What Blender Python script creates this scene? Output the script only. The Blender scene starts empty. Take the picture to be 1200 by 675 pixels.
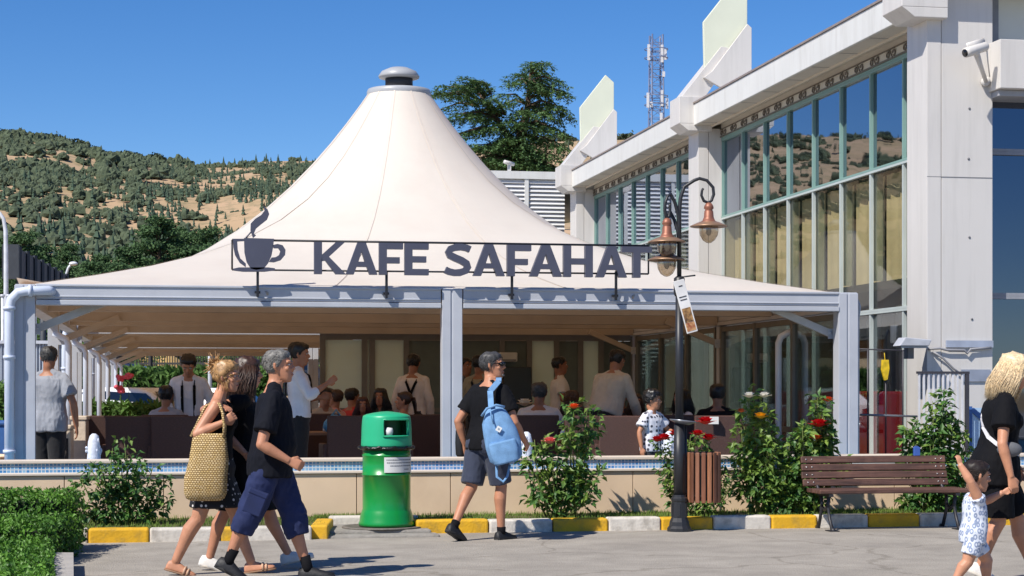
import bpy, bmesh, math, random
import numpy as np
from mathutils import Vector, Matrix, noise as mnoise
random.seed(7)
R = math.radians
V = Vector
PI = math.pi
sc = bpy.context.scene
COL = sc.collection

# ------------------------------------------------------------------ camera frame
YAW = math.atan(0.185)
CA, SA = math.cos(YAW), math.sin(YAW)
EYE = 1.42
FPX = 2150.0
HOR = 457.0

def W(px, Z, z=0.0):
    """world point seen at photo column px (1200 wide) at camera depth Z, height z"""
    r = (px - 600.0) / FPX * Z
    return V((r * CA + Z * SA, -r * SA + Z * CA, z))

def ZY(py, Z):
    """height seen at photo row py at camera depth Z"""
    return EYE + (HOR - py) / FPX * Z

def on_y(px, y):
    """world x and depth where column px meets the plane Y = y"""
    r = (px - 600.0) / FPX
    x = y * (SA + r * CA) / (CA - r * SA)
    return x, x * SA + y * CA

# ------------------------------------------------------------------ objects
OFF = {}

def link(name, data, parent=None):
    o = bpy.data.objects.new(name, data)
    COL.objects.link(o)
    if parent is not None:
        o.parent = parent
    return o

def tag(o, label=None, cat=None, group=None, kind=None):
    if label: o['label'] = label
    if cat: o['category'] = cat
    if group: o['group'] = group
    if kind: o['kind'] = kind
    return o

def thing(name, label, cat, loc=(0, 0, 0), rz=0.0, group=None):
    o = link(name, None)
    o.empty_display_size = 0.1
    o.location = loc
    o.rotation_euler = (0, 0, rz)
    OFF[o.name] = V(loc)
    return tag(o, label, cat, group)

def copy_tree(o, parent=None):
    c = o.copy()
    COL.objects.link(c)
    c.parent = parent
    for ch in list(o.children):
        copy_tree(ch, c)
    return c

class MB:
    def __init__(self):
        self.v = []; self.f = []; self.sm = []; self.mi = []
        self.cur = 0

    def add(self, verts, faces, smooth=False, M=None):
        b = len(self.v)
        if M is not None:
            verts = [M @ V(p) for p in verts]
        self.v.extend([tuple(p) for p in verts])
        self.f.extend([tuple(i + b for i in f) for f in faces])
        self.sm.extend([smooth] * len(faces))
        self.mi.extend([self.cur] * len(faces))
        return self

    def box(self, x0, x1, y0, y1, z0, z1, M=None):
        if x0 > x1: x0, x1 = x1, x0
        if y0 > y1: y0, y1 = y1, y0
        if z0 > z1: z0, z1 = z1, z0
        vs = [(x0, y0, z0), (x1, y0, z0), (x1, y1, z0), (x0, y1, z0), (x0, y0, z1), (x1, y0, z1), (x1, y1, z1), (x0, y1, z1)]
        fs = [(0, 3, 2, 1), (4, 5, 6, 7), (0, 1, 5, 4), (1, 2, 6, 5), (2, 3, 7, 6), (3, 0, 4, 7)]
        return self.add(vs, fs, False, M)

    def cbox(self, c, s, rz=0.0, M=None):
        m = Matrix.Translation(V(c)) @ Matrix.Rotation(rz, 4, 'Z')
        if M is not None: m = M @ m
        return self.box(-s[0] / 2, s[0] / 2, -s[1] / 2, s[1] / 2, -s[2] / 2, s[2] / 2, m)

    def loft(self, rings, cap=True, smooth=True, M=None):
        n = len(rings[0]); vs = []; fs = []
        for r in rings: vs.extend(r)
        for i in range(len(rings) - 1):
            for j in range(n):
                k = (j + 1) % n
                fs.append((i * n + j, i * n + k, (i + 1) * n + k, (i + 1) * n + j))
        if cap:
            fs.append(tuple(range(n - 1, -1, -1)))
            fs.append(tuple((len(rings) - 1) * n + j for j in range(n)))
        return self.add(vs, fs, smooth, M)

    def tube(self, pts, r, n=8, cap=True, smooth=True, flat=1.0, ref=None, M=None):
        pts = [V(p) for p in pts]
        if not isinstance(r, (list, tuple)): r = [r] * len(pts)
        rings = []
        prev = None
        for i, p in enumerate(pts):
            if i == 0: d = pts[1] - p
            elif i == len(pts) - 1: d = p - pts[i - 1]
            else: d = (pts[i + 1] - p).normalized() + (p - pts[i - 1]).normalized()
            if d.length < 1e-9: d = V((0, 0, 1))
            d.normalize()
            if prev is None:
                u = V(ref) if ref is not None else (V((0, 0, 1)) if abs(d.z) < 0.9 else V((1, 0, 0)))
                u = (u - d * u.dot(d))
                if u.length < 1e-6: u = d.orthogonal()
                u.normalize()
            else:
                u = prev - d * prev.dot(d)
                if u.length < 1e-6: u = d.orthogonal()
                u.normalize()
            prev = u
            w = d.cross(u)
            rings.append([p + u * (r[i] * math.cos(2 * PI * k / n)) + w * (r[i] * flat * math.sin(2 * PI * k / n)) for k in range(n)])
        return self.loft(rings, cap, smooth, M)

    def bar(self, a, b, w, h, up=(0, 0, 1), M=None):
        """rectangular bar from a to b; w across, h along up"""
        a = V(a); b = V(b); d = (b - a).normalized()
        u = V(up); u = u - d * u.dot(d)
        if u.length < 1e-6: u = d.orthogonal()
        u.normalize(); s = d.cross(u)
        rings = []
        for p in (a, b):
            rings.append([p + s * (w / 2) - u * (h / 2), p + s * (w / 2) + u * (h / 2), p - s * (w / 2) + u * (h / 2), p - s * (w / 2) - u * (h / 2)])
        return self.loft(rings, True, False, M)

    def lathe(self, prof, n=24, c=(0, 0, 0), M=None, smooth=True, cap=True):
        rings = [[(c[0] + r * math.cos(2 * PI * k / n), c[1] + r * math.sin(2 * PI * k / n), c[2] + z) for k in range(n)] for r, z in prof]
        return self.loft(rings, cap, smooth, M)

    def prism(self, poly, d0, d1, M=None, smooth=False):
        """polygon in XZ, extruded along Y from d0 to d1"""
        n = len(poly)
        ar = sum(poly[i][0] * poly[(i + 1) % n][1] - poly[(i + 1) % n][0] * poly[i][1] for i in range(n))
        if ar < 0: poly = poly[::-1]
        vs = [(x, d0, z) for x, z in poly] + [(x, d1, z) for x, z in poly]
        fs = [tuple(range(n)), tuple(range(2 * n - 1, n - 1, -1))]
        for i in range(n):
            j = (i + 1) % n
            fs.append((i, i + n, j + n, j))
        return self.add(vs, fs, smooth, M)

    def ball(self, c, rx, ry=None, rz=None, n=12, m=8, M=None, jit=0.0, rng=random):
        ry = rx if ry is None else ry; rz = rx if rz is None else rz
        rings = []
        for i in range(m + 1):
            t = -PI / 2 + PI * i / m
            cr = max(math.cos(t), 0.04)
            rings.append([(c[0] + rx * cr * math.cos(2 * PI * k / n) * (1 + jit * rng.uniform(-1, 1)), c[1] + ry * cr * math.sin(2 * PI * k / n) * (1 + jit * rng.uniform(-1, 1)), c[2] + rz * math.sin(t) * (1 + jit * rng.uniform(-.5, .5))) for k in range(n)])
        return self.loft(rings, True, True, M)

    def build(self, name, mats, parent=None, world=False, bevel=0.0, seg=2):
        if not isinstance(mats, (list, tuple)): mats = [mats]
        v = self.v
        if world and parent is not None:
            o = OFF.get(parent.name, V((0, 0, 0)))
            v = [(p[0] - o.x, p[1] - o.y, p[2] - o.z) for p in v]
        me = bpy.data.meshes.new(name)
        me.from_pydata(v, [], self.f)
        me.polygons.foreach_set('use_smooth', self.sm)
        me.polygons.foreach_set('material_index', self.mi)
        for m in mats: me.materials.append(m)
        me.update()
        ob = link(name, me, parent)
        if parent is not None and parent.name in OFF: OFF[ob.name] = OFF[parent.name]
        if bevel > 0:
            b = ob.modifiers.new('Bevel', 'BEVEL')
            b.width = bevel; b.segments = seg; b.limit_method = 'ANGLE'; b.angle_limit = R(40)
        return ob

# ------------------------------------------------------------------ materials
def lin(h):
    if isinstance(h, (tuple, list)): return tuple(h) + ((1.0,) if len(h) == 3 else ())
    h = h.lstrip('#')
    c = [int(h[i:i + 2], 16) / 255 for i in (0, 2, 4)]
    return tuple(x / 12.92 if x <= 0.04045 else ((x + 0.055) / 1.055) ** 2.4 for x in c) + (1.0,)

MATS = {}

def mat(name, col, rough=0.6, var=0.12, scale=6.0, bump=0.0, bscale=None, metal=0.0, spec=0.5, col2=None, detail=4.0, stretch=None, coat=0.0, sheen=0.0, transl=0.0, tcol=None, dirt=0.0, dcol=None, dscale=1.5, dstretch=None, crack=0.0):
    if name in MATS: return MATS[name]
    m = bpy.data.materials.new(name)
    m.use_nodes = True
    nt = m.node_tree; N = nt.nodes; L = nt.links
    b = N['Principled BSDF']
    c = lin(col)
    tc = N.new('ShaderNodeTexCoord')
    src = tc.outputs['Object']
    if stretch is not None:
        mp = N.new('ShaderNodeMapping'); mp.inputs['Scale'].default_value = stretch
        L.new(src, mp.inputs['Vector']); src = mp.outputs['Vector']
    nz = N.new('ShaderNodeTexNoise'); nz.inputs['Scale'].default_value = scale; nz.inputs['Detail'].default_value = detail
    L.new(src, nz.inputs['Vector'])
    rp = N.new('ShaderNodeValToRGB')
    rp.color_ramp.elements[0].position = 0.3; rp.color_ramp.elements[1].position = 0.7
    if col2 is not None:
        rp.color_ramp.elements[0].color = lin(col2); rp.color_ramp.elements[1].color = c
    else:
        rp.color_ramp.elements[0].color = tuple(x * (1 - var) for x in c[:3]) + (1,)
        rp.color_ramp.elements[1].color = tuple(min(1, x * (1 + var)) for x in c[:3]) + (1,)
    L.new(nz.outputs['Fac'], rp.inputs['Fac'])
    out = rp.outputs['Color']
    if dirt > 0:
        n2 = N.new('ShaderNodeTexNoise'); n2.inputs['Scale'].default_value = dscale; n2.inputs['Detail'].default_value = 8; n2.inputs['Roughness'].default_value = 0.65
        if dstretch is not None:
            mp2 = N.new('ShaderNodeMapping'); mp2.inputs['Scale'].default_value = dstretch; L.new(tc.outputs['Object'], mp2.inputs['Vector']); L.new(mp2.outputs['Vector'], n2.inputs['Vector'])
        else:
            L.new(tc.outputs['Object'], n2.inputs['Vector'])
        r2 = N.new('ShaderNodeValToRGB'); r2.color_ramp.elements[0].position = 0.48; r2.color_ramp.elements[1].position = 0.72
        r2.color_ramp.elements[0].color = (0, 0, 0, 1); r2.color_ramp.elements[1].color = (dirt, dirt, dirt, 1)
        L.new(n2.outputs['Fac'], r2.inputs['Fac'])
        mx = N.new('ShaderNodeMix'); mx.data_type = 'RGBA'
        L.new(r2.outputs['Color'], mx.inputs['Factor']); L.new(out, mx.inputs['A'])
        mx.inputs['B'].default_value = lin(dcol) if dcol else tuple(x * 0.45 for x in c[:3]) + (1,)
        out = mx.outputs['Result']
    if crack > 0:
        vo = N.new('ShaderNodeTexVoronoi'); vo.feature = 'DISTANCE_TO_EDGE'; vo.inputs['Scale'].default_value = crack
        nw = N.new('ShaderNodeTexNoise'); nw.inputs['Scale'].default_value = 2.2; nw.inputs['Detail'].default_value = 6; L.new(tc.outputs['Object'], nw.inputs['Vector'])
        va = N.new('ShaderNodeVectorMath'); va.operation = 'MULTIPLY_ADD'; va.inputs[1].default_value = (.7, .7, 0); L.new(nw.outputs['Color'], va.inputs[0]); L.new(tc.outputs['Object'], va.inputs[2]); L.new(va.outputs[0], vo.inputs['Vector'])
        r3 = N.new('ShaderNodeValToRGB'); r3.color_ramp.elements[0].position = 0.002; r3.color_ramp.elements[0].color = (.74, .73, .71, 1); r3.color_ramp.elements[1].position = 0.007; r3.color_ramp.elements[1].color = (1, 1, 1, 1)
        L.new(vo.outputs['Distance'], r3.inputs['Fac'])
        n4 = N.new('ShaderNodeTexNoise'); n4.inputs['Scale'].default_value = 160; n4.inputs['Detail'].default_value = 2; L.new(tc.outputs['Object'], n4.inputs['Vector'])
        r4 = N.new('ShaderNodeValToRGB'); r4.color_ramp.elements[0].position = .30; r4.color_ramp.elements[0].color = (.72, .71, .70, 1); r4.color_ramp.elements[1].position = .5; r4.color_ramp.elements[1].color = (1.04, 1.04, 1.03, 1); L.new(n4.outputs['Fac'], r4.inputs['Fac'])
        for rr in (r3, r4):
            m3 = N.new('ShaderNodeMix'); m3.data_type = 'RGBA'; m3.blend_type = 'MULTIPLY'; m3.inputs['Factor'].default_value = 1.0
            L.new(out, m3.inputs['A']); L.new(rr.outputs['Color'], m3.inputs['B']); out = m3.outputs['Result']
    L.new(out, b.inputs['Base Color'])
    b.inputs['Roughness'].default_value = rough
    b.inputs['Metallic'].default_value = metal
    b.inputs['Specular IOR Level'].default_value = spec
    if coat: b.inputs['Coat Weight'].default_value = coat; b.inputs['Coat Roughness'].default_value = 0.1
    if sheen: b.inputs['Sheen Weight'].default_value = sheen
    if bump > 0:
        n3 = N.new('ShaderNodeTexNoise'); n3.inputs['Scale'].default_value = bscale or scale * 4; n3.inputs['Detail'].default_value = 5
        L.new(src, n3.inputs['Vector'])
        bp = N.new('ShaderNodeBump'); bp.inputs['Strength'].default_value = min(1.0, bump); bp.inputs['Distance'].default_value = 0.02
        L.new(n3.outputs['Fac'], bp.inputs['Height']); L.new(bp.outputs['Normal'], b.inputs['Normal'])
    if transl > 0:
        tr = N.new('ShaderNodeBsdfTranslucent')
        if tcol: tr.inputs['Color'].default_value = lin(tcol)
        else: L.new(out, tr.inputs['Color'])
        ms = N.new('ShaderNodeMixShader'); ms.inputs['Fac'].default_value = transl
        L.new(b.outputs['BSDF'], ms.inputs[1]); L.new(tr.outputs['BSDF'], ms.inputs[2])
        L.new(ms.outputs['Shader'], N['Material Output'].inputs['Surface'])
    MATS[name] = m
    return m

def glass_mat(name, tint, refl=0.35, rough=0.02, gcol=(0.9, 0.95, 1.0), fres=True, wave=0.0, power=3.2):
    if name in MATS: return MATS[name]
    m = bpy.data.materials.new(name); m.use_nodes = True
    nt = m.node_tree; N = nt.nodes; L = nt.links
    N.remove(N['Principled BSDF'])
    t = N.new('ShaderNodeBsdfTransparent'); t.inputs['Color'].default_value = lin(tint)
    g = N.new('ShaderNodeBsdfGlossy'); g.inputs['Roughness'].default_value = rough; g.inputs['Color'].default_value = tuple(gcol) + (1,)
    ms = N.new('ShaderNodeMixShader')
    if fres:
        lw = N.new('ShaderNodeLayerWeight'); lw.inputs['Blend'].default_value = 0.5
        pw = N.new('ShaderNodeMath'); pw.operation = 'POWER'; pw.inputs[1].default_value = power; L.new(lw.outputs['Facing'], pw.inputs[0])
        mr = N.new('ShaderNodeMapRange'); mr.inputs['To Min'].default_value = refl; mr.inputs['To Max'].default_value = 1.0
        L.new(pw.outputs[0], mr.inputs['Value']); L.new(mr.outputs['Result'], ms.inputs['Fac'])
    else:
        ms.inputs['Fac'].default_value = refl
    if wave > 0:
        tc = N.new('ShaderNodeTexCoord'); nz = N.new('ShaderNodeTexNoise'); nz.inputs['Scale'].default_value = 0.9
        L.new(tc.outputs['Object'], nz.inputs['Vector'])
        bp = N.new('ShaderNodeBump'); bp.inputs['Strength'].default_value = wave; bp.inputs['Distance'].default_value = 0.05
        L.new(nz.outputs['Fac'], bp.inputs['Height']); L.new(bp.outputs['Normal'], g.inputs['Normal'])
    L.new(t.outputs['BSDF'], ms.inputs[1]); L.new(g.outputs['BSDF'], ms.inputs[2])
    L.new(ms.outputs['Shader'], N['Material Output'].inputs['Surface'])
    MATS[name] = m
    return m

def smooth01(t):
    t = max(0.0, min(1.0, t)); return t * t * (3 - 2 * t)

def lerp(a, b, t): return a + (b - a) * t

def interp(x, xs, ys):
    return float(np.interp(x, xs, ys))

# leaf scatter: a pointed, slightly folded leaf blade
def leaf(mb, p, d, n, L, w, curl=0.25):
    d = V(d).normalized(); n = V(n); n = n - d * n.dot(d)
    if n.length < 1e-5: n = d.orthogonal()
    n.normalize(); s = d.cross(n)
    p = V(p)
    a = p; m1 = p + d * (L * 0.45) + s * (w / 2) + n * (w * curl); m2 = p + d * (L * 0.45) - s * (w / 2) + n * (w * curl)
    c = p + d * (L * 0.5); e = p + d * L - n * (L * curl * 0.6)
    mb.add([a, m1, e, m2, c], [(0, 4, 1), (1, 4, 2), (0, 3, 4), (3, 2, 4)], False)

def rdir(rng=random):
    z = rng.uniform(-1, 1); t = rng.uniform(0, 2 * PI); r = math.sqrt(1 - z * z)
    return V((r * math.cos(t), r * math.sin(t), z))
# ------------------------------------------------------------------ people
def remesh(mb, name, mats, parent, voxel=0.012, smooth_it=4, wrinkle=0.0, wfreq=9.0, wdir=(1, 1, 0.35), seed=0):
    me = bpy.data.meshes.new('tmp'); me.from_pydata([tuple(p) for p in mb.v], [], mb.f); me.update()
    o = link('tmp', me)
    md = o.modifiers.new('r', 'REMESH'); md.mode = 'VOXEL'; md.voxel_size = voxel; md.use_smooth_shade = True
    s = o.modifiers.new('s', 'SMOOTH'); s.factor = 0.5; s.iterations = smooth_it
    dg = bpy.context.evaluated_depsgraph_get(); dg.update()
    nm = bpy.data.meshes.new_from_object(o.evaluated_get(dg))
    bpy.data.objects.remove(o); bpy.data.meshes.remove(me)
    nm.name = name
    if wrinkle > 0:
        sv = V((seed * 3.1, seed * 1.7, seed * 5.3))
        nv = len(nm.vertices)
        nrm = np.empty(nv * 3, 'f'); nm.vertices.foreach_get('normal', nrm); nrm = nrm.reshape(-1, 3)
        co = np.empty(nv * 3, 'f'); nm.vertices.foreach_get('co', co); co = co.reshape(-1, 3)
        for i in range(nv):
            q = V((co[i][0] * wdir[0], co[i][1] * wdir[1], co[i][2] * wdir[2])) * wfreq + sv
            a = mnoise.noise(q); b = mnoise.noise(q * 2.3 + V((5, 1, 2)))
            co[i] += nrm[i] * wrinkle * (a * 1.0 + (0.5 - abs(b)) * 0.9)
        nm.vertices.foreach_set('co', co.reshape(-1))
    nm.polygons.foreach_set('use_smooth', [True] * len(nm.polygons))
    nm.materials.clear()
    for m in (mats if isinstance(mats, (list, tuple)) else [mats]): nm.materials.append(m)
    nm.update()
    ob = link(name, nm, parent)
    if parent.name in OFF: OFF[ob.name] = OFF[parent.name]
    return ob

def ell(c, ax, ay, hw, hd, n=24, e=0.85):
    """ellipse ring: ax forward axis, ay left axis"""
    out = []
    for k in range(n):
        t = 2 * PI * k / n
        cx, sx = math.cos(t), math.sin(t)
        x = math.copysign(abs(cx) ** e, cx) * hd; y = math.copysign(abs(sx) ** e, sx) * hw
        out.append(c + ax * x + ay * y)
    return out

TORSO_M = [(-0.10, .105, .075, 0), (-0.04, .160, .112, -.005), (0.03, .168, .118, -.005), (0.12, .158, .110, .005), (0.21, .158, .110, .008), (0.31, .176, .120, .008), (0.40, .188, .115, 0), (0.47, .178, .092, -.008), (0.515, .115, .070, -.008), (0.555, .062, .062, 0), (0.60, .056, .058, .008)]
TORSO_F = [(-0.10, .110, .080, 0), (-0.04, .172, .120, -.008), (0.03, .170, .118, -.008), (0.12, .142, .102, .004), (0.20, .132, .096, .006), (0.30, .148, .108, .008), (0.39, .160, .104, 0), (0.46, .150, .082, -.008), (0.505, .098, .062, -.008), (0.545, .052, .054, 0), (0.60, .047, .050, .008)]
HEAD = [(0.0, .082, .036, .026), (.012, .092, .012, .040), (.03, .094, -.010, .050), (.055, .095, -.035, .058), (.085, .094, -.070, .066), (.11, .091, -.090, .071), (.135, .087, -.100, .0745), (.16, .090, -.104, .076), (.185, .084, -.100, .074), (.205, .070, -.088, .066), (.220, .048, -.065, .050), (.230, .020, -.036, .030)]

def head_rings(fr, k, infl=0.0, zmin=-1, n=28):
    rings = []
    for z, f, b, hw in HEAD:
        if z < zmin: continue
        c = (f + b) / 2; hd = (f - b) / 2
        rings.append([fr(k * (c + (hd + infl) * math.copysign(abs(math.cos(t)) ** .92, math.cos(t))), k * ((hw + infl) * math.copysign(abs(math.sin(t)) ** .92, math.sin(t))), k * (z + (infl if z > .2 else 0))) for t in [2 * PI * j / n for j in range(n)]])
    return rings

class Person:
    def __init__(s, label, loc, rz, h=1.75, sex='m', skin='#b98363', pose=None, hips=None, lean=0.0, side=0.0, twist=0.0, head=(0, 0, 0), headscale=1.0, build=1.0, belly=0.0, vox=0.012, group=None, curl=(0.5, 0.5), hands=True, neckfwd=0.0, foot=(0, 0), toe=(0, 0), name='person', fat=1.0):
        s.fat = fat
        """pose joints in local metres: x forward, y left, z up"""
        s.k = k = h / 1.75; s.h = h; s.sex = sex; s.vox = vox; s.bw = build
        s.root = thing(name, label, 'person', loc, rz, group)
        p = dict(pose or {})
        s.hip = V(hips) if hips else V((0, 0, .925 * k))
        s.up = V((math.sin(R(lean)), -math.sin(R(side)), math.cos(R(lean)))).normalized()
        L0 = V((0, 1, 0))
        Lt = V((-math.sin(R(twist)), math.cos(R(twist)), 0)); Lt = (Lt - s.up * Lt.dot(s.up)).normalized()
        L0 = (L0 - s.up * L0.dot(s.up)).normalized()
        s.L0, s.L1 = L0, Lt
        s.belly = belly
        sw = (.163 if sex == 'm' else .146) * build * k
        s.sh = {'L': s.hip + s.up * (.470 * k) + Lt * sw, 'R': s.hip + s.up * (.470 * k) - Lt * sw}
        s.hj = {'L': s.hip + L0 * (.088 * k) - V((0, 0, .01 * k)), 'R': s.hip - L0 * (.088 * k) - V((0, 0, .01 * k))}
        d = {}
        for q, sg in (('L', 1), ('R', -1)):
            d['el' + q] = s.sh[q] + V((-.03, sg * .085, -.275)) * k
            d['wr' + q] = d['el' + q] + V((.06, sg * .005, -.25)) * k
            d['kn' + q] = s.hj[q] + V((.01, 0, -.425)) * k
            d['an' + q] = V((s.hj[q].x, s.hj[q].y, .085 * k))
        for a, b in p.items(): d[a] = V(b)
        s.j = d
        s.foot = {'L': (foot[0], toe[0]), 'R': (foot[1], toe[1])}
        s.curl = {'L': curl[0], 'R': curl[1]}
        nb = s.hip + s.up * (.560 * k)
        s.ho = nb + (s.up * .6 + V((0, 0, .4))).normalized() * (.028 * k) + s.face_dir(0) * (neckfwd * k) 
        yaw, pit, rol = head
        s.HM = Matrix.Rotation(R(yaw), 3, 'Z') @ Matrix.Rotation(R(pit), 3, 'Y') @ Matrix.Rotation(R(rol), 3, 'X')
        s.hk = k * headscale * 1.04
        s.nb = nb
        skin_m = mat('skin_' + skin.strip('#'), skin, rough=.5, var=.13, scale=11, bump=.06, bscale=120, spec=.4)
        s.skin = skin_m
        s.build_body(hands)

    def face_dir(s, dz):
        f = s.L1.cross(s.up); f.z = dz
        return f.normalized()

    def fr(s, x, y, z):
        return s.ho + s.HM @ V((x, y, z))

    def torso_ring(s, sec, infl=0.0, n=24):
        u, hw, hd, off = sec; k = s.k
        t = smooth01((u + .05) / .5)
        L = (s.L0 * (1 - t) + s.L1 * t).normalized(); F = L.cross(s.up).normalized()
        b = s.bw if u < .5 else 1.0
        bel = s.belly * math.exp(-((u - .14) / .12) ** 2)
        c = s.hip + s.up * (u * k) + F * ((off + bel * .6) * k)
        return ell(c, F, L, (hw * b + bel * .35) * k + infl, (hd * b + bel) * k + infl, n)

    def build_body(s, hands):
        k = s.k; mb = MB(); j = s.j
        T = TORSO_M if s.sex == 'm' else TORSO_F
        mb.loft([s.torso_ring(x) for x in T])
        # neck
        mb.tube([s.nb - s.up * (.06 * k), s.nb, s.ho + s.HM @ V((-.02, 0, .03)) * s.hk, s.ho + s.HM @ V((-.025, 0, .10)) * s.hk], [.066 * k, .058 * k, .054 * s.hk, .054 * s.hk] if s.sex == 'm' else [.056 * k, .050 * k, .047 * s.hk, .048 * s.hk], n=14)
        F = s.L1.cross(s.up).normalized()
        if s.sex == 'f':
            for sg in (1, -1): mb.ball(s.hip + s.up * (.335 * k) + F * (.085 * k) + s.L1 * (sg * .07 * k), .062 * k, .06 * k, .06 * k)
        for sg in (1, -1): mb.ball(s.hip - s.up * (.035 * k) - F * (.055 * k) + s.L0 * (sg * .075 * k), .085 * k, .085 * k, .095 * k)
        m = (1.0 if s.sex == 'm' else .88) * s.fat
        for sg in (1, -1):
            q = 'L' if sg > 0 else 'R'
            mb.tube([s.nb + s.up * (.02 * k), s.nb.lerp(s.sh[q], .5) - s.up * (.005 * k), s.sh[q]], [.045 * k, .046 * k, .045 * k], n=12)
        for q in 'LR':
            a, e, w = s.sh[q], j['el' + q], j['wr' + q]
            mb.ball(a, .058 * k * m, .058 * k * m, .060 * k * m)
            mb.tube([a, a.lerp(e, .3), a.lerp(e, .6), e], [.055 * k * m, .053 * k * m, .047 * k * m, .040 * k * m], n=14)
            mb.ball(e, .041 * k * m)
            mb.tube([e, e.lerp(w, .25), e.lerp(w, .6), w], [.040 * k * m, .044 * k * m, .036 * k * m, .027 * k * m], n=14)
            h, kn, an = s.hj[q], j['kn' + q], j['an' + q]
            mb.tube([h + (h - kn).normalized() * .03 * k, h.lerp(kn, .25), h.lerp(kn, .6), kn], [.088 * k, .088 * k * s.fat, .070 * k * s.fat, .054 * k * s.fat], n=16)
            mb.ball(kn, .056 * k * s.fat)
            sh = (an - kn); bk = V((-1, 0, 0)); bk = (bk - sh.normalized() * bk.dot(sh.normalized())).normalized()
            mb.tube([kn, kn.lerp(an, .28) + bk * .018 * k, kn.lerp(an, .6) + bk * .010 * k, an], [.053 * k * s.fat, .058 * k * s.fat, .044 * k * s.fat, .034 * k * s.fat], n=16)
            mb.ball(an, .036 * k)
            s.foot_loft(mb, q, 0.0)
            if hands: s.hand(mb, q)
        # head
        hk = s.hk
        fr = lambda x, y, z: s.fr(x, y, z)
        mb.loft(head_rings(fr, hk))
        def P(x, y, z): return s.fr(x * hk, y * hk, z * hk)
        mb.tube([P(.080, 0, .138), P(.097, 0, .118), P(.112, 0, .100), P(.100, 0, .088)], [.010 * hk, .012 * hk, .0155 * hk, .011 * hk], n=10)
        for sg in (1, -1):
            mb.tube([P(.095, sg * .012, .093), P(.088, sg * .015, .093)], [.011 * hk, .011 * hk], n=8)
            mb.tube([P(.086, sg * .012, .148), P(.088, sg * .035, .150), P(.074, sg * .060, .144)], [.010 * hk, .011 * hk, .008 * hk], n=8)
            mb.tube([P(-.002, sg * .073, .085), P(-.010, sg * .082, .11), P(-.012, sg * .084, .135), P(.002, sg * .076, .14)], [.009 * hk, .014 * hk, .014 * hk, .008 * hk], n=8)
            mb.ball(P(.068, sg * .042, .098), .020 * hk)
        mb.tube([P(.088, .022, .060), P(.099, 0, .063), P(.088, -.022, .060)], [.006 * hk, .0085 * hk, .006 * hk], n=8)
        mb.tube([P(.086, .018, .048), P(.097, 0, .047), P(.086, -.018, .048)], [.006 * hk, .009 * hk, .006 * hk], n=8)
        s.body = remesh(mb, 'body', s.skin, s.root, s.vox, 2 if s.vox < .008 else 3)
        if s.vox < .013:
            em = mat('eye_dark', '#20150f', rough=.2)
            ew = mat('eye_white', '#cfc6bd', rough=.3)
            for sg in (1, -1):
                e = MB(); e.ball(P(.0835, sg * .032, .128), .012 * hk, .014 * hk, .0065 * hk, 10, 6)
                o = e.build('eye', ew, s.root)
                e = MB(); e.ball(P(.092, sg * .033, .128), .0045 * hk, .007 * hk, .006 * hk, 8, 6)
                e.build('iris', em, o)
            lm = mat('lip_' + s.sex, '#8f4f45' if s.sex == 'f' else '#8c5a4c', rough=.45)
            e = MB(); e.tube([P(.092, .020, .0545), P(.1035, 0, .055), P(.092, -.020, .0545)], [.0035 * hk, .006 * hk, .0035 * hk], n=6)
            e.build('mouth', lm, s.root)

    def foot_loft(s, mb, q, infl, shoe=False):
        k = s.k; an = s.j['an' + q]; pit, yaw = s.foot[q]
        M3 = Matrix.Rotation(R(yaw), 3, 'Z') @ Matrix.Rotation(R(pit), 3, 'Y')
        f = .94 if s.sex == 'f' else 1.0
        S = [(-.066, .018, .040), (-.055, .030, .07), (-.01, .034, .085), (.05, .037, .072), (.10, .044, .050), (.15, .042, .036), (.178, .030, .028), (.192, .012, .020)]
        rings = []
        for x, hw, ht in S:
            hw = hw * f + infl; z0 = -.082 - infl * .6; z1 = -.082 + ht + infl
            pts = [(0, hw, z0 + .2 * (z1 - z0)), (0, hw * .85, z0 + .62 * (z1 - z0)), (0, hw * .5, z0 + .92 * (z1 - z0)), (0, 0, z1), (0, -hw * .5, z0 + .92 * (z1 - z0)), (0, -hw * .85, z0 + .62 * (z1 - z0)), (0, -hw, z0 + .2 * (z1 - z0)), (0, -hw * .92, z0), (0, -hw * .4, z0), (0, hw * .4, z0), (0, hw * .92, z0)]
            xx = x + (math.copysign(infl, x) if (x < -.05 or x > .17) else 0)
            rings.append([an + M3 @ V((xx * k, a[1] * k, a[2] * k)) for a in pts])
        mb.loft(rings[::-1])
        return M3

    def hand(s, mb, q):
        k = s.k; w = s.j['wr' + q]; e = s.j['el' + q]
        d = (w - e).normalized()
        hd = s.j.get('hd' + q)
        if hd is not None: d = V(hd).normalized()
        sg = 1 if q == 'L' else -1
        pn = s.j.get('pn' + q)
        pn = V(pn) if pn is not None else V((0, -sg, 0)) + V((-.3, 0, 0))
        pn = (pn - d * pn.dot(d)).normalized()
        ac = d.cross(pn)          # across: towards thumb side chosen below
        if ac.dot(V((1, 0, 0.3))) < 0: ac = -ac
        th = s.j.get('th' + q)
        if th is not None and ac.dot(V(th)) < 0: ac = -ac
        rings = []
        for t, hw, ht in ((-.01, .026, .020), (.02, .033, .017), (.06, .041, .015), (.088, .042, .012)):
            rings.append(ell(w + d * (t * k), ac, pn, ht * k, hw * k, 12))
        mb.loft(rings)
        c = s.curl[q]
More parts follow.
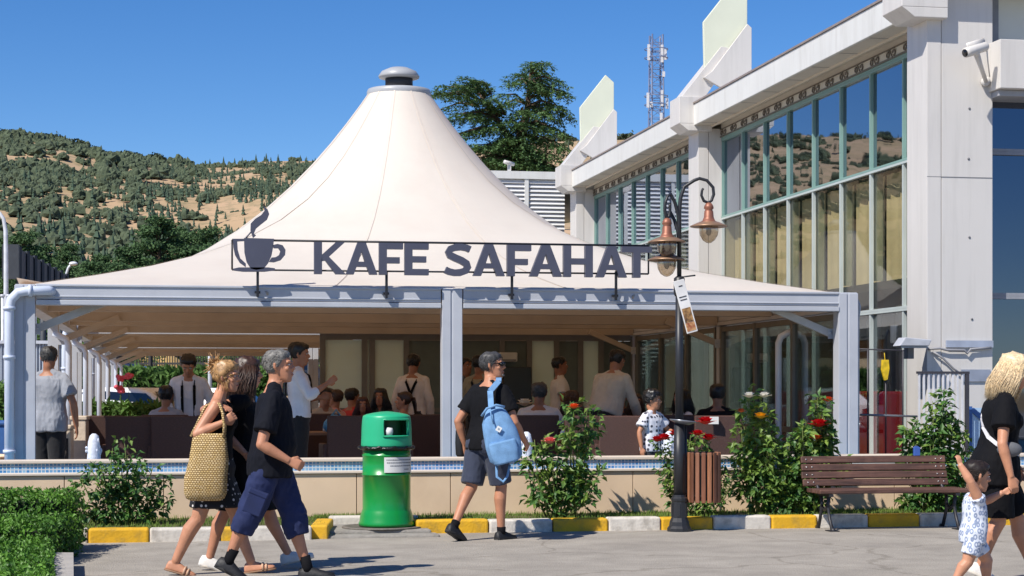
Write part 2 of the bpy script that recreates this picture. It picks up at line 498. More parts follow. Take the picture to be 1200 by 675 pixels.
        for i, (o, ln) in enumerate(((.031, .072), (.0105, .082), (-.0105, .077), (-.031, .060))):
            p = w + d * (.080 * k) + ac * (o * k)
            dd = (d + ac * (o * 1.5)).normalized()
            pts = [p]; ang = c * .5
            for seg in (.45, .32, .26):
                v = dd * math.cos(ang) + pn * math.sin(ang)
                p = p + v * (ln * seg * k); pts.append(p); ang += c * (.75 + .08 * i)
            mb.tube(pts, [.0098 * k, .0092 * k, .0085 * k, .0065 * k], n=8)
        p = w + d * (.018 * k) + ac * (.026 * k)
        v1 = (d * .75 + ac * .65 + pn * .25).normalized(); v2 = (d * .95 + ac * (.2 - .35 * c) + pn * (.3 + .45 * c)).normalized()
        mb.tube([p, p + v1 * (.036 * k), p + v1 * (.036 * k) + v2 * (.030 * k), p + v1 * (.036 * k) + v2 * (.055 * k)], [.014 * k, .0118 * k, .0105 * k, .008 * k], n=8)

    # ---- clothes
    def top(s, m, name='shirt', infl=.016, hem=-.10, sleeve=.62, wr=.006, loose=.022, vox=None, label=None, neck=.505, v=0.0, seed=1):
        k = s.k; mb = MB(); T = TORSO_M if s.sex == 'm' else TORSO_F
        us = [x[0] for x in T]
        rings = []
        lo = [hem] + [u for u in us if hem + .03 < u < neck - .02] + [neck]
        for u in lo:
            hw = interp(u, us, [x[1] for x in T]); hd = interp(u, us, [x[2] for x in T]); of = interp(u, us, [x[3] for x in T])
            if u < 0: hw = max(hw, interp(0, us, [x[1] for x in T]) - .002); hd = max(hd, interp(0, us, [x[2] for x in T]) + .004)
            lo2 = infl + (loose * smooth01((.30 - u) / .35)) * .7
            rings.append(s.torso_ring((u, hw, hd, of), lo2 if u < neck - .01 else infl * .5))
        mb.loft(rings)
        if s.sex == 'f':
            F = s.L1.cross(s.up).normalized()
            for sg in (1, -1): mb.ball(s.hip + s.up * (.335 * k) + F * (.085 * k) + s.L1 * (sg * .07 * k), .062 * k + infl, .06 * k + infl, .06 * k + infl)
        F = s.L1.cross(s.up).normalized()
        if hem < 0:
            for sg in (1, -1): mb.ball(s.hip - s.up * (.02 * k) - F * (.05 * k) + s.L0 * (sg * .075 * k), .085 * k + infl * .9, .085 * k + infl * .9, .07 * k)
        mm = (1.0 if s.sex == 'm' else .88) * (1 + (s.fat - 1) * .8)
        if sleeve > 0:
            for q in 'LR':
                a, e, w = s.sh[q], s.j['el' + q], s.j['wr' + q]
                mb.ball(a, .058 * k * mm + infl * .6)
                mb.tube([s.nb - s.up * (.005 * k), s.nb.lerp(a, .5) - s.up * (.010 * k), a], [.046 * k + infl * .4, .047 * k + infl * .6, .050 * k * mm + infl * .6], n=14)
                if sleeve <= 1:
                    en = a.lerp(e, sleeve)
                    mb.tube([a, a.lerp(en, .5), en], [.055 * k * mm + infl * .8, .054 * k * mm + infl * .8 + loose * .4, .050 * k * mm + infl * .8 + loose * .75], n=16)
                else:
                    mb.tube([a, a.lerp(e, .5), e], [.054 * k * mm + infl * .7, .049 * k * mm + infl * .7, .043 * k * mm + infl * .7], n=16)
                    mb.ball(e, .043 * k * mm + infl * .7)
                    en = e.lerp(w, sleeve - 1)
                    mb.tube([e, e.lerp(en, .5), en], [.043 * k * mm + infl * .7, .044 * k * mm + infl * .6, .034 * k * mm + infl * .5], n=16)
        elif sleeve == 0:
            for q in 'LR':
                a = s.sh[q]; b = s.nb.lerp(a, .55) - s.up * (.03 * k)
                mb.tube([b - F * (.085 * k) - s.up * (.12 * k), b - F * .05 * k, b + s.up * .03 * k, b + F * (.06 * k), b + F * (.10 * k) - s.up * (.13 * k)], [.028 * k] * 5, n=10)
        o = remesh(mb, name, m, s.root, vox or max(s.vox, .009), 3, wr, 11, (1, 1, .45), seed)
        if label: o['label'] = label
        return o

    def legs(s, m, name='trousers', infl=.014, length=1.9, wr=.005, loose=.012, waist=.06, vox=None, seed=2, hemr=None):
        k = s.k; mb = MB(); T = TORSO_M if s.sex == 'm' else TORSO_F
        us = [x[0] for x in T]
        rings = []
        for u in (-.12, -.06, -.02, .02, waist):
            hw = interp(u, us, [x[1] for x in T]); hd = interp(u, us, [x[2] for x in T])
            rings.append(s.torso_ring((u, hw, hd, -.004), infl))
        mb.loft(rings)
        F = s.L0.cross(s.up).normalized()
        for sg in (1, -1): mb.ball(s.hip - s.up * (.035 * k) - F * (.055 * k) + s.L0 * (sg * .075 * k), .085 * k + infl, .085 * k + infl, .095 * k + infl)
        for q in 'LR':
            h, kn, an = s.hj[q], s.j['kn' + q], s.j['an' + q]
            t = min(length, 1.0); e = h.lerp(kn, t)
            mb.tube([h + (h - kn).normalized() * .03 * k, h.lerp(e, .3), h.lerp(e, .65), e], [.090 * k + infl, .092 * k + infl + loose * .3, interp(t * .65, [0, .6, 1], [.09, .073, .056]) * k + infl + loose * .7, interp(t, [0, .6, 1], [.09, .073, .056]) * k + infl + loose], n=18)
            if length > 1:
                mb.ball(kn, .058 * k + infl + loose * .7)
                en = kn.lerp(an, length - 1)
                sh = (an - kn).normalized(); bk = V((-1, 0, 0)); bk = (bk - sh * bk.dot(sh)).normalized() * (.010 * k)
                mb.tube([kn, kn.lerp(en, .4) + bk, en + bk * .6], [.057 * k + infl + loose, .058 * k + infl + loose, (hemr or (interp(length - 1, [0, .3, 1], [.056, .058, .042]) * k + infl + loose))], n=18)
        return remesh(mb, name, m, s.root, vox or max(s.vox, .009), 3, wr, 10, (1, 1, .6), seed)

    def skirt(s, m, name='skirt', bottom=-.42, infl=.015, flare=.02, top=.10, wr=.006, seed=4, front=0.0):
        k = s.k; mb = MB(); T = TORSO_F if s.sex == 'f' else TORSO_M; us = [x[0] for x in T]
        rings = []
        F = s.L0.cross(V((0, 0, 1))).normalized()
        for u in (top, .04, -.03):
            rings.append(s.torso_ring((u, interp(u, us, [x[1] for x in T]), interp(u, us, [x[2] for x in T]) + (.02 if u < 0 else 0), -.01), infl, 32))
        for i in range(1, 5):
            t = i / 4; z = s.hip.z + (-.03 + (bottom + .03) * t) * k
            xs = []
            for q in 'LR':
                h, kn = s.hj[q], s.j['kn' + q]
                tt = min(1, max(0, (h.z - z) / max(.01, h.z - kn.z))); p = h.lerp(kn, tt); rr = interp(tt, [0, .6, 1], [.09, .073, .056]) * k
                xs += [p.x - rr, p.x + rr]
            x0, x1 = min(xs) - infl, max(xs) + infl
            c = V(((x0 + x1) / 2, s.hip.y, z)); hd = (x1 - x0) / 2 + flare * t
            rings.append(ell(c, F, s.L0, (.172 + flare * t) * k + infl * .6, hd, 32, .8))
        mb.loft(rings[::-1])
        return remesh(mb, name, m, s.root, max(s.vox, .009), 3, wr, 9, (1, 1, .3), seed)

    def shoes(s, m, sole=None, infl=.008, name='shoe', high=False):
        for q in 'LR':
            mb = MB(); M3 = s.foot_loft(mb, q, infl)
            an = s.j['an' + q]; k = s.k
            if high: mb.tube([an + M3 @ V((-.005, 0, -.02)) * k, an + (s.j['kn' + q] - an).normalized() * .07 * k], [.046 * k, .042 * k], n=14)
            o = mb.build(name, m, s.root)
            if sole:
                b = MB(); rings = []
                for x, hw in ((-.076, .02), (-.066, .036), (-.01, .042), (.05, .042), (.10, .052), (.155, .050), (.19, .034), (.205, .012)):
                    zt = -.068; zb = -.094
                    rings.append([an + M3 @ (V((x, a, z)) * k) for a, z in ((hw, zt), (-hw, zt), (-hw * .95, zb), (hw * .95, zb))])
                b.loft(rings[::-1])
                b.build('sole', sole, o)

    def sandals(s, m, sole):
        for q in 'LR':
            an = s.j['an' + q]; k = s.k; pit, yaw = s.foot[q]
            M3 = Matrix.Rotation(R(yaw), 3, 'Z') @ Matrix.Rotation(R(pit), 3, 'Y')
            b = MB(); rings = []
            for x, hw in ((-.072, .02), (-.060, .034), (-.01, .036), (.05, .039), (.10, .047), (.155, .046), (.19, .03), (.20, .012)):
                rings.append([an + M3 @ (V((x, a, z)) * k) for a, z in ((hw, -.081), (-hw, -.081), (-hw * .95, -.096), (hw * .95, -.096))])
            b.loft(rings[::-1]); o = b.build('sandal', sole, s.root)
            t = MB()
            for x, zt, hw in ((.095, -.030, .047), (.125, -.040, .047)):
                t.tube([an + M3 @ (V((x, a, z)) * k) for a, z in ((hw, -.082), (hw * .9, zt - .012), (hw * .4, zt), (-hw * .4, zt), (-hw * .9, zt - .012), (-hw, -.082))], .010 * k, 6)
            t.build('sandal_strap', m, o)

    def socks(s, m, top=.10):
        for q in 'LR':
            mb = MB(); an = s.j['an' + q]; kn = s.j['kn' + q]; d = (kn - an).normalized()
            mb.tube([an - V((0, 0, .03)) * s.k, an, an + d * top * s.k], [.040 * s.k, .040 * s.k, .043 * s.k], n=14)
            mb.build('sock', m, s.root)

    # ---- hair
    def hair(s, m, kind='short', thick=.010, seed=0, front=.178, nape=.055, side=.115, curly=0.0):
        hk = s.hk; rng = random.Random(seed + 11)
        mb = MB(); n = 40; rings = []; zs = [.04, .055, .07, .085, .10, .115, .13, .145, .16, .175, .19, .203, .214, .223, .230]
        H = np.array(HEAD); raw = []
        for z in zs:
            f = np.interp(z, H[:, 0], H[:, 1]); b = np.interp(z, H[:, 0], H[:, 2]); hw = np.interp(z, H[:, 0], H[:, 3])
            c = (f + b) / 2; hd = (f - b) / 2
            row = []
            for q in range(n):
                t = 2 * PI * q / n
                cx = math.copysign(abs(math.cos(t)) ** .92, math.cos(t)); sx = math.copysign(abs(math.sin(t)) ** .92, math.sin(t))
                x = c + hd * cx; y = hw * sx
                xr = x
                hl = interp(xr, [-.03, -.012, .02, .035, .055, .075], [nape, side - .03, side, side + .03, front - .012, front])
                d = z - hl + .010 * mnoise.noise(V((x * 40, y * 40, seed)))
                g = smooth01(d / .035 + .15)
                ns = mnoise.noise(V((x * 38 + seed, y * 38, z * 24)))
                inf = thick * g * (1 + .75 * ns + .4 * mnoise.noise(V((x * 95, y * 95, z * 60 + seed))) + curly * abs(mnoise.noise(V((x * 70, y * 70, z * 70 + seed))))) - .003 * (1 - g)
                up = inf * smooth01((z - .17) / .05)
                row.append((x + inf * cx * (1 - .5 * smooth01((z - .2) / .03)), y + inf * sx * (1 - .5 * smooth01((z - .2) / .03)), z + up, d))
            raw.append(row)
        verts = []; faces = []
        for row in raw:
            for x, y, z, d in row: verts.append(s.fr(x * hk, y * hk, z * hk))
        for i in range(len(zs) - 1):
            for q in range(n):
                r = (q + 1) % n
                if max(raw[i][q][3], raw[i][r][3], raw[i + 1][q][3], raw[i + 1][r][3]) > 0:
                    faces.append((i * n + q, i * n + r, (i + 1) * n + r, (i + 1) * n + q))
        faces.append(tuple((len(zs) - 1) * n + q for q in range(n)))
        mb.add(verts, faces, True)
        def P(x, y, z): return s.fr(x * hk, y * hk, z * hk)
        # eyebrows
        for sg in (1, -1):
            mb.tube([P(.094, sg * .014, .146), P(.095, sg * .034, .151), P(.080, sg * .058, .143)], [.003 * hk, .004 * hk, .002 * hk], n=6)
        def strand(pts, r0):
            mb.tube(pts, [r0 * hk, r0 * 1.1 * hk, r0 * .8 * hk, r0 * .25 * hk], n=5)
        if kind in ('short', 'curly'):
            for i in range(420 if kind == 'short' else 260):
                t = rng.uniform(-PI, PI); z = rng.uniform(.09, .225)
                f = np.interp(z, H[:, 0], H[:, 1]); b = np.interp(z, H[:, 0], H[:, 2]); hw = np.interp(z, H[:, 0], H[:, 3])
                x = (f + b) / 2 + (f - b) / 2 * math.cos(t); y = hw * math.sin(t)
                hl = interp(x, [-.03, -.012, .02, .035, .055, .075], [nape + .02, side, side + .01, side + .03, front - .012, front])
                if z < hl: continue
                o = V(((x + .01) * 1.0, y, (z - .12) * .9)).normalized()
                p = V((x, y, z)) + o * (thick * .75)
                if kind == 'short':
                    dr = V((-.6, 0, -.45)) + V((rng.uniform(-.35, .35), rng.uniform(-.35, .35), 0)); dr = dr - o * dr.dot(o) * .92
                    dr.normalize(); ln = rng.uniform(.02, .034)
                    q = [p, p + dr * ln * .4, p + dr * ln * .75 , p + dr * ln]
                else:
                    a = o.orthogonal().normalized(); b2 = o.cross(a); ph = rng.uniform(0, 6.3); rr = rng.uniform(.006, .012)
                    q = [p + a * rr * math.cos(ph + w) + b2 * rr * math.sin(ph + w) + o * (.004 * w) for w in (0, 1.2, 2.4, 3.8)]
                strand([P(*c) for c in q], .0030 if kind == 'short' else .0055)
        if kind == 'long':
            for i in range(s.hair_n):
                t = rng.uniform(.55, 2 * PI - .55); sx = math.sin(t); cx = math.cos(t)
                z = rng.uniform(.10, .2)
                hw = np.interp(z, H[:, 0], H[:, 3]); f = np.interp(z, H[:, 0], H[:, 1]); b = np.interp(z, H[:, 0], H[:, 2])
                p0 = V(((f + b) / 2 + ((f - b) / 2 + thick) * cx, (hw + thick) * sx, z))
                ln = rng.uniform(.55, 1.1) * s.hair_len
                oo = V((cx * .6 - .25, sx * .6, 0))
                wob = lambda: V((rng.uniform(-.016, .016), rng.uniform(-.016, .016), 0))
                p1 = V((min(p0.x, .06), p0.y, .08)) + oo * .02 + wob()
                p2 = V((p1.x * .9 - .015, p1.y * 1.08, .08 - ln * .55)) + oo * .025 + wob() * 1.6 * s.hair_w
                p3 = V((p1.x * .8 - .02, p1.y * 1.05, .08 - ln)) + oo * .015 + wob() * 3.0 * s.hair_w
                strand([P(*c) for c in (p0, p1, p2, p3)], s.hair_r)
        if kind == 'bun':
            for i in range(260):
                c = V((-.085, rng.uniform(-.02, .02), .20)); o = rdir(rng); a = rdir(rng)
                p = c + V((o.x * .045, o.y * .045, o.z * .045)); r = rng.uniform(.012, .03)
                q = [p, p + a * r, p + a * r * 1.7 + o * r * .5, p + a * r * 2.2 + o * r * .9]
                strand([P(*c2) for c2 in q], .0038)
            for i in range(220):
                t = rng.uniform(.6, 2 * PI - .6); z = rng.uniform(.08, .215)
                hw = np.interp(z, H[:, 0], H[:, 3]); f = np.interp(z, H[:, 0], H[:, 1]); b = np.interp(z, H[:, 0], H[:, 2])
                p0 = V(((f + b) / 2 + (f - b) / 2 * math.cos(t), hw * math.sin(t), z)); o = V((p0.x, p0.y, (z - .12) * .7)).normalized()
                tgt = V((-.09, 0, .19)); dr = (tgt - p0).normalized()
                ln = rng.uniform(.03, .08)
                q = [p0 + o * thick * .5, p0 + o * (thick + .008) + dr * ln * .4, p0 + o * (thick + .010) + dr * ln * .75, p0 + o * (thick + .016) + dr * ln + rdir(rng) * .010]
                strand([P(*c2) for c2 in q], .0034)
            for i in range(26):
                t = rng.choice([1, -1]) * rng.uniform(1.0, 2.9)
                p0 = V((.02 + .07 * math.cos(t), .07 * math.sin(t), .10)); q = [p0, p0 + V((-.008, 0, -.03)), p0 + V((-.012, 0, -.06)), p0 + V((-.006 + rng.uniform(-.02, .02), rng.uniform(-.01, .01), -.10))]
                strand([P(*c2) for c2 in q], .004)
        if kind == 'pony':
            for i in range(40):
                p0 = V((-.10, rng.uniform(-.02, .02), .15 + rng.uniform(-.02, .02)))
                q = [p0, p0 + V((-.05, rng.uniform(-.02, .02), -.01)), p0 + V((-.07, rng.uniform(-.03, .03), -.09)), p0 + V((-.055 + rng.uniform(-.02, .02), rng.uniform(-.04, .04), -.2))]
                strand([P(*c) for c in q], .008)
        o = mb.build('hair', m, s.root)
        return o

    hair_len = .26; hair_n = 800; hair_w = 1.0; hair_r = .0028

    def suspenders(s, m):
        k = s.k; mb = MB()
        F = s.L1.cross(s.up).normalized()
        T = TORSO_M; us = [x[0] for x in T]
        for sg in (1, -1):
            pts = []
            def sp(u, side, yy):
                hd = interp(u, us, [x[2] for x in T]) * s.bw; hw = interp(u, us, [x[1] for x in T]) * s.bw
                yn = yy / max(hw, .05)
                e = hd * (max(0, 1 - abs(yn) ** 2.2)) ** .5
                return s.hip + s.up * (u * k) + s.L1 * (yy * k * sg) + F * (side * (e * k + .030))
            front = [sp(u, 1, .075) for u in (.05, .13, .21, .29, .36, .42, .46)]
            topp = s.hip + s.up * (.53 * k) + s.L1 * (.085 * k * sg)
            back = [sp(.46, -1, .075), sp(.42, -1, .055), sp(.36, -1, .03), sp(.29, -1, .004), sp(.2, -1, -.03), sp(.1, -1, -.055), sp(.04, -1, -.065)]
            pts = front + [topp] + back
            for a, b in zip(pts[:-1], pts[1:]):
                d = (b - a).normalized(); o = (a + b) / 2 - (s.hip + s.up * ((a + b) / 2 - s.hip).dot(s.up)); 
                if o.length < 1e-4: o = F
                mb.bar(a - d * .004, b + d * .004, .036 * k, .008, up=o)
        return mb.build('suspenders', m, s.root)
# ------------------------------------------------------------------ scene settings
scw = bpy.data.worlds.new('World'); sc.world = scw; scw.use_nodes = True
SUN_EL = R(48.0)
SUN_TRAVEL = V((0.80, 0.60, -1.11)).normalized()
def setup_light():
    nt = scw.node_tree
    bg = nt.nodes['Background']
    sky = nt.nodes.new('ShaderNodeTexSky'); sky.sky_type = 'NISHITA'; sky.sun_disc = False
    sky.sun_elevation = SUN_EL
    to = -SUN_TRAVEL
    sky.sun_rotation = math.atan2(to.x, to.y)
    sky.altitude = 900; sky.air_density = 0.85; sky.dust_density = 0.1; sky.ozone_density = 3.5
    hs = nt.nodes.new('ShaderNodeHueSaturation'); hs.inputs['Saturation'].default_value = 1.30; hs.inputs['Hue'].default_value = 0.508
    nt.links.new(sky.outputs['Color'], hs.inputs['Color']); nt.links.new(hs.outputs['Color'], bg.inputs['Color'])
    bg.inputs['Strength'].default_value = 0.097
    s = bpy.data.lights.new('sun', 'SUN'); s.energy = 4.4; s.angle = R(0.53); s.color = (1.0, 0.945, 0.86)
    so = link('sun', s); so.rotation_euler = SUN_TRAVEL.to_track_quat('-Z', 'Y').to_euler()
    so.location = (-20, -20, 40)
    cam = bpy.data.cameras.new('camera'); co = link('camera', cam)
    co.location = (0, 0, EYE); co.rotation_euler = (R(90), 0, -YAW)
    cam.sensor_width = 36; cam.lens = FPX / 1200 * 36; cam.shift_y = (HOR - 337.5) / 1200
    cam.clip_start = 0.1; cam.clip_end = 6000
    sc.camera = co
    sc.view_settings.view_transform = 'Standard'; sc.view_settings.look = 'None'
    sc.view_settings.exposure = 0.42; sc.view_settings.gamma = 1.0
    sc.cycles.max_bounces = 8; sc.cycles.transparent_max_bounces = 12
    sc.cycles.use_denoising = True
setup_light()

# ------------------------------------------------------------------ terrain
m_asph = mat('paving_grey', '#9e978d', rough=.85, var=.13, scale=2.6, bump=.5, bscale=70, detail=14, dirt=.5, dcol='#7d7770', dscale=.8, spec=.3, crack=.33)
m_earth = mat('dry_earth', '#a88258', rough=.95, col2='#8d7a4a', scale=.05, bump=0, detail=10)
m_terr = mat('terrace_tiles', '#9b8f80', rough=.6, var=.1, scale=3)

RPX = [-1200, -760, -400, -150, 0, 60, 120, 170, 215, 250, 300, 365, 500, 640, 720, 850, 1200, 1700]
RPY = [112, 112, 125, 148, 156, 163, 180, 186, 193, 194, 190, 188, 180, 167, 164, 168, 176, 190]
RIDGE = 760.0
def hill_z(r, px):
    """hill height at camera-plane depth r along the column px"""
    e = (HOR - interp(px, RPX, RPY)) / FPX
    top = EYE + e * RIDGE
    t = (r - 115) / (RIDGE - 115)
    if t <= 0: return 0.0
    if t <= 1:
        g = t ** 1.12
        z = top * g
    else:
        z = top * (1 - .75 * (t - 1))
    p = W(px, r)
    n = mnoise.noise(V((p.x * .012, p.y * .012, 0))) * 7 + mnoise.noise(V((p.x * .035, p.y * .035, 3))) * 2.6
    return z + n * min(1, t * 3) * (0.35 if abs(t - 1) < .12 else 1.0)

def terrain():
    g = MB(); S = 2600.0
    g.add([(-S, -S, 0), (S, -S, 0), (S, S, 0), (-S, S, 0)], [(0, 1, 2, 3)])
    o = g.build('ground', m_earth); tag(o, kind='structure')
    p = MB()
    p.add([(-60, -60, .004), (60, -60, .004), (60, 19.3, .004), (-60, 19.3, .004)], [(0, 1, 2, 3)])
    o = p.build('pavement', m_asph); tag(o, kind='structure')
    t = MB(); t.box(-14, 30, 19.55, 60, -.3, .15)
    o = t.build('terrace_floor', m_terr); tag(o, kind='structure')
    # hill sheet
    h = MB(); cols = list(range(-1300, 1750, 25)); rows = [110, 125, 145, 165, 190, 215, 240, 265, 290, 320, 350, 380, 410, 440, 470, 500, 530, 560, 590, 620, 650, 680, 705, 725, 745, 760, 775, 800, 850, 950, 1100]
    vs = []; fs = []
    for r in rows:
        for c in cols:
            p = W(c, r); vs.append((p.x, p.y, hill_z(r, c) - (.5 if r < 112 else 0)))
    n = len(cols)
    for i in range(len(rows) - 1):
        for j in range(n - 1):
            fs.append((i * n + j, i * n + j + 1, (i + 1) * n + j + 1, (i + 1) * n + j))
    h.add(vs, fs, True)
    m = mat('hill_soil', '#bb9c7c', rough=.95, col2='#a08a66', scale=.06, detail=14, dirt=.9, dcol='#676748', dscale=.28)
    o = h.build('hill', m); tag(o, kind='structure')
terrain()

m_scrub = mat('scrub_green', '#59644a', rough=.95, col2='#394534', scale=.9, bump=.0)
m_scrub2 = mat('conifer_far', '#4b5e4a', rough=.95, col2='#35473a', scale=.3)

def blob(mb, c, r, h, rng, sub=1, jag=.35):
    n, m = (8, 5) if sub == 1 else (12, 8)
    rings = []
    sd = rng.uniform(0, 100)
    for i in range(m + 1):
        t = -PI / 2 * .5 + (PI / 2 * 1.5) * i / m
        cr = max(.05, math.cos(t))
        row = []
        for k in range(n):
            a = 2 * PI * k / n; d = V((math.cos(a) * cr, math.sin(a) * cr, math.sin(t)))
            f = 1 + jag * mnoise.noise(d * 2.2 + V((sd, 0, 0))) + jag * .6 * mnoise.noise(d * 5 + V((sd, 9, 0)))
            row.append((c[0] + d.x * r * f, c[1] + d.y * r * f, c[2] + max(0, d.z + .3) * h / 1.3 * f))
        rings.append(row)
    mb.loft(rings, True, False)

def cone_tree(mb, c, r, h, rng, tiers=5, n=7):
    for i in range(tiers):
        z0 = c[2] + h * (.08 + .8 * i / tiers); rr = r * (1 - i / tiers * .85); z1 = z0 + h * .34
        row = [(c[0] + rr * rng.uniform(.7, 1.2) * math.cos(2 * PI * k / n), c[1] + rr * rng.uniform(.7, 1.2) * math.sin(2 * PI * k / n), z0 + rng.uniform(-.05, .05) * h) for k in range(n)]
        b = [(c[0] + (x - c[0]) * .1, c[1] + (y - c[1]) * .1, z1) for x, y, z in row]
        mb.loft([row, b], True, False)

def leafy_blob_mesh(name, r, h, nleaf, size, m, rng, flat=.6, jag=.3, trunk=None):
    """crown of many small faces spread through a lumpy volume"""
    mb = MB(); sd = rng.uniform(0, 50)
    k = 0
    while k < nleaf:
        d = rdir(rng); d.z = abs(d.z) * 1.0 - .15
        d.normalize()
        f = 1 + jag * 1.6 * mnoise.noise(d * 2.3 + V((sd, 0, 0)))
        rad = rng.uniform(.55, 1.0) ** .6
        p = V((d.x * r * f * rad, d.y * r * f * rad, h * .15 + max(0, d.z + .15) * h * .85 * f * rad))
        s = size * rng.uniform(.6, 1.4)
        a = rdir(rng); a = (a + d * .2).normalized(); b = a.cross(rdir(rng)).normalized()
        mb.add([p - a * s - b * s * flat, p + a * s - b * s * flat * .4, p + a * s * .8 + b * s * flat, p - a * s * .5 + b * s * flat], [(0, 1, 2, 3)])
        k += 1
    return mb

def hillside():
    rng = random.Random(31)
    def dens(px, r):
        p = W(px, r)
        a = mnoise.noise(V((p.x * .011, p.y * .006, 7)))
        b = mnoise.noise(V((p.x * .04, p.y * .022, 2)))
        return a * .45 + b * .85 + .3 * mnoise.noise(V((p.x * .11, p.y * .05, 4)))
    spots = []
    tries = 0
    while len(spots) < 8200 and tries < 160000:
        tries += 1
        px = rng.uniform(-60, 440) if rng.random() < .66 else (rng.uniform(440, 1000) if rng.random() < .25 else rng.uniform(-1000, -60))
        u = rng.random(); r = 150 + (RIDGE + 4 - 150) * u ** .75
        t = (r - 150) / (RIDGE - 150)
        bias = interp(t, [0, .12, .22, .34, .5, .75, .9, 1], [.30, .22, .02, -.02, .16, -.04, -.16, -.12])
        if px > 440: bias -= .16
        q = .5 + 1.25 * (dens(px, r) + bias - .13)
        if rng.random() > max(.20 if t > .15 else .5, min(.72 if px > 170 else ((.46 if (t < .68 or px > 110) else .30) if px > -60 else .75 * (t < .72)), q)): continue
        spots.append((px, r, t))
    spots.sort(key=lambda s: s[1])
    # individuals: the biggest looking (nearest) ones; the rest is one mass
    sh = [link_mesh(leafy_blob_mesh('s', 1.0, 1.0, 420, .13, m_scrub, rng), 'hill_shrub_mesh', m_scrub) for _ in range(3)]
    cn = []
    for _ in range(3):
        c = MB(); cone_tree(c, (0, 0, 0), .32, 1.0, rng, 7, 9); cn.append(link_mesh(c, 'hill_conifer_mesh', m_scrub2))
    mass = MB(); mass2 = MB(); n1 = n2 = 0
    for px, r, t in spots:
        p = W(px, r); z = hill_z(r, px) - .2
        con = rng.random() < interp(t, [0, .3, .5, .7, 1], [.5, .62, .5, .35, .22]) * (1.5 if px > 170 else .45)
        if con:
            h = rng.uniform(1.3, 3.4) + (1.4 if t < .25 else 0)
            if n1 < 130 and -40 < px < 420:
                o = link('hill_conifer', cn[n1 % 3]); o.location = (p.x, p.y, z); o.scale = (h * .9, h * .9, h); o.rotation_euler = (0, 0, rng.uniform(0, 6))
                tag(o, 'small dark conifer standing on the dry hillside', 'conifer', 'conifers on the hillside'); n1 += 1
            else: cone_tree(mass2, (p.x, p.y, z), h * .24, h, rng, 3, 5)
        else:
            rr = rng.choice((rng.uniform(.7, 1.8), rng.uniform(1.4, 3.4))) * (1.15 if t > .6 and px < 230 else .8); h = rr * rng.uniform(.8, 1.15)
            if n2 < 170 and -40 < px < 420:
                o = link('hill_shrub', sh[n2 % 3]); o.location = (p.x, p.y, z); o.scale = (rr, rr, h); o.rotation_euler = (0, 0, rng.uniform(0, 6))
                tag(o, 'round green shrub growing on the dry hillside', 'shrub', 'shrubs on the hillside'); n2 += 1
            else:
                for _ in range(4):
                    q = rr * rng.uniform(.35, .6); blob(mass, (p.x + rng.uniform(-.6, .6) * rr, p.y + rng.uniform(-.6, .6) * rr, z), q, q * rng.uniform(1.1, 1.7), rng, 1, .5)
    o = mass.build('hillside_scrub', m_scrub); tag(o, 'mass of low green scrub covering the far hill', 'scrub', kind='stuff')
    o = mass2.build('hillside_conifers', m_scrub2); tag(o, 'mass of small dark conifers covering the far hill', 'woodland', kind='stuff')
    # ridge shrubs against the sky
    for i, px in enumerate([4, 12, 22, 36, 52, 66, 74, 88, 100, 112, 120, 133, 150, 158, 176, 183, 246, 262, 275, 284, 300, 312, 326, 352, 640, 655, 668, 716, 731, 738]):
        r = RIDGE + rng.uniform(-12, 4); p = W(px, r); z = hill_z(r, px) - .5
        if px in range(240, 360): 
            h = rng.uniform(2.6, 4.6); o = link('ridge_conifer', cn[i % 3]); o.scale = (h * .8, h * .8, h)
            tag(o, 'narrow conifer standing on the hill crest against the sky', 'conifer', 'conifers on the hill crest')
        else:
            rr = rng.uniform(2.2, 5.2); o = link('ridge_shrub', sh[i % 3]); o.scale = (rr, rr, rr * .75)
            tag(o, 'dark shrub on the hill crest against the sky', 'shrub', 'shrubs on the hill crest')
        o.location = (p.x, p.y, z)

def link_mesh(mb, name, m):
    me = bpy.data.meshes.new(name); me.from_pydata(mb.v, [], mb.f); me.materials.append(m); me.update()
    return me
hillside()

# ------------------------------------------------------------------ pines and trees behind the tents
m_pine = mat('pine_needles', '#587546', rough=.9, col2='#3f5a38', scale=.7, transl=.22)
m_broad = mat('tree_leaves', '#6a8848', rough=.85, col2='#48663a', scale=.9, transl=.25)
m_bark = mat('bark', '#5b4a3a', rough=.95, var=.3, scale=9, bump=.6)

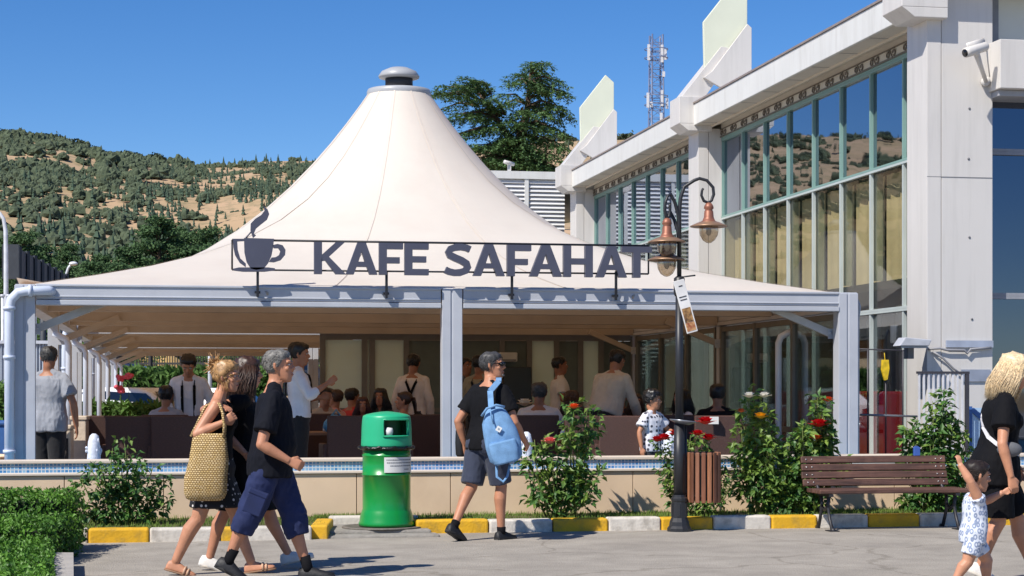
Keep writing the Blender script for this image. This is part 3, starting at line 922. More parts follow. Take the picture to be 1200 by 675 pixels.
def tree_mesh(kind, rng):
    trunk = MB(); crown = MB(); H = 1.0
    trunk.tube([(0, 0, -.02), (.005, 0, .3), (-.01, .01, .7), (0, 0, .93)], [.022, .018, .012, .004], n=7)
    N = 46 if kind == 'pine' else 40
    for i in range(N):
        t = (i + .5) / N
        if kind == 'pine':
            z = .18 + .80 * t; rr = .25 * (1 - t) ** .75 + .035
        else:
            z = .25 + .68 * t; rr = .30 * math.sin(PI * (.12 + .84 * t)) + .03
        a = i * 2.4 + rng.uniform(-.4, .4); L = rr * rng.uniform(.75, 1.2)
        e = V((math.cos(a) * L, math.sin(a) * L, z + rng.uniform(-.03, .04)))
        trunk.tube([(0, 0, z - .05), V((0, 0, z - .05)).lerp(e, .5) + V((0, 0, .01)), e], [.007, .005, .002], n=4)
        for c in range(3):
            q = V((0, 0, z)).lerp(e, .45 + .28 * c)
            cr = .058 * (1.15 if kind != 'pine' else 1.0)
            for _ in range(52):
                o = rdir(rng); o.z *= .6; p = q + o * cr * rng.uniform(.4, 1.1)
                s = rng.uniform(.006, .0135); u = rdir(rng); b = u.cross(rdir(rng)).normalized()
                crown.add([p - u * s - b * s * .5, p + u * s - b * s * .4, p + u * s * .9 + b * s * .5, p - u * s * .6 + b * s * .5], [(0, 1, 2, 3)])
    return link_mesh(trunk, kind + '_trunk_mesh', m_bark), link_mesh(crown, kind + '_crown_mesh', m_pine if kind == 'pine' else m_broad)

def woods():
    rng = random.Random(5)
    pm = [tree_mesh('pine', rng) for _ in range(3)]; bm_ = [tree_mesh('broad', rng) for _ in range(2)]
    def put(kind, px, Z, h, wid, label, group, i):
        p = W(px, Z); z = hill_z(Z, px)
        tr, cr = (pm if kind == 'pine' else bm_)[i % (3 if kind == 'pine' else 2)]
        o = thing('pine_tree' if kind == 'pine' else 'broadleaf_tree', label, 'tree', (p.x, p.y, z), rng.uniform(0, 6), group)
        for nm, me in (('trunk', tr), ('crown', cr)):
            c = link(nm, me, o); c.scale = (h * wid, h * wid, h)
    i = 0
    for row, (Z, n, hh) in enumerate(((152, 15, 12.5), (132, 14, 10.5), (112, 13, 8.0))):
        for k in range(n):
            px = -40 + (470 / n) * (k + rng.uniform(-.25, .25)) + row * 9
            top = interp(px, [-40, 60, 100, 150, 200, 260, 330, 420], [262, 285, 288, 280, 262, 285, 270, 262]) + row * 24
            h = (HOR - top) / FPX * Z + EYE - hill_z(Z, px)
            put('pine', px, Z + rng.uniform(-6, 6), h * rng.uniform(.88, 1.12), rng.uniform(1.0, 1.35), 'dark green pine in the belt of trees below the hill', 'pines below the hill', i); i += 1
    for k, (px, Z, top) in enumerate([(-20, 86, 330), (22, 84, 352), (60, 88, 345), (118, 84, 372), (150, 90, 395), (262, 92, 395), (300, 88, 385), (345, 90, 372), (392, 86, 360)]):
        put('broad', px, Z, (HOR - top) / FPX * Z + EYE, rng.uniform(1.2, 1.6), 'leafy green tree beyond the car park fence', 'trees beyond the car park', k)
woods()

def cedar():
    rng = random.Random(17)
    Z = 95.0; base = W(612, Z); s = Z / FPX
    root = thing('cedar_tree', 'tall dark cedar with layered drooping branches behind the white tent', 'tree', base)
    m = mat('cedar_needles', '#6f8f55', rough=.85, col2='#446340', scale=.5, transl=.25)
    tr = MB(); cr = MB()
    def at(px, py): return V(((px - 612) * s * CA, -(px - 612) * s * SA, ZY(py, Z)))
    top = at(622, 80)
    tr.tube([(0, 0, 0), at(606, 260), at(606, 180), at(618, 130), top], [.5, .42, .32, .18, .04], n=10)
    tr.tube([at(606, 190), at(590, 150), at(560, 108)], [.2, .14, .05], n=7)
    def spray(p, d, L, w):
        """flat drooping fan of needle tufts along a twig"""
        d = d.normalized()
        n = max(3, int(L / .16))
        side = d.cross(V((0, 0, 1))).normalized()
        for i in range(n):
            t = (i + .5) / n
            c = p + d * (L * t) + V((0, 0, -.50 * L * t * t))
            for q in range(15):
                off = side * rng.uniform(-w, w) * 1.3 * (1 - .5 * t) + V((0, 0, rng.choice((rng.uniform(-.05, .03), rng.uniform(-.05, .03), rng.uniform(-.26, -.05))))) + d * rng.uniform(-.15, .15)
                a = c + off
                u = (side * rng.uniform(-1, 1) + d * rng.uniform(-.2, 1) + V((0, 0, rng.uniform(-.55, .1)))).normalized()
                b = u.cross(V((rng.uniform(-.4, .4), rng.uniform(-.4, .4), 1))).normalized(); ss = rng.uniform(.06, .115)
                cr.add([a - b * ss * .5, a + u * ss * 1.9, a + b * ss * .5], [(0, 1, 2)])
    # branch ends in the picture plane (px, py, start py, start px)
    lay = [(624, 76, 84, 622), (645, 80, 86, 622), (655, 96, 96, 620), (600, 96, 100, 620), (662, 118, 106, 620), (588, 112, 122, 617), (668, 128, 124, 617), (560, 95, 110, 575), (535, 95, 112, 570), (515, 108, 116, 560), (508, 118, 124, 560), (540, 122, 136, 585), (528, 140, 140, 585), (660, 152, 146, 610), (640, 142, 140, 612), (560, 146, 150, 590), (520, 158, 152, 590), (668, 172, 160, 606), (645, 160, 160, 606), (600, 152, 152, 606), (575, 160, 168, 606), (540, 180, 180, 600), (650, 190, 178, 606), (635, 182, 178, 606), (575, 188, 190, 604), (620, 196, 190, 604), (655, 205, 196, 604), (560, 205, 200, 604), (600, 205, 205, 604), (640, 214, 208, 604), (590, 225, 215, 604), (648, 228, 220, 604), (560, 235, 225, 604), (585, 165, 170, 604), (610, 168, 172, 604), (630, 172, 176, 604), (560, 172, 176, 602), (545, 192, 186, 602), (580, 178, 182, 604), (610, 184, 186, 604), (660, 196, 186, 604), (672, 204, 194, 604), (590, 198, 196, 604), (640, 200, 194, 604), (570, 196, 194, 604), (668, 212, 204, 604), (615, 150, 150, 608), (606, 132, 134, 612), (640, 112, 114, 618), (634, 100, 102, 620), (648, 130, 126, 616), (548, 104, 114, 568), (556, 128, 134, 585), (578, 126, 134, 592)]
    for ex, ey, sy, sx in lay:
        for dep in (-1.4, .9):
            jx = rng.uniform(-7, 7); jy = rng.uniform(-5, 7)
            shrink = 1 - abs(dep) * .16
            a = at(sx, sy); b = at(sx + (ex + jx - sx) * shrink, ey + jy) + V((SA, CA, 0)) * dep * 1.3
            mid = a.lerp(b, .5) + V((0, 0, .25))
            tr.tube([a, mid, b], [.09, .055, .02], n=5)
            L = (b - a).length
            for t in np.linspace(.3, 1.0, max(3, int(L / .55))):
                p = a.lerp(b, t) + V((0, 0, .5 * t * (1 - t)))
                d = (b - a).normalized()
                for sg in (-1, 1):
                    sd = (d * .7 + d.cross(V((0, 0, 1))) * sg * .9).normalized()
                    spray(p, sd, rng.uniform(.5, .95), .16)
            spray(b, (b - a), .8, .2)
    tr.build('trunk', m_bark, root); cr.build('crown', m, root)
cedar()
# ------------------------------------------------------------------ pavilion tents
TY = 20.2            # front plane of the tent
TX0, TX1 = -1.65, 7.80
TXC = (TX0 + TX1) / 2
TW = TX1 - TX0
m_frame = mat('frame_paint', '#b4b7be', rough=.45, var=.05, scale=2.5, dirt=.22, dcol='#8c919c', dscale=2.2, bump=.03)
m_frame2 = mat('frame_inner', '#a79c90', rough=.55, var=.08, scale=3)
m_pvc = mat('tent_fabric', '#eee6da', rough=.5, var=.02, scale=.8, transl=.27, tcol='#e8b47c', dirt=.22, dcol='#cdbfb2', dscale=1.1, spec=.35, bump=.35, bscale=1.6)
m_seam = mat('tent_seam', '#d3c7ba', rough=.55, var=.05)
m_vent = mat('vent_metal', '#a3a5a8', rough=.4, var=.06, scale=4)
m_ventd = mat('vent_dark', '#2b2d33', rough=.6)
m_pipe = mat('downpipe_white', '#c9d1e0', rough=.35, var=.04)

ZB0, ZB1 = 2.33, 2.55
R0 = .42
ZT = 5.52

def roof_pt(th, t, y0):
    """th angle round the mast, t 0 at the crown ring, 1 at the frame"""
    c, s = math.cos(th), math.sin(th)
    hx, hy = TW / 2 - .02, 5.0
    q = 1 / max(abs(c) / hx, abs(s) / hy)
    # rounded blend from circle to rectangle
    ex = smooth01((t - .15) / .85)
    r1 = lerp(4.75, q, ex)
    rr = lerp(R0, r1, t)
    g = .34 * (1 - t) + .66 * (1 - t) ** 2.75
    corner = (q / 4.85 - 1) * (1 - t) * t * 1.2
    z = ZB1 - .006 + (ZT - ZB1) * g + corner * .18
    return V((TXC + c * rr, y0 + 5.0 + s * rr, z))

def tent(y0, label, front=True):
    root = thing('pavilion_tent', label, 'tent', (TXC, y0 + 5.0, .15))
    N = 96; T = [0, .03, .07, .12, .18, .25, .33, .42, .52, .63, .74, .85, .93, 1.0]
    rf = MB()
    rf.loft([[roof_pt(2 * PI * k / N + .0001, t, y0) for k in range(N)] for t in T[::-1]], cap=False)
    roof = rf.build('roof', m_pvc, root, True)
    for k in range(12):
        th = 2 * PI * (k + .5) / 12
        a = MB()
        for d0, d1 in ((-.018, .018),):
            pts = []
            for t in T:
                p = roof_pt(th, t, y0); r = max(.42, (V((p.x, p.y)) - V((TXC, y0 + 5))).length)
                pts.append((roof_pt(th - .012 / r, t, y0) + V((0, 0, .007)), roof_pt(th + .012 / r, t, y0) + V((0, 0, .007))))
            vs = [q for pr in pts for q in pr]
            a.add(vs, [(2 * i, 2 * i + 1, 2 * i + 3, 2 * i + 2) for i in range(len(pts) - 1)], True)
        a.build('seam', m_seam, roof, True)
    cx, cy = TXC, y0 + 5.0
    v = MB(); v.lathe([(.40, -.10), (.44, -.09), (.445, 0), (.43, .04), (.30, .06)], 40, (cx, cy, ZT)); v.build('crown_ring', m_vent, root, True)
    v = MB(); v.lathe([(.19, 0), (.19, .16)], 32, (cx, cy, ZT + .06)); v.build('vent_neck', m_ventd, root, True)
    v = MB(); v.lathe([(.17, .135), (.275, .145), (.285, .17), (.24, .235), (.13, .285), (.02, .30)], 36, (cx, cy, ZT + .06)); v.build('vent_cap', m_vent, root, True)
    # beams: eaves all round with a stepped profile
    def eave(name, x0, x1, ya, yb, axis, out):
        b = MB()
        if axis == 'x':
            b.box(x0, x1, ya, ya + .14, ZB0 + .062, ZB1)
            b.box(x0, x1, ya - .022 * out, ya + .16, ZB0, ZB0 + .055)
            b.box(x0, x1, ya - .012 * out, ya + .01, ZB0 + .085, ZB0 + .10)
            b.box(x0, x1, ya - .016 * out, ya + .20, ZB1 - .022, ZB1 + .004)
        else:
            b.box(x0, x0 + .14, ya, yb, ZB0 + .062, ZB1 - .001)
            b.box(x0 - .02, x0 + .16, ya, yb, ZB0 + .001, ZB0 + .054)
        return b.build(name, m_frame, root, True, bevel=.006)
    mid = TXC - .015
    eave('front_beam', TX0 + .215, mid - .125, y0, 0, 'x', 1)
    eave('front_beam', mid + .125, TX1 - .215, y0, 0, 'x', 1)
    eave('side_beam', TX0, 0, y0 + .21, y0 + 10.0, 'y', 1)
    eave('side_beam', TX1 - .16, 0, y0 + .21, y0 + 10.0, 'y', 1)
    g = MB(); g.box(TX0 + .03, TX1 - .03, y0 + .205, y0 + .50, ZB1 - .10, ZB1 - .012); g.build('gutter', m_frame, root, True)
    def post(x, y, w, d, m, z1=ZB1):
        b = MB()
        b.box(x - w / 2, x + w / 2, y, y + d, .17, z1)
        b.box(x - w / 2 - .008, x - w / 2 + w * .42, y - .012, y + .03, .18, z1 - .01)
        b.box(x - w / 2 + w * .52, x + w / 2 + .008, y - .012, y + .03, .18, z1 - .01)
        b.box(x - w / 2 - .06, x + w / 2 + .06, y - .05, y + d + .05, .152, .17)
        return b.build('post', m, root, True, bevel=.005)
    post(TX0 + .10, y0, .20, .2, m_frame); post(mid, y0, .21, .2, m_frame); post(TX1 - .10, y0, .22, .2, m_frame)
    for yy in (y0 + 5.0, y0 + 9.86):
        for x in (TX0 + .085, TX1 - .085):
            b = MB(); b.box(x - .07, x + .07, yy - .07, yy + .07, .17, ZB0 - .002); b.build('post', m_frame, root, True, bevel=.005)
    # ties and braces
    for yy in (y0 + 2.6, y0 + 5.0, y0 + 7.5, y0 + 9.84):
        b = MB(); hi = .0 if yy in (y0 + 5.0, y0 + 9.84) else .03
        b.box(TX0 + .17, TX1 - .17, yy - .05, yy + .05, ZB0 + .01 + hi, ZB0 + .15 + hi); b.build('tie_beam', m_frame2, root, True, bevel=.004)
    for xx in (TX0 + 2.4, TXC, TX1 - 2.4):
        b = MB(); b.box(xx - .035, xx + .035, y0 + .22, y0 + 9.78, ZB0 + .19, ZB0 + .25); b.build('tie_rod', m_frame2, root, True)
    for yy in (y0 + .32, y0 + 5.0 - .11, y0 + 9.72):
        for x, sg in ((TX0 + .17, 1), (TX1 - .17, -1)):
            b = MB(); b.bar((x, yy, ZB0 - .26), (x + sg * .78, yy, ZB0 + .06), .05, .085); b.build('brace', m_frame2 if yy > y0 + 1 else mat('brace_metal', '#b8b6b4', rough=.4), root, True, bevel=.004)
            h = MB(); h.cbox((x + sg * .01, yy - .035, ZB0 - .25), (.12, .012, .12)); h.tube([(x + sg * .04, yy - .05, ZB0 - .24), (x + sg * .04, yy - .03, ZB0 - .24)], .016, 10); h.build('bracket', m_frame, root, True)
    # rafters under the skin
    for k in range(8):
        th = 2 * PI * (k + .5) / 8
        b = MB(); pts = [roof_pt(th, t, y0) - V((0, 0, .07)) for t in T]
        b.tube(pts, .03, 6); b.build('rafter', m_frame2, root, True)
    b = MB(); b.tube([(cx, cy, 3.0), (cx, cy, ZT - .1)], .05, 12); b.tube([(cx - .01, cy, 3.0), (cx + .01, cy, 3.0)], .12, 12); b.build('flying_mast', m_frame2, root, True)
    # downpipe on the left front corner
    p = MB(); x = TX0 - .055; yp = y0 - .075
    p.tube([(x, yp, .17), (x, yp, ZB1 - .27), (x + .02, yp, ZB1 - .17), (x + .09, yp, ZB1 - .095), (x + .20, yp, ZB1 - .075), (x + .40, yp + .02, ZB1 - .07), (x + .44, yp + .07, ZB1 - .075)], .051, 16)
    for z in (.75, 1.75, ZB1 - .28): p.tube([(x, yp, z), (x, yp, z + .035)], .066, 16)
    p.tube([(x + .2, yp, ZB1 - .075), (x + .235, yp, ZB1 - .074)], .066, 16)
    p.build('downpipe', m_pipe, root, True)
    q = MB(); x = TX1 + .05
    q.tube([(x + .01, y0 + .14, .17), (x + .01, y0 + .14, ZB1 - .3), (x + .015, y0 + .10, ZB1 - .16), (x - .03, y0 + .08, ZB1 - .07)], .03, 10)
    q.build('downpipe', mat('pipe_thin', '#9aa2ad', rough=.5), root, True)
    # side downpipes with an elbow
    for yy, x, sg in ((y0 + 4.7, TX0 + .3, 1), (y0 + 9.5, TX0 + .3, 1)) + (((y0 + 1.9, TX1 - .30, -1),) if y0 < 21 else ()):
        b = MB(); b.tube([(x, yy, .17), (x, yy, ZB0 - .32), (x - sg * .03, yy, ZB0 - .24), (x - sg * .11, yy, ZB0 - .20), (x - sg * .2, yy, ZB0 - .16)], .042, 12)
        b.build('downpipe', m_pipe, root, True)
    # end plate at the corner (white edge of the skin)
    e = MB(); e.add([roof_pt(PI * 1.25, t, y0) + V((0, 0, .01)) for t in (1,)] + [V((TX0 + .01, y0 + .05, ZB1 + .07)), V((TX0 + .3, y0 + .03, ZB1 + .018))], [(0, 1, 2)]); e.build('skin_edge', m_pvc, root, True)
    return root
tent(TY, 'white peaked cafe tent with pale blue frame and the big letter sign')
t2 = tent(TY + 10.25, 'second white tent standing close behind the cafe tent')
t3 = tent(TY + 20.5, 'third white tent, farthest back in the row')

# ------------------------------------------------------------------ sign
def sign():
    y = TY - .115
    root = thing('cafe_sign', 'dark grey letter sign with a steaming cup standing on the tent beam', 'sign', (on_y(516, y)[0], y, ZB1))
    m = mat('sign_grey', '#4a4c5c', rough=.5, var=.06, scale=5, bump=.02); mr = mat('sign_rod', '#1c1d22', rough=.5)
    ms = mat('sign_side', '#33343f', rough=.55)
    def xz(px, py):
        x, Z = on_y(px, y); return (x, ZY(py, Z))
    S = .21
    def letter(ch, px0, px1):
        x0, Z = on_y(px0, y); x1, _ = on_y(px1, y)
        z0, z1 = 2.685, 3.035; w = x1 - x0; h = z1 - z0
        def P(u, v): return (x0 + u * w, z0 + v * h)
        s = .085 / w; sv = .068 / h
        polys = []
        if ch == 'K':
            polys = [[(0, 0), (s, 0), (s, 1), (0, 1)], [(s * .9, .40), (s * 1.05, .62), (.70, 1), (1.0, 1), (.48, .54), (1.03, 0), (.70, 0), (.36, .42)]]
        elif ch == 'A':
            polys = [[(0, 0), (.25, 0), (.34, .24), (.66, .24), (.60, .40), (.40, .40), (.5, .72), (.5, 1), (.37, 1)], [(1, 0), (.75, 0), (.66, .24), (.60, .40), (.5, .72), (.5, 1), (.63, 1)]]
        elif ch == 'F':
            polys = [[(0, 0), (s, 0), (s, .36), (.86, .36), (.86, .36 + sv), (s, .36 + sv), (s, 1 - sv), (1, 1 - sv), (1, 1), (0, 1)]]
        elif ch == 'E':
            polys = [[(0, 0), (1, 0), (1, sv), (s, sv), (s, .40), (.90, .40), (.90, .40 + sv), (s, .40 + sv), (s, 1 - sv), (1, 1 - sv), (1, 1), (0, 1)]]
        elif ch == 'H':
            polys = [[(0, 0), (s, 0), (s, .40), (1 - s, .40), (1 - s, 0), (1, 0), (1, 1), (1 - s, 1), (1 - s, .40 + sv), (s, .40 + sv), (s, 1), (0, 1)]]
        elif ch == 'T':
            polys = [[(.5 - s / 2, 0), (.5 + s / 2, 0), (.5 + s / 2, 1 - sv), (1, 1 - sv), (1, 1), (0, 1), (0, 1 - sv), (.5 - s / 2, 1 - sv)]]
        elif ch == 'S':
            c = [(.93, .83), (.80, .88), (.62, .905), (.42, .895), (.24, .84), (.17, .74), (.22, .64), (.40, .56), (.62, .48), (.80, .38), (.84, .27), (.77, .16), (.58, .10), (.38, .09), (.20, .12), (.05, .18)]
            L = []; Rr = []
            pts = [V((a * w, b * h)) for a, b in c]
            for i, p in enumerate(pts):
                d = (pts[min(i + 1, len(pts) - 1)] - pts[max(i - 1, 0)]).normalized(); n = V((-d.y, d.x)); hw = .039 if 2 < i < 13 else .036
                L.append(p + n * hw); Rr.append(p - n * hw)
            q = L + Rr[::-1]
            polys = [[(a.x / w, a.y / h) for a in q]]
        mb = MB()
        for pl in polys: mb.prism([P(u, v) for u, v in pl], y - .04, y + .04)
        return mb.build('letter_' + ch.lower(), m, root, True)
    for ch, a, b in (('K', 368, 404), ('A', 405, 442), ('F', 444, 472), ('E', 474, 502), ('S', 520, 553), ('A', 554, 591), ('F', 594, 622), ('A', 620, 658), ('H', 660, 694), ('A', 698, 734), ('T', 728, 763)):
        letter(ch, a, b)
    fr = MB()
    def rod(a, b, r=.010): fr.tube([V((a[0], y + .005, a[1])), V((b[0], y + .005, b[1]))], r, 6)
    L = xz(272, 281); Lb = xz(272, 316); Rt = xz(760, 288); Rb = xz(760, 321)
    rod(L, Rt, .012); rod(Lb, Rb); rod(L, Lb); rod(Rt, Rb)
    for px in (302, 453, 600, 722):
        p = xz(px, 318); fr.box(p[0] - .014, p[0] + .014, y - .006, y + .016, ZB1 - .12, p[1] + .0)
        fr.box(p[0] - .03, p[0] + .03, y + .016, TY - .02, ZB1 - .08, ZB1 - .055)
    fr.build('frame', mr, root, True)
    cup = MB()
    def pr(pts, d=.03): cup.prism([xz(*p) for p in pts], y - d, y + d)
    pr([(286, 279), (321, 280), (320, 290), (318, 300), (314, 309), (309, 315), (300, 316.5), (294, 315), (289, 307), (286.5, 296)])
    outer = [(319, 287.5), (325, 286), (331, 287.5), (334.5, 293), (334, 299), (329, 305), (321, 307.5), (315, 307)]
    inner = [(318, 302), (323, 301.5), (327, 299), (328.5, 294.5), (326, 291), (321, 291)]
    pr(outer + inner)
    pr([(273, 280), (286, 280), (286, 282.5), (278, 283), (278.5, 293), (281.5, 303), (288, 309), (288, 313), (281, 308), (275.5, 299), (273.5, 290)])
    pr([(273, 315), (280, 313.5), (314, 313.5), (322, 314.5), (322, 317), (310, 318.5), (285, 318.5), (273, 317)])
    cup.build('cup', m, root, True)
    st = MB()
    pr2 = [(296.5, 279), (293.5, 270), (293.8, 262), (299, 256.5), (306, 252), (310, 247), (309, 241.5), (313.5, 245.5), (315.5, 251), (313, 257.5), (306, 263), (300, 268), (297.5, 274), (300, 276)]
    st.prism([xz(*p) for p in pr2], y - .02, y + .02)
    st.tube([V((xz(288, 279)[0], y, xz(288, 279)[1])), V((xz(295, 271)[0], y, xz(295, 271)[1]))], .008, 6)
    st.build('steam', m, root, True)
sign()

# ------------------------------------------------------------------ pool wall, grass, kerb
m_stone = mat('wall_stone', '#dcc2a4', rough=.55, var=.06, scale=2.2, dirt=.28, dcol='#b8977a', dscale=1.6, bump=.05, bscale=60)
m_cop = mat('wall_coping', '#d9cbbb', rough=.5, var=.06, scale=3, dirt=.2, dscale=3)
WY = 19.13
GRASS_Z = .125
def tile_mat():
    m = bpy.data.materials.new('pool_mosaic'); m.use_nodes = True
    N = m.node_tree.nodes; L = m.node_tree.links; b = N['Principled BSDF']
    tc = N.new('ShaderNodeTexCoord'); sp = N.new('ShaderNodeSeparateXYZ'); cb = N.new('ShaderNodeCombineXYZ')
    L.new(tc.outputs['Object'], sp.inputs[0]); L.new(sp.outputs['X'], cb.inputs['X']); L.new(sp.outputs['Z'], cb.inputs['Y'])
    br = N.new('ShaderNodeTexBrick'); br.offset = 0.0; br.inputs['Scale'].default_value = 1.0
    br.inputs['Brick Width'].default_value = .038; br.inputs['Row Height'].default_value = .034; br.inputs['Mortar Size'].default_value = .0045; br.inputs['Bias'].default_value = -.1
    br.inputs['Color1'].default_value = lin('#3f86c4'); br.inputs['Color2'].default_value = lin('#8fc0e0'); br.inputs['Mortar'].default_value = lin('#d5dde2')
    L.new(cb.outputs[0], br.inputs['Vector'])
    nz = N.new('ShaderNodeTexNoise'); nz.inputs['Scale'].default_value = .8; L.new(tc.outputs['Object'], nz.inputs['Vector'])
    mx = N.new('ShaderNodeMix'); mx.data_type = 'RGBA'; mx.blend_type = 'MULTIPLY'; mx.inputs['Factor'].default_value = .35
    L.new(br.outputs['Color'], mx.inputs['A']); L.new(nz.outputs['Color'], mx.inputs['B']); L.new(mx.outputs['Result'], b.inputs['Base Color'])
    b.inputs['Roughness'].default_value = .2
    return m
def pool():
    root = thing('pool_wall', 'low beige stone pool wall with a band of blue mosaic tiles', 'wall', (2.0, WY + .2, .0))
    x0, x1 = -9.0, 13.0
    c = MB(); x = x0; rng = random.Random(2)
    while x < x1:
        w = .99
        c.box(x + .004, min(x1, x + w - .004), WY, WY + .04, .05, .545)
        x += w
    c.build('cladding', m_stone, root, True, bevel=.003)
    b = MB(); b.box(x0, x1, WY + .041, WY + .22, -.1, .548); b.build('core', mat('mortar', '#8f7a66', rough=.9), root, True)
    b = MB(); b.box(x0, x1, WY - .025, WY + .22, .55, .578); b.build('ledge', m_cop, root, True, bevel=.006)
    b = MB(); b.box(x0, x1, WY + .02, WY + .22, .578, .672); b.build('tile_band', tile_mat(), root, True)
    b = MB(); b.box(x0, x1, WY - .005, WY + .26, .672, .708); b.build('coping', m_cop, root, True, bevel=.008)
    b = MB(); b.box(x0, x1, WY + .26, WY + .262, -.1, .66); b.box(x0, x1, TY - .22, TY - .12, -.1, .30); b.build('basin', mat('basin_blue', '#7db4d4', rough=.3), root, True)
    w = MB(); w.box(x0, x1, WY + .263, TY - .221, .0, .24)
    mw = mat('pool_water', '#7fb4cc', rough=.04, var=.02, bump=.25, bscale=5)
    o = w.build('water', mw); tag(o, kind='structure')
    # spray heads
    m_foam = mat('water_foam', '#eef2fa', rough=.35, var=.05, scale=30, transl=.25, tcol='#dfe8f5', bump=.4, bscale=30)
    for i, (px, lab) in enumerate(((110, 'white foaming water jet beside the leafy bush at the left end of the pool wall'), (617, 'white foaming water jet rising by the pink rose bush'), (784, 'white foaming water jet left of the black lamp post'), (1092, 'white foaming water jet behind the bench near the metal railing'))):
        x, Z = on_y(px, WY + .5)
        rng = random.Random(i)
        f = MB(); rings = []
        for z, r in ((.22, .16), (.45, .105), (.65, .075), (.78, .066), (.88, .060), (.94, .045), (.965, .018)):
            rings.append([(r * math.cos(a) * (1 + .22 * mnoise.noise(V((math.cos(a) * 2, math.sin(a) * 2, z * 9 + i)))), r * math.sin(a) * (1 + .2 * mnoise.noise(V((math.cos(a) * 2, math.sin(a) * 2, z * 9 + 3 + i)))), z) for a in [2 * PI * k / 14 for k in range(14)]])
        f.loft(rings[::-1] if False else rings)
        for k in range(46):
            a = rng.uniform(0, 2 * PI); t = rng.random(); z = .30 + .64 * t; r = rng.uniform(.05, .10) * (1.4 - t * .7)
            f.ball((r * math.cos(a), r * math.sin(a), z), rng.uniform(.006, .016), None, rng.uniform(.01, .035), 6, 4)
        o = f.build('water_jet', m_foam); o.location = (x, WY + .5, 0); tag(o, lab, 'water jet', 'water jets in the pool')
pool()

m_white = mat('kerb_white', '#cfc8bd', rough=.75, var=.10, scale=6, dirt=.75, dcol='#8d857a', dscale=7, bump=.25, bscale=40)
m_yel = mat('kerb_yellow', '#d8a61c', rough=.7, var=.10, scale=6, dirt=.7, dcol='#8e7a42', dscale=7, bump=.25, bscale=40)
def kerb():
    rng = random.Random(8)
    def run(root, y, segs):
        for a, b, c in segs:
            x0, _ = on_y(a, y); x1, _ = on_y(b, y)
            k = MB(); k.box(x0 + .004, x1 - .004, y + rng.uniform(-.008, .008), y + .17, -.05, .132 + rng.uniform(-.004, .006))
            k.build('kerb_stone', m_yel if c == 'y' else m_white, root, True, bevel=.022, seg=3)
    KL, KR = 17.40, 17.95
    r1 = thing('kerb', 'left run of white and yellow painted kerb stones ending at the drain recess', 'kerb', (on_y(230, KL)[0], KL, 0))
    run(r1, KL, [(97, 103, 'w'), (103, 175, 'y'), (175, 258, 'w'), (258, 277, 'y'), (277, 340, 'w'), (340, 366, 'w')])
    x, _ = on_y(366, KL); xe, _ = on_y(386, KL + .6)
    k = MB(); k.bar((x + .07, KL + .08, .04), (x + .20, KL + 1.0, .04), .17, .19); k.build('kerb_stone', m_yel, r1, True, bevel=.02, seg=3)
    r2 = thing('kerb', 'right run of white and yellow painted kerb stones below the lamp post and bench', 'kerb', (on_y(800, KR)[0], KR, 0))
    run(r2, KR, [(488, 573, 'y'), (573, 648, 'w'), (648, 713, 'y'), (713, 775, 'w'), (775, 836, 'y'), (836, 904, 'w'), (904, 958, 'y'), (958, 1018, 'w'), (1018, 1078, 'y'), (1078, 1140, 'w'), (1140, 1205, 'y'), (1205, 1270, 'w'), (1270, 1330, 'y')])
    r3 = thing('kerb', 'short white kerb at the back of the drain recess behind the green bin', 'kerb', (on_y(430, 18.62)[0], 18.62, 0))
    run(r3, 18.62, [(386, 430, 'w'), (430, 492, 'w')])
    x, _ = on_y(488, KR)
    k = MB(); k.bar((x - .02, KR + .14, .035), (x - .16, 18.6, .035), .16, .18); k.build('kerb_stone', m_yel, r3, True, bevel=.02, seg=3)
    # drain recess apron and grass bed
    ap = MB(); xa, _ = on_y(380, 18.0); xb, _ = on_y(490, 18.0)
    ap.box(xa - .1, xb + .1, 17.75, 18.62, -.1, .058); ap.box(xa - .2, xb + .15, 17.5, 17.75, -.1, .03)
    o = ap.build('drain_apron', mat('apron_concrete', '#8f8a82', rough=.9, var=.15, scale=8, bump=.5, dirt=.4, dscale=5), None, bevel=.02); tag(o, kind='structure')
    soil = MB(); soil.box(-9, x - .1 if False else on_y(384, KL)[0] - .02, KL + .171, WY - .001, -.05, .105)
    soil.box(on_y(384, KL)[0] - .02, on_y(489, KR)[0], 18.80, WY - .001, -.05, .104); soil.box(on_y(489, KR)[0], 13, KR + .171, WY - .001, -.05, .105)
    o = soil.build('grass_bed', mat('bed_soil', '#5d5a34', rough=.95, var=.3, scale=9, col2='#4b4a26')); tag(o, kind='structure')
    g = MB()
    m = mat('grass_blades', '#77923c', rough=.8, col2='#5d7030', scale=1.5, transl=.25)
    xl = on_y(384, KL)[0]; xr = on_y(489, KR)[0]
    for i in range(15000):
        xx = rng.uniform(-5.5, 8.5)
        ya = KL + .2 if xx < xl else (18.82 if xx < xr else KR + .19)
        yy = rng.uniform(ya, WY - .03)
        if mnoise.noise(V((xx * 1.3, yy * 2, 0))) < -.30: continue
        h = rng.uniform(.02, .055); a = rng.uniform(0, PI); dx = math.cos(a) * .006; dy = math.sin(a) * .006; lx = rng.uniform(-.02, .02); ly = rng.uniform(-.02, .02)
        g.add([(xx - dx, yy - dy, .103), (xx + dx, yy + dy, .103), (xx + lx, yy + ly, .103 + h)], [(0, 1, 2)])
    o = g.build('grass', m); tag(o, 'short green grass strip between the kerb and the pool wall', 'grass', kind='stuff')
    mh = MB(); xm, _ = on_y(448, 18.12)
    mh.lathe([(.40, .0), (.40, .014), (.36, .018), (.355, .012), (.01, .012)], 40, (xm, 18.12, .058)); 
    o = mh.build('manhole_cover', mat('cast_iron', '#6f6860', rough=.7, var=.2, scale=20, bump=.5)); tag(o, 'round iron manhole cover under the green bin', 'manhole cover')
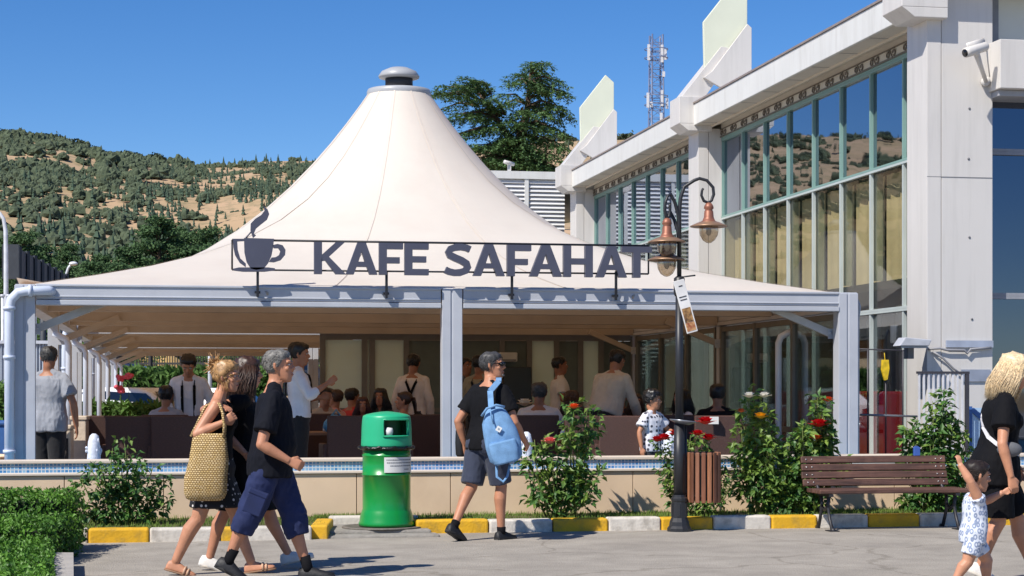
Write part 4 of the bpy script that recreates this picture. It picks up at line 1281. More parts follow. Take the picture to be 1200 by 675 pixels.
kerb()
# ------------------------------------------------------------------ glazed hall on the right
m_clad = mat('hall_cladding', '#cfcbc6', rough=.4, var=.03, scale=.9, dirt=.30, dcol='#a5a29c', dscale=2.2, dstretch=(3, 3, .22))
m_trim = mat('hall_trim', '#d6d6d2', rough=.45, var=.03, scale=1.5, dirt=.32, dcol='#a9a59c', dscale=2.2, dstretch=(2.5, 2.5, .35))
m_soff = mat('hall_soffit', '#c9c2b4', rough=.6, var=.05, scale=2)
m_mull2 = mat('mullion_pale', '#b4bdba', rough=.4, var=.05, scale=3)
m_mull = mat('mullion_green', '#7c9c93', rough=.4, var=.05, scale=3)
m_joint = mat('panel_joint', '#77777a', rough=.7)
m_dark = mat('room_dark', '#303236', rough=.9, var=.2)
m_fin = mat('fin_panel', '#d6d9c4', rough=.35, var=.03, scale=2)
m_glass = glass_mat('hall_glass', '#566472', refl=.34, rough=.015, gcol=(.80, .86, .98), wave=.035)
m_glass_l = glass_mat('hall_glass_clear', '#dde2e0', refl=.05, rough=.015, gcol=(.85, .9, .95), wave=.03)
m_glass_m = glass_mat('hall_glass_mid', '#e6e4d8', refl=.03, power=5.5, rough=.015, gcol=(.75, .8, .88), wave=.03)
m_dglass = glass_mat('dark_glass', '#10141c', refl=.30, rough=.03, gcol=(.45, .52, .68), wave=.02)

XC = 9.60; XG = 10.10; XF = 9.47
COLY = [22.37, 32.87, 43.37]
ZTR1, ZTR2, ZGT = 2.56, 4.62, 6.08
ZSOF = 6.31; ZFT = 6.70

def hall():
    root = thing('glazed_hall', 'tall white hall with a long glass front, sloping fins and a heavy roof edge', 'building', (XC + .5, COLY[0], 0))
    # body
    b = MB()
    b.box(XG + 3.8, XG + 4.0, 22.7, 55, 0, 6.0)
    b.box(XG - .3, XG + 4.0, 54.8, 55, 0, 6.0)
    b.box(XG + .12, XG + 3.8, 22.8, 54.8, -.02, .16)
    b.box(XG + .12, XG + 3.8, 22.8, 54.8, ZTR1 - .02 + .35, ZTR1 + .45)
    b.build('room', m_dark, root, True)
    r = MB(); r.box(XF + .30, XG + 6, COLY[0] - .2, 55, ZFT - .12, ZFT + .02); r.build('roof', m_trim, root, True)
    # side wall facing the camera to the right of the first column
    for i, y in enumerate(COLY):
        c = MB(); c.box(XC, XC + .195, y, y + .66, -.02, ZSOF - .03); c.box(XC + .203, XC + .91, y + .004, y + .66, -.02, ZSOF - .03 if i else 9.0)
        if i == 0: c.box(XC, XC + .195, y + .002, y + .66, ZSOF + .1, 9.0)
        o = c.build('column', m_clad, root, True, bevel=.006)
        if i == 0:
            d = MB()
            for px, py in ((1136, 127), (1135, 186), (1136, 278), (1139, 374)):
                x, Z = on_y(px, y); d.tube([(x, y - .004, ZY(py, Z)), (x, y + .006, ZY(py, Z))], .016, 8)
            d.build('fixing_hole', m_joint, o, True)
            d = MB(); x0, Z = on_y(1087, y); d.box(XC + .001, XC + .90, y - .0015, y + .002, 4.18, 4.187); d.build('panel_joint', m_joint, o, True)
    # bays
    nb = 8
    for bi in range(2):
        y0 = COLY[bi] + .66; y1 = COLY[bi + 1]
        w = (y1 - y0) / nb
        for k in range(nb):
            ya = y0 + w * k; yb = ya + w
            for z0, z1, gm in ((.16, ZTR1, m_glass_l), (ZTR1, ZTR2, m_glass_m), (ZTR2, ZGT, m_glass)):
                g = MB(); g.box(XG, XG + .012, ya + .024, yb - .024, z0 + .034, z1 - .034); wn = g.build('window', gm, root, True)
                f = MB(); f.box(XG - .05, XG - .002, ya + .001, ya + .024, z0, z1); f.box(XG - .05, XG - .002, yb - .024, yb - .001, z0, z1)
                f.box(XG - .058, XG - .003, ya, yb, z0 + .001, z0 + .034); f.box(XG - .058, XG - .003, ya, yb, z1 - .034, z1 - .001)
                f.build('frame', m_mull if z1 > 5 else m_mull2, wn, True)
        # inner reveals (deep white fins behind the glass) and curtains
        rng = random.Random(bi + 4)
        mcu = mat('curtain_beige', '#f1e6d2', rough=.9, var=.08, scale=3); mbl = mat('blind_white', '#d5d5d2', rough=.6); mrv = mat('reveal_grey', '#a9b4b3', rough=.5); mlc = mat('curtain_pale', '#c9cec6', rough=.9)
        for k in range(nb):
            y = y0 + w * k
            fi = MB(); fi.box(XG + .03, XG + .16, y + .02, y + .05, ZTR1 + .46, ZTR2 - .03); fi.build('reveal', mrv, root, True)
            n = 10; ya = y + .06; yb = y + w - .02
            cu = MB()
            if bi == 0:
                pts = [(XG + .20 + .025 * math.sin(q * 2.2) + rng.uniform(-.008, .008), ya + (yb - ya) * q / n) for q in range(n + 1)]
                cu.add([(x, yy, ZTR1 + .46) for x, yy in pts] + [(x, yy, ZTR2 - .05) for x, yy in pts], [(q, q + 1, q + n + 2, q + n + 1) for q in range(n)], True)
                cu.build('curtain', mcu, root, True)
            elif k > 1:
                for q in range(46):
                    z = ZTR1 + .6 + q * .075
                    if z < ZGT - .5: cu.add([(XG + .36, ya, z), (XG + .36, yb, z), (XG + .40, yb, z + .06), (XG + .40, ya, z + .06)], [(0, 1, 2, 3)])
                cu.build('window_blind', mbl, root, True)
            if bi == 1 or k > 2:
                ya = y + .15; yb = ya + w * .55; n = 12; lc = MB()
                pts = [(XG + 1.2 + .035 * math.sin(q * 2.4 + k), ya + (yb - ya) * q / n) for q in range(n + 1)]
                lc.add([(x, yy, .25) for x, yy in pts] + [(x, yy, ZTR1 + .2) for x, yy in pts], [(q, q + 1, q + n + 2, q + n + 1) for q in range(n)], True)
                lc.build('curtain', mlc, root, True)
        a = MB(); a.box(XG - .06, XG + .02, y0, y1, ZGT + .002, ZGT + .07); a.build('head_rail', m_mull, root, True)
        # fascia, soffit, ornament strip
        ya, yb = COLY[bi] + .05, COLY[bi + 1] + .05
        a = MB(); a.box(XF, XF + .05, ya, yb, ZSOF, ZFT); a.build('fascia', m_trim, root, True, bevel=.008)
        a = MB(); a.box(XF - .02, XF + .34, ya, yb, ZFT + .004, ZFT + .035); a.build('roof_flashing', mat('flashing', '#8a7f79', rough=.5), root, True)
        a = MB(); a.box(XF + .052, XF + .33, ya, yb, ZSOF + .005, ZSOF + .03)
        so = a.build('soffit', m_soff, root, True)
        j = MB()
        for k in range(9):
            y = ya + (yb - ya) * (k + .5) / 9; j = MB(); j.box(XF + .05, XF + .33, y - .006, y + .006, ZSOF + .001, ZSOF + .004)
            j.build('panel_joint', m_joint, so, True)
        a = MB(); a.bar((XF + .34, ya, ZSOF - .0), (XF + .34, yb, ZSOF - .0), .02, .06); a.box(XF + .33, XG - .002, ya, yb, ZSOF + .05, ZSOF + .10)
        a.box(XG - .06, XG + .02, y0, y1, ZGT + .071, ZSOF + .05); a.build('wall_head', m_soff, root, True)
        a = MB(); a.box(XG - .085, XG - .062, y0, y1, ZGT + .035, ZGT + .055); a.box(XG - .085, XG - .062, y0, y1, ZGT + .175, ZGT + .19)
        k = y0 + .25
        while k < y1 - .2:
            for dy in (0, .22):
                pts = [(XG - .075, k + dy + .045 * math.cos(t), ZGT + .115 + .04 * math.sin(t)) for t in np.linspace(0, 5.2 if dy == 0 else 2 * PI, 12)]
                a.tube(pts, .011, 5)
            a.bar((XG - .075, k + .06, ZGT + .06), (XG - .075, k + .16, ZGT + .17), .012, .012)
            k += .62
        a.build('ornament_strip', mat('ornament_bronze', '#6d655c', rough=.5), root, True)
    # rafter ends, arms and fins at each column
    for i, y in enumerate(COLY):
        a = MB(); a.box(XF - .28, XC + .22, y - .16, y + .50, ZSOF + .03, ZFT + .14)
        a.prism([(XF - .28, ZSOF + .03), (XF - .10, ZSOF - .10), (XC + .22, ZSOF - .10), (XC + .22, ZSOF + .03)], y - .159, y + .499)
        a.build('rafter_end', m_clad, root, True, bevel=.008)
        a = MB(); a.prism([(XF - .22, ZFT + .142), (XC + .1, ZFT + .142), (XC + .75, ZFT + 1.05), (XC + .42, ZFT + 1.10)], y - .08, y + .42)
        a.build('sloping_arm', m_clad, root, True, bevel=.006)
        a = MB(); a.prism([(XC + .06, ZFT + .50), (XC + .62, ZFT + .20), (XC + .98, ZFT + .30), (XC + .98, ZFT + 1.45), (XC + .90, ZFT + 1.52), (XC + .22, ZFT + .62)], y - .16, y - .082)
        a.build('gusset_plate', m_clad, root, True, bevel=.006)
        a = MB(); a.prism([(XC + .10, ZFT + .58), (XC + .28, ZFT + .66), (XC + .93, ZFT + 1.50), (XC + .93, ZFT + 2.18), (XC + .72, ZFT + 2.36), (XC + .08, ZFT + 1.55)], y - .06, y + .02)
        a.build('roof_fin', m_fin, root, True, bevel=.012)
    # right-hand front: dark glazing with a projecting white box above
    yR = COLY[0] + .28
    x0 = XC + .912; x1 = x0 + 8
    for k in range(4):
        xa, xb = x0 + k * 1.7, x0 + (k + 1) * 1.7
        for z0, z1 in ((.2, 2.66), (2.66, 4.56), (4.56, 5.3)):
            g = MB(); g.box(xa + .03, xb - .03, yR, yR + .012, z0 + .04, z1 - .04); wn = g.build('window', m_dglass, root, True)
            f = MB(); f.box(xa, xb, yR - .05, yR - .002, z0 + .001, z0 + .04); f.box(xa, xb, yR - .05, yR - .002, z1 - .04, z1 - .001)
            f.box(xa + .001, xa + .03, yR - .045, yR - .003, z0 + .04, z1 - .04); f.box(xb - .03, xb - .001, yR - .045, yR - .003, z0 + .04, z1 - .04); f.build('frame', mat('frame_grey', '#8d9097', rough=.5), wn, True)
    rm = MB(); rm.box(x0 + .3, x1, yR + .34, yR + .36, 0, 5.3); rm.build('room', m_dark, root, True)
    a = MB(); a.box(x0, x1, yR, yR + .3, 5.62, 9.0); a.box(x0, x0 + .22, yR - .012, yR - .002, 5.9, 9.0); 
    a.build('wall_panel', mat('wall_panel_grey', '#b9bfbd', rough=.5, var=.04, scale=2), root, True)
    a = MB(); a.box(x0, x0 + .20, yR - .024, yR - .0125, 5.9, 9.0); a.build('recess_strip', mat('strip_grey', '#6f7682', rough=.6), root, True)
    a = MB(); a.box(x0 - .06, x0 + .36, yR - .62, yR - .003, 5.30, 5.93); a.box(x0 + .361, x1, yR - .45, yR - .003, 5.30, 5.85); a.build('projecting_box', m_clad, root, True, bevel=.008)
    a = MB(); a.box(x0 - .02, x1, yR - .50, yR - .003, 5.22, 5.297); a.build('box_ledge', mat('ledge_grey', '#9a9ca2', rough=.5), root, True, bevel=.006)
    # band and vent low on the first column
    y = COLY[0]; a = MB()
    xa, Z = on_y(1108, y); xb, _ = on_y(1163, y)
    a.box(xa, xb, y - .03, y - .002, ZY(407, Z), ZY(399, Z)); a.build('ledge', mat('ledge_blue', '#9aa3b4', rough=.5), root, True)
    a = MB(); xa, Z = on_y(1126, y); xb, _ = on_y(1160, y); a.box(xa, xb, y - .02, y + .001, ZY(447, Z), ZY(433, Z)); a.build('vent_grille', mat('vent_grey', '#8b93a3', rough=.6), root, True)
    a = MB(); x, Z = on_y(1062, y)
    P = lambda px, py, dy=.04: V((on_y(px, y)[0], y - dy, ZY(py, Z)))
    a.tube([P(1086, 409), P(1100, 408), P(1108, 410), P(1128, 410), P(1132, 414), P(1136, 409), P(1160, 407)], .016, 6)
    a.tube([P(1092, 412), P(1104, 420), P(1116, 432), P(1124, 438)], .014, 6)
    a.build('conduit', mat('conduit_grey', '#8e8e92', rough=.5), root, True)
hall()

def louvre_block():
    y = 45.6; x0, Z = on_y(520, y); x1 = XC + .2
    root = thing('louvred_plant_house', 'white louvred plant house standing between the tent and the glazed hall', 'building', ((x0 + x1) / 2, y, 0))
    b = MB(); b.box(x0, x1, y + .12, y + 5, 0, 6.8); b.build('wall', m_clad, root, True)
    l = MB(); z = 1.2
    while z < 6.72:
        l.add([(x0, y, z), (x1, y, z), (x1, y + .06, z + .088), (x0, y + .06, z + .088)], [(0, 1, 2, 3)])
        l.box(x0, x1, y - .004, y + .012, z - .010, z)
        z += .105
    l.build('louvres', mat('louvre_white', '#d4d4d4', rough=.45, var=.03), root, True)
    c = MB(); c.box(x0 - .05, x1, y - .05, y + 5.05, 6.76, 6.95); 
    for px in (617, 560): x, _ = on_y(px, y); c.box(x - .05, x + .05, y - .03, y + .01, 1, 6.78)
    c.build('frame', m_trim, root, True)
    k = MB(); x, Zc = on_y(598, y); k.box(x - .04, x + .04, y + .1, y + .2, 6.95, 7.15); k.tube([(x - .14, y + .05, 7.19), (x + .12, y + .2, 7.15)], .05, 10)
    o = k.build('security_camera', m_clad, None); tag(o, 'tiny white security camera on top of the louvred plant house', 'camera')
louvre_block()

def cell_tower():
    Z = 210; base = W(769, Z); s = Z / FPX
    root = thing('cell_tower', 'blue and white lattice mast with antennas rising behind the hall roof', 'mast', base)
    z0, z1 = 4.0, ZY(41, Z); hw0, hw1 = .95, .62
    m = mat('mast_steel', '#8793ad', rough=.5, var=.2, scale=.5, col2='#5d6c94'); mw = mat('antenna_white', '#d8dade', rough=.5)
    b = MB()
    def P(c, z): 
        t = (z - z0) / (z1 - z0); h = lerp(hw0, hw1, t); sx, sy = ((-1, -1), (1, -1), (1, 1), (-1, 1))[c % 4]
        return V((sx * h, sy * h, z))
    for c in range(4): b.bar(P(c, 0.0), P(c, z1), .13, .13)
    n = 40
    for i in range(n):
        za = z0 + (z1 - z0) * i / n; zb = z0 + (z1 - z0) * (i + 1) / n
        for c in range(4):
            b.bar(P(c, za), P(c + 1, za), .07, .07)
            b.bar(P(c, za), P(c + 1, zb), .06, .06) if i % 2 else b.bar(P(c + 1, za), P(c, zb), .06, .06)
    b.build('lattice', m, root)
    for px, py, h in ((758, 63, 1.8), (774, 64, 2.0), (778, 65, 1.2), (757, 119, 1.7), (774, 116, 1.8), (773, 143, 1.9), (780, 122, 1.2), (761, 124, .6), (776, 88, .6)):
        a = MB(); x = (px - 769) * s; z = ZY(py, Z)
        a.cbox((x, -.75, z), (.28, .18, h)); a.build('antenna', mw, root)
    rg = MB()
    for z in (ZY(63, Z), ZY(118, Z)):
        for dz in (-.5, .5):
            for c in range(4):
                pts = [V((1.35 * math.cos(t), 1.35 * math.sin(t), z + dz)) for t in np.linspace(0, 2 * PI, 13)]
            rg.tube(pts, .05, 5)
            for c in range(4): rg.bar(P(c, z + dz), P(c, z + dz) * 1.0 + V((P(c, z).x * .6, P(c, z).y * .6, 0)), .05, .05)
    rg.build('antenna_ring', m, root)
cell_tower()

# ------------------------------------------------------------------ fittings on the hall front
def fittings():
    y = COLY[0]
    x, Z = on_y(1142, y); zc = ZY(60, Z)
    root = thing('cctv_camera', 'white bullet camera on a bracket beside the projecting white box', 'camera', (x, y, zc))
    a = MB(); p0, _ = on_y(1131, y - .5), 0
    A = V((on_y(1131, y - .45)[0], y - .45, ZY(62, on_y(1131, y - .45)[1]))); B = V((on_y(1156, y - .35)[0], y - .35, ZY(54, on_y(1156, y - .35)[1])))
    d = (B - A).normalized()
    a.tube([A, A + d * .06, B - d * .02, B], [.062, .066, .062, .05], 16); o = a.build('housing', m_clad, root, True)
    l = MB(); l.tube([A - d * .006, A + d * .002], [.050, .050], 14); l.build('lens', mat('lens_black', '#15161a', rough=.1), o, True)
    h = MB(); h.tube([A.lerp(B, .1) + V((0, 0, .068)), A.lerp(B, .9) + V((0, 0, .066))], .05, 10, flat=.4); h.build('sun_hood', m_clad, o, True)
    k = MB(); C = V((on_y(1144, y - .4)[0], y - .40, ZY(69, Z))); E = V((on_y(1160, y - .2)[0], y - .08, ZY(96, Z)))
    k.tube([A.lerp(B, .55), C, C.lerp(E, .5), E], [.025, .045, .03, .028], 10); k.ball(C, .05); k.tube([E, E + V((.02, .06, 0))], .06, 12)
    k.tube([B, B + V((.02, 0, -.2)), E + V((.03, -.05, .05))], .009, 6); k.build('bracket', m_clad, root, True)
    # flood light on the column corner
    fx, Z = on_y(1066, y - .1); zf = ZY(404, Z)
    root = thing('flood_light', 'small white flood light on the front corner of the hall column', 'lamp', (fx, y, zf))
    a = MB(); a.prism([(-.22, -.02), (.18, -.02), (.22, .06), (-.14, .09)], -.30, -.06); a.build('housing', mat('flood_grey', '#b5b8bf', rough=.4), root, bevel=.01)
    a = MB(); a.box(-.19, .16, -.28, -.08, -.045, -.022); a.build('glass', mat('lamp_glass', '#8e949c', rough=.15), root)
    a = MB(); a.box(-.03, .05, -.12, .02, -.18, -.02); a.box(.04, .25, -.06, -.02, -.03, .04); a.build('bracket', m_joint, root)
    # white railing in front of the column
    yy = 21.6; xa, Z = on_y(1077, yy); xb, _ = on_y(1133, yy); zt = ZY(438, Z)
    root = thing('metal_railing', 'pale metal railing of upright bars in front of the white column', 'railing', ((xa + xb) / 2, yy, .15))
    mw = mat('rail_white', '#d0cfd2', rough=.4); md = mat('rail_dark', '#3c3a40', rough=.5)
    a = MB(); n = 11
    for i in range(n):
        x = lerp(xa, xb, i / (n - 1)); a.box(x - .012, x + .012, yy - .012, yy + .012, .16, zt)
    a.box(xa - .02, xb + .02, yy - .014, yy + .014, .22, .25); a.build('bars', mw, root, True)
    a = MB(); a.box(xa - .03, xb + .03, yy - .02, yy + .02, zt, zt + .03)
    a.box(xb - .02, xb + .025, yy - .018, yy + .022, .16, zt - .001); a.build('top_rail', md, root, True)
    # pale blue panel with darker frame
    yb = 21.9; xa, Z = on_y(1136, yb); xb, _ = on_y(1185, yb); zt = ZY(478, Z)
    root = thing('blue_screen', 'pale blue sheet panel with a darker blue frame behind the blonde woman', 'panel', ((xa + xb) / 2, yb, .15))
    a = MB(); a.box(xa, xb, yb, yb + .03, .16, zt); a.build('sheet', mat('sheet_blue', '#a9c4de', rough=.5), root, True)
    a = MB(); a.box(xa - .03, xa + .03, yb - .02, yb - .002, .16, zt + .02); a.bar((xa + .03, yb - .015, zt - .02), (xa + .6, yb - .015, zt - .5), .02, .06); a.build('frame', mat('frame_blue', '#3f64a0', rough=.5), root, True)
    # low rail with yellow hanging tag beside the tent corner
    yy = 21.9; P = lambda px, py: V((on_y(px, yy)[0], yy, ZY(py, on_y(px, yy)[1])))
    root = thing('post_rail', 'thin steel rail between the tent corner and the hall column', 'railing', P(1030, 531))
    a = MB(); 
    for px in (1017, 1038, 1058): b_ = MB(); b_.tube([P(px, 410 if px > 1050 else (436 if px == 1038 else 410)), P(px, 531)], .011, 8); b_.build('rail_post', mat('rail_dark', '#3c3a40'), root, True)
    a.tube([P(1005, 409), P(1040, 410), P(1060, 411)], .009, 6); a.build('rail', mat('rail_dark', '#3c3a40'), root, True); a = MB(); a.tube([P(1008, 486), P(1075, 488)], .014, 8); a.build('rail', mat('rail_steel', '#8a8c92', rough=.4, metal=.6), root, True)
    yt = MB(); c = P(1036, 432); yt.prism([(-.045, .11), (.045, .11), (.055, .0), (.03, -.14), (-.01, -.15), (-.05, -.02)], -.02, .015)
    yt.tube([(0, 0, .11), (0, .02, .2)], .006, 5)
    o = yt.build('yellow_tag', mat('tag_yellow', '#d9b61e', rough=.4, var=.3, scale=20), None, bevel=.012); o.location = c + V((0, -.03, 0)); tag(o, 'bright yellow tag hanging on the steel rail beside the tent corner', 'tag')
    # red sofas behind the glass
    ms = mat('sofa_red', '#d0202c', rough=.6)
    for i, (y0, lab) in enumerate(((24.2, 'red sofa inside the hall, first behind the glass beside the column'), (26.4, 'red sofa inside the hall, second from the column'), (28.6, 'red sofa inside the hall, third from the column'))):
        r = thing('sofa', lab, 'sofa', (XG + .62, y0 + .9, .16), 0, 'red sofas in the hall')
        a = MB(); a.box(-.42, .42, -.8, .8, .05, .42); a.build('seat', ms, r, bevel=.04)
        a = MB(); a.box(-.5, -.28, -.85, .85, .0, 1.24); a.build('backrest', ms, r, bevel=.04)
        for sg in (-1, 1):
            a = MB(); a.box(-.27, .42, sg * .82 - .09, sg * .82 + .09, .0, .62); a.build('armrest', ms, r, bevel=.04)
fittings()

# ------------------------------------------------------------------ pavilion side screens and back wall
m_sfr = mat('screen_frame', '#6b6862', rough=.5, var=.08)
m_sgl = glass_mat('screen_glass', '#c4cfca', refl=.10, rough=.02)
m_fro = mat('frosted_panel', '#eaf4f0', rough=.35, var=.06, scale=1.5, transl=.5, tcol='#d8e6d8')
def screens():
    # glazed screen along the right side
    x = TX1 - .12
    for i, (ya, yb) in enumerate(((TY + .3, TY + 4.85), (TY + 5.15, TY + 9.7))):
        r = thing('glass_screen', ('front' if i == 0 else 'rear') + ' dark framed glass screen along the right side of the cafe tent', 'glass screen', (x, (ya + yb) / 2, .15))
        f = MB(); n = 3
        for k in range(n + 1):
            y = lerp(ya, yb, k / n); f.box(x - .04, x + .04, y - .04, y + .04, .152, ZB0 - .01)
        for z in (.20, .92, ZB0 - .05): f.box(x - .03, x + .03, ya, yb, z - .035, z + .035)
        f.build('frame', m_sfr, r, True)
        for k in range(n):
            g = MB(); g.box(x - .006, x + .006, lerp(ya, yb, k / n) + .04, lerp(ya, yb, (k + 1) / n) - .04, .2, ZB0 - .05); g.build('pane', m_sgl, r, True)
    y = TY + 10.1
    r = thing('back_screen', 'dark framed back screen of frosted glass panels across the rear of the cafe tent', 'glass screen', (5.2, y, .15))
    f = MB(); ed = [378, 427, 436, 476, 526, 588, 620, 652, 680, 704, 742]
    xs = [on_y(p, y)[0] for p in ed]
    for xx in xs: f.box(xx - .045, xx + .045, y - .04, y + .04, .152, ZB0 + .1)
    f.box(xs[0], xs[-1], y - .041, y + .041, ZB0 - .08, ZB0 + .09); f.box(xs[0], xs[-1], y - .038, y + .038, 1.05, 1.12); f.box(xs[0], xs[-1], y - .039, y + .039, .16, .28)
    f.build('frame', m_sfr, r, True)
    g = MB(); k = MB()
    for i in range(len(xs) - 1):
        if i in (0, 1, 2, 6, 8):
            g = MB(); g.box(xs[i] + .046, xs[i + 1] - .046, y - .008, y + .008, .285, ZB0 - .085); g.build('frosted_pane', m_fro, r, True)
        else:
            k = MB(); k.box(xs[i] + .046, xs[i + 1] - .046, y - .007, y + .009, .285, ZB0 - .085); k.build('dark_pane', mat('panel_olive', '#56605a', rough=.5, var=.1), r, True)
    # wall-hung screen and air conditioner
    a = MB(); xa, Z = on_y(590, y - .1); xb, _ = on_y(622, y - .1); a.box(xa, xb, y - .16, y - .05, ZY(472, Z), ZY(430, Z))
    o = a.build('wall_board', mat('board_black', '#1d1e20', rough=.3), None, bevel=.01); tag(o, 'black board hung on the rear screen of the cafe', 'board')
    r = thing('air_conditioner', 'white air conditioner high on the rear screen of the cafe', 'air conditioner', (on_y(596, y)[0], y, 1.9))
    a = MB(); xa, Z = on_y(584, y - .2); xb, _ = on_y(606, y - .2); a.box(xa, xb, y - .25, y - .05, ZY(424, Z), ZY(413, Z)); a.build('casing', mat('ac_white', '#b9bbb8', rough=.4), r, True, bevel=.02)
    a = MB(); a.box(xa + .03, xb - .03, y - .256, y - .251, ZY(423, Z), ZY(421, Z)); a.build('outlet', m_joint, r, True)
screens()
# ------------------------------------------------------------------ left background: hoarding, board, lamps, car park
def left_side():
    m = mat('hoarding_grey', '#a9b1bd', rough=.5, var=.06, scale=2, dirt=.2)
    y = 36.0; xa = on_y(-40, y)[0]; xb, Z = on_y(73, y); zt = ZY(403, Z)
    r = thing('metal_hoarding', 'pale grey corrugated metal hoarding left of the tents', 'fence', ((xa + xb) / 2, y, 0))
    a = MB(); n = 60
    pts = [(lerp(xa, xb, i / n), y + (.025 if i % 2 else -.025)) for i in range(n + 1)]
    a.add([(x, yy, .1) for x, yy in pts] + [(x, yy, zt) for x, yy in pts] + [(x, yy + .04, .1) for x, yy in pts] + [(x, yy + .04, zt) for x, yy in pts], [(i, i + 1, i + n + 2, i + n + 1) for i in range(n)] + [(i + 2 * (n + 1), i + n * 1 + 1 + 2 * (n + 1), i + n + 2 + 2 * (n + 1), i + 1 + 2 * (n + 1)) for i in range(n)])
    a.build('sheet', m, r, True)
    a = MB(); a.box(xa, xb, y - .05, y + .08, zt, zt + .06); a.build('rail', mat('hoarding_rail', '#c3c7cf', rough=.5), r, True)
    # big dark board seen from its end
    A = W(16, 62); B = W(78, 78)
    r = thing('roadside_board', 'big dark grey roadside board on posts, seen along its length', 'billboard', A)
    md = mat('board_grey', '#3c4046', rough=.6, var=.1)
    d = (B - A).normalized(); nrm = V((d.y, -d.x, 0))
    z0, z1 = ZY(326, 62), ZY(289, 62)
    a = MB(); a.bar(A + V((0, 0, (z0 + z1) / 2)) , B + V((0, 0, (z0 + z1) / 2)), .12, z1 - z0); a.build('panel', mat('board_face', '#4a4d55', rough=.6), r, True)
    a = MB(); a.bar(A + V((-.1, -.1, (z0 + z1) / 2 + .02)), A + d * .25 + V((-.1, -.1, (z0 + z1) / 2 + .02)), .55, z1 - z0 + .1); a.build('end_box', md, r, True)
    for k in range(8):
        t = .04 + .13 * k; p = A.lerp(B, t)
        a = MB(); a.bar(p + nrm * .10 + V((0, 0, z0 - .5)), p + nrm * .10 + V((0, 0, z1 + .05)), .12, .12); a.build('rib', md, r, True)
    for k in (.15, .5, .85):
        p = A.lerp(B, k); a = MB(); a.tube([p, p + V((0, 0, z0 + .2))], .12, 8); a.build('post', md, r, True)
    # street lamps
    mp = mat('lamp_post_pale', '#c9ccd2', rough=.4)
    Z = 45; r = thing('street_lamp', 'tall pale curved street lamp at the left edge', 'street lamp', W(7, Z))
    def P(px, py): 
        q = W(px, Z) - W(7, Z); q.z = ZY(py, Z); return q
    a = MB(); a.tube([V((0, 0, 0)), P(7, 400), P(7, 300), P(6.5, 270), P(4, 256), P(-1, 249), P(-9, 247)], [.07, .06, .055, .05, .045, .04, .04], 10); a.build('pole', mp, r)
    a = MB(); a.tube([P(-9, 247), P(-22, 247.5)], [.06, .09], 10, flat=.5); a.build('lamp_head', mp, r)
    Z = 100; r = thing('street_lamp', 'small grey street lamp with a round white head behind the dark board', 'street lamp', W(77, Z))
    def P(px, py): 
        q = W(px, Z) - W(77, Z); q.z = ZY(py, Z); return q
    a = MB(); a.tube([V((0, 0, 0)), P(77, 340), P(77.5, 322), P(80, 314), P(84, 309)], .07, 8); a.build('pole', mp, r)
    a = MB(); a.ball(P(86, 309), .24, .2, .12); a.build('lamp_head', mat('lamp_white', '#dde0e4', rough=.3), r)
    for k, (px, lab) in enumerate(((3, 'thin white pole at the far left beside the hoarding'), (10, 'second thin white pole just right of the far left one'), (41, 'thin white pole rising behind the hoarding near the tent corner'))):
        Z = 39; p = W(px, Z); a = MB(); a.tube([(0, 0, 0), (0, 0, ZY(348, Z))], .035, 8); a.tube([(0, 0, ZY(348, Z)), (0, 0, ZY(345, Z))], .05, 8)
        o = a.build('white_pole', mp); o.location = p; tag(o, lab, 'pole')
    for px, lab in ((220, 'white pole behind the tents, left of the waiter in suspenders'), (246, 'white pole behind the tents, right of the waiter in suspenders')):
        Z = 55; p = W(px, Z); a = MB(); a.tube([(0, 0, 0), (0, 0, 4.2)], .06, 8); a.tube([(0, 0, 0), (0, 0, .1)], .12, 8)
        o = a.build('white_pole', mp); o.location = p; tag(o, lab, 'pole')
    # car park
    Zf = 78
    r = thing('metal_fence', 'dark metal bar fence along the far side of the car park', 'fence', W(240, Zf))
    mf = mat('fence_dark', '#3d3a38', rough=.6)
    a = MB(); p0 = W(-20, Zf); p1 = W(430, Zf); up = lambda p, z: V((p.x, p.y, z))
    zt, zm, zb = ZY(416, Zf), ZY(426, Zf), ZY(436, Zf)
    for z in (zt, zm, zb): a.bar(up(p0, z), up(p1, z), .05, .09)
    n = 150
    for i in range(n):
        p = p0.lerp(p1, i / n); a.bar(up(p, zb), up(p, zt), .03, .03)
    a.build('bars', mf, r, True)
    for i in range(13):
        p = p0.lerp(p1, i / 12 + .02 if i < 12 else 1.0); b = MB(); b.bar(up(p, 0), up(p, zt + .12), .14, .14); b.build('post', mf, r, True)
    # dry bank beyond the fence
    b = MB(); q = [W(-60, 63), W(420, 63), W(420, 82), W(-60, 82)]; b.add([(p.x, p.y, -.1) for p in q] + [(p.x, p.y, .95) for p in q], [(4, 5, 6, 7), (0, 1, 5, 4), (1, 2, 6, 5), (2, 3, 7, 6), (3, 0, 4, 7)])
    o = b.build('raised_road', mat('road_grey', '#77736d', rough=.9)); tag(o, kind='structure')
    b = MB(); rows = []
    for i in range(9):
        t = i / 8
        rows.append([W(px, 82 + 14 * t, .9 + (2.6 + .5 * mnoise.noise(V((px * .03, t * 3, 0)))) * smooth01(t) * math.sin(PI * min(1, max(0, (px - 120) / 130)))) - V((0, 0, .05)) for px in range(120, 252, 6)])
    vs = [q for rw in rows for q in rw]; n = len(rows[0])
    b.add(vs, [(i * n + j, i * n + j + 1, (i + 1) * n + j + 1, (i + 1) * n + j) for i in range(8) for j in range(n - 1)], True)
    o = b.build('dry_bank', mat('dry_grass', '#c9a566', rough=.95, col2='#a98a50', scale=1.2, detail=8, bump=.5)); tag(o, kind='structure')
    # hedge line and planting in front of the cars
    rng = random.Random(3)
    mh = mat('hedge_leaf', '#5d8038', rough=.8, col2='#36551f', scale=2.2, transl=.2)
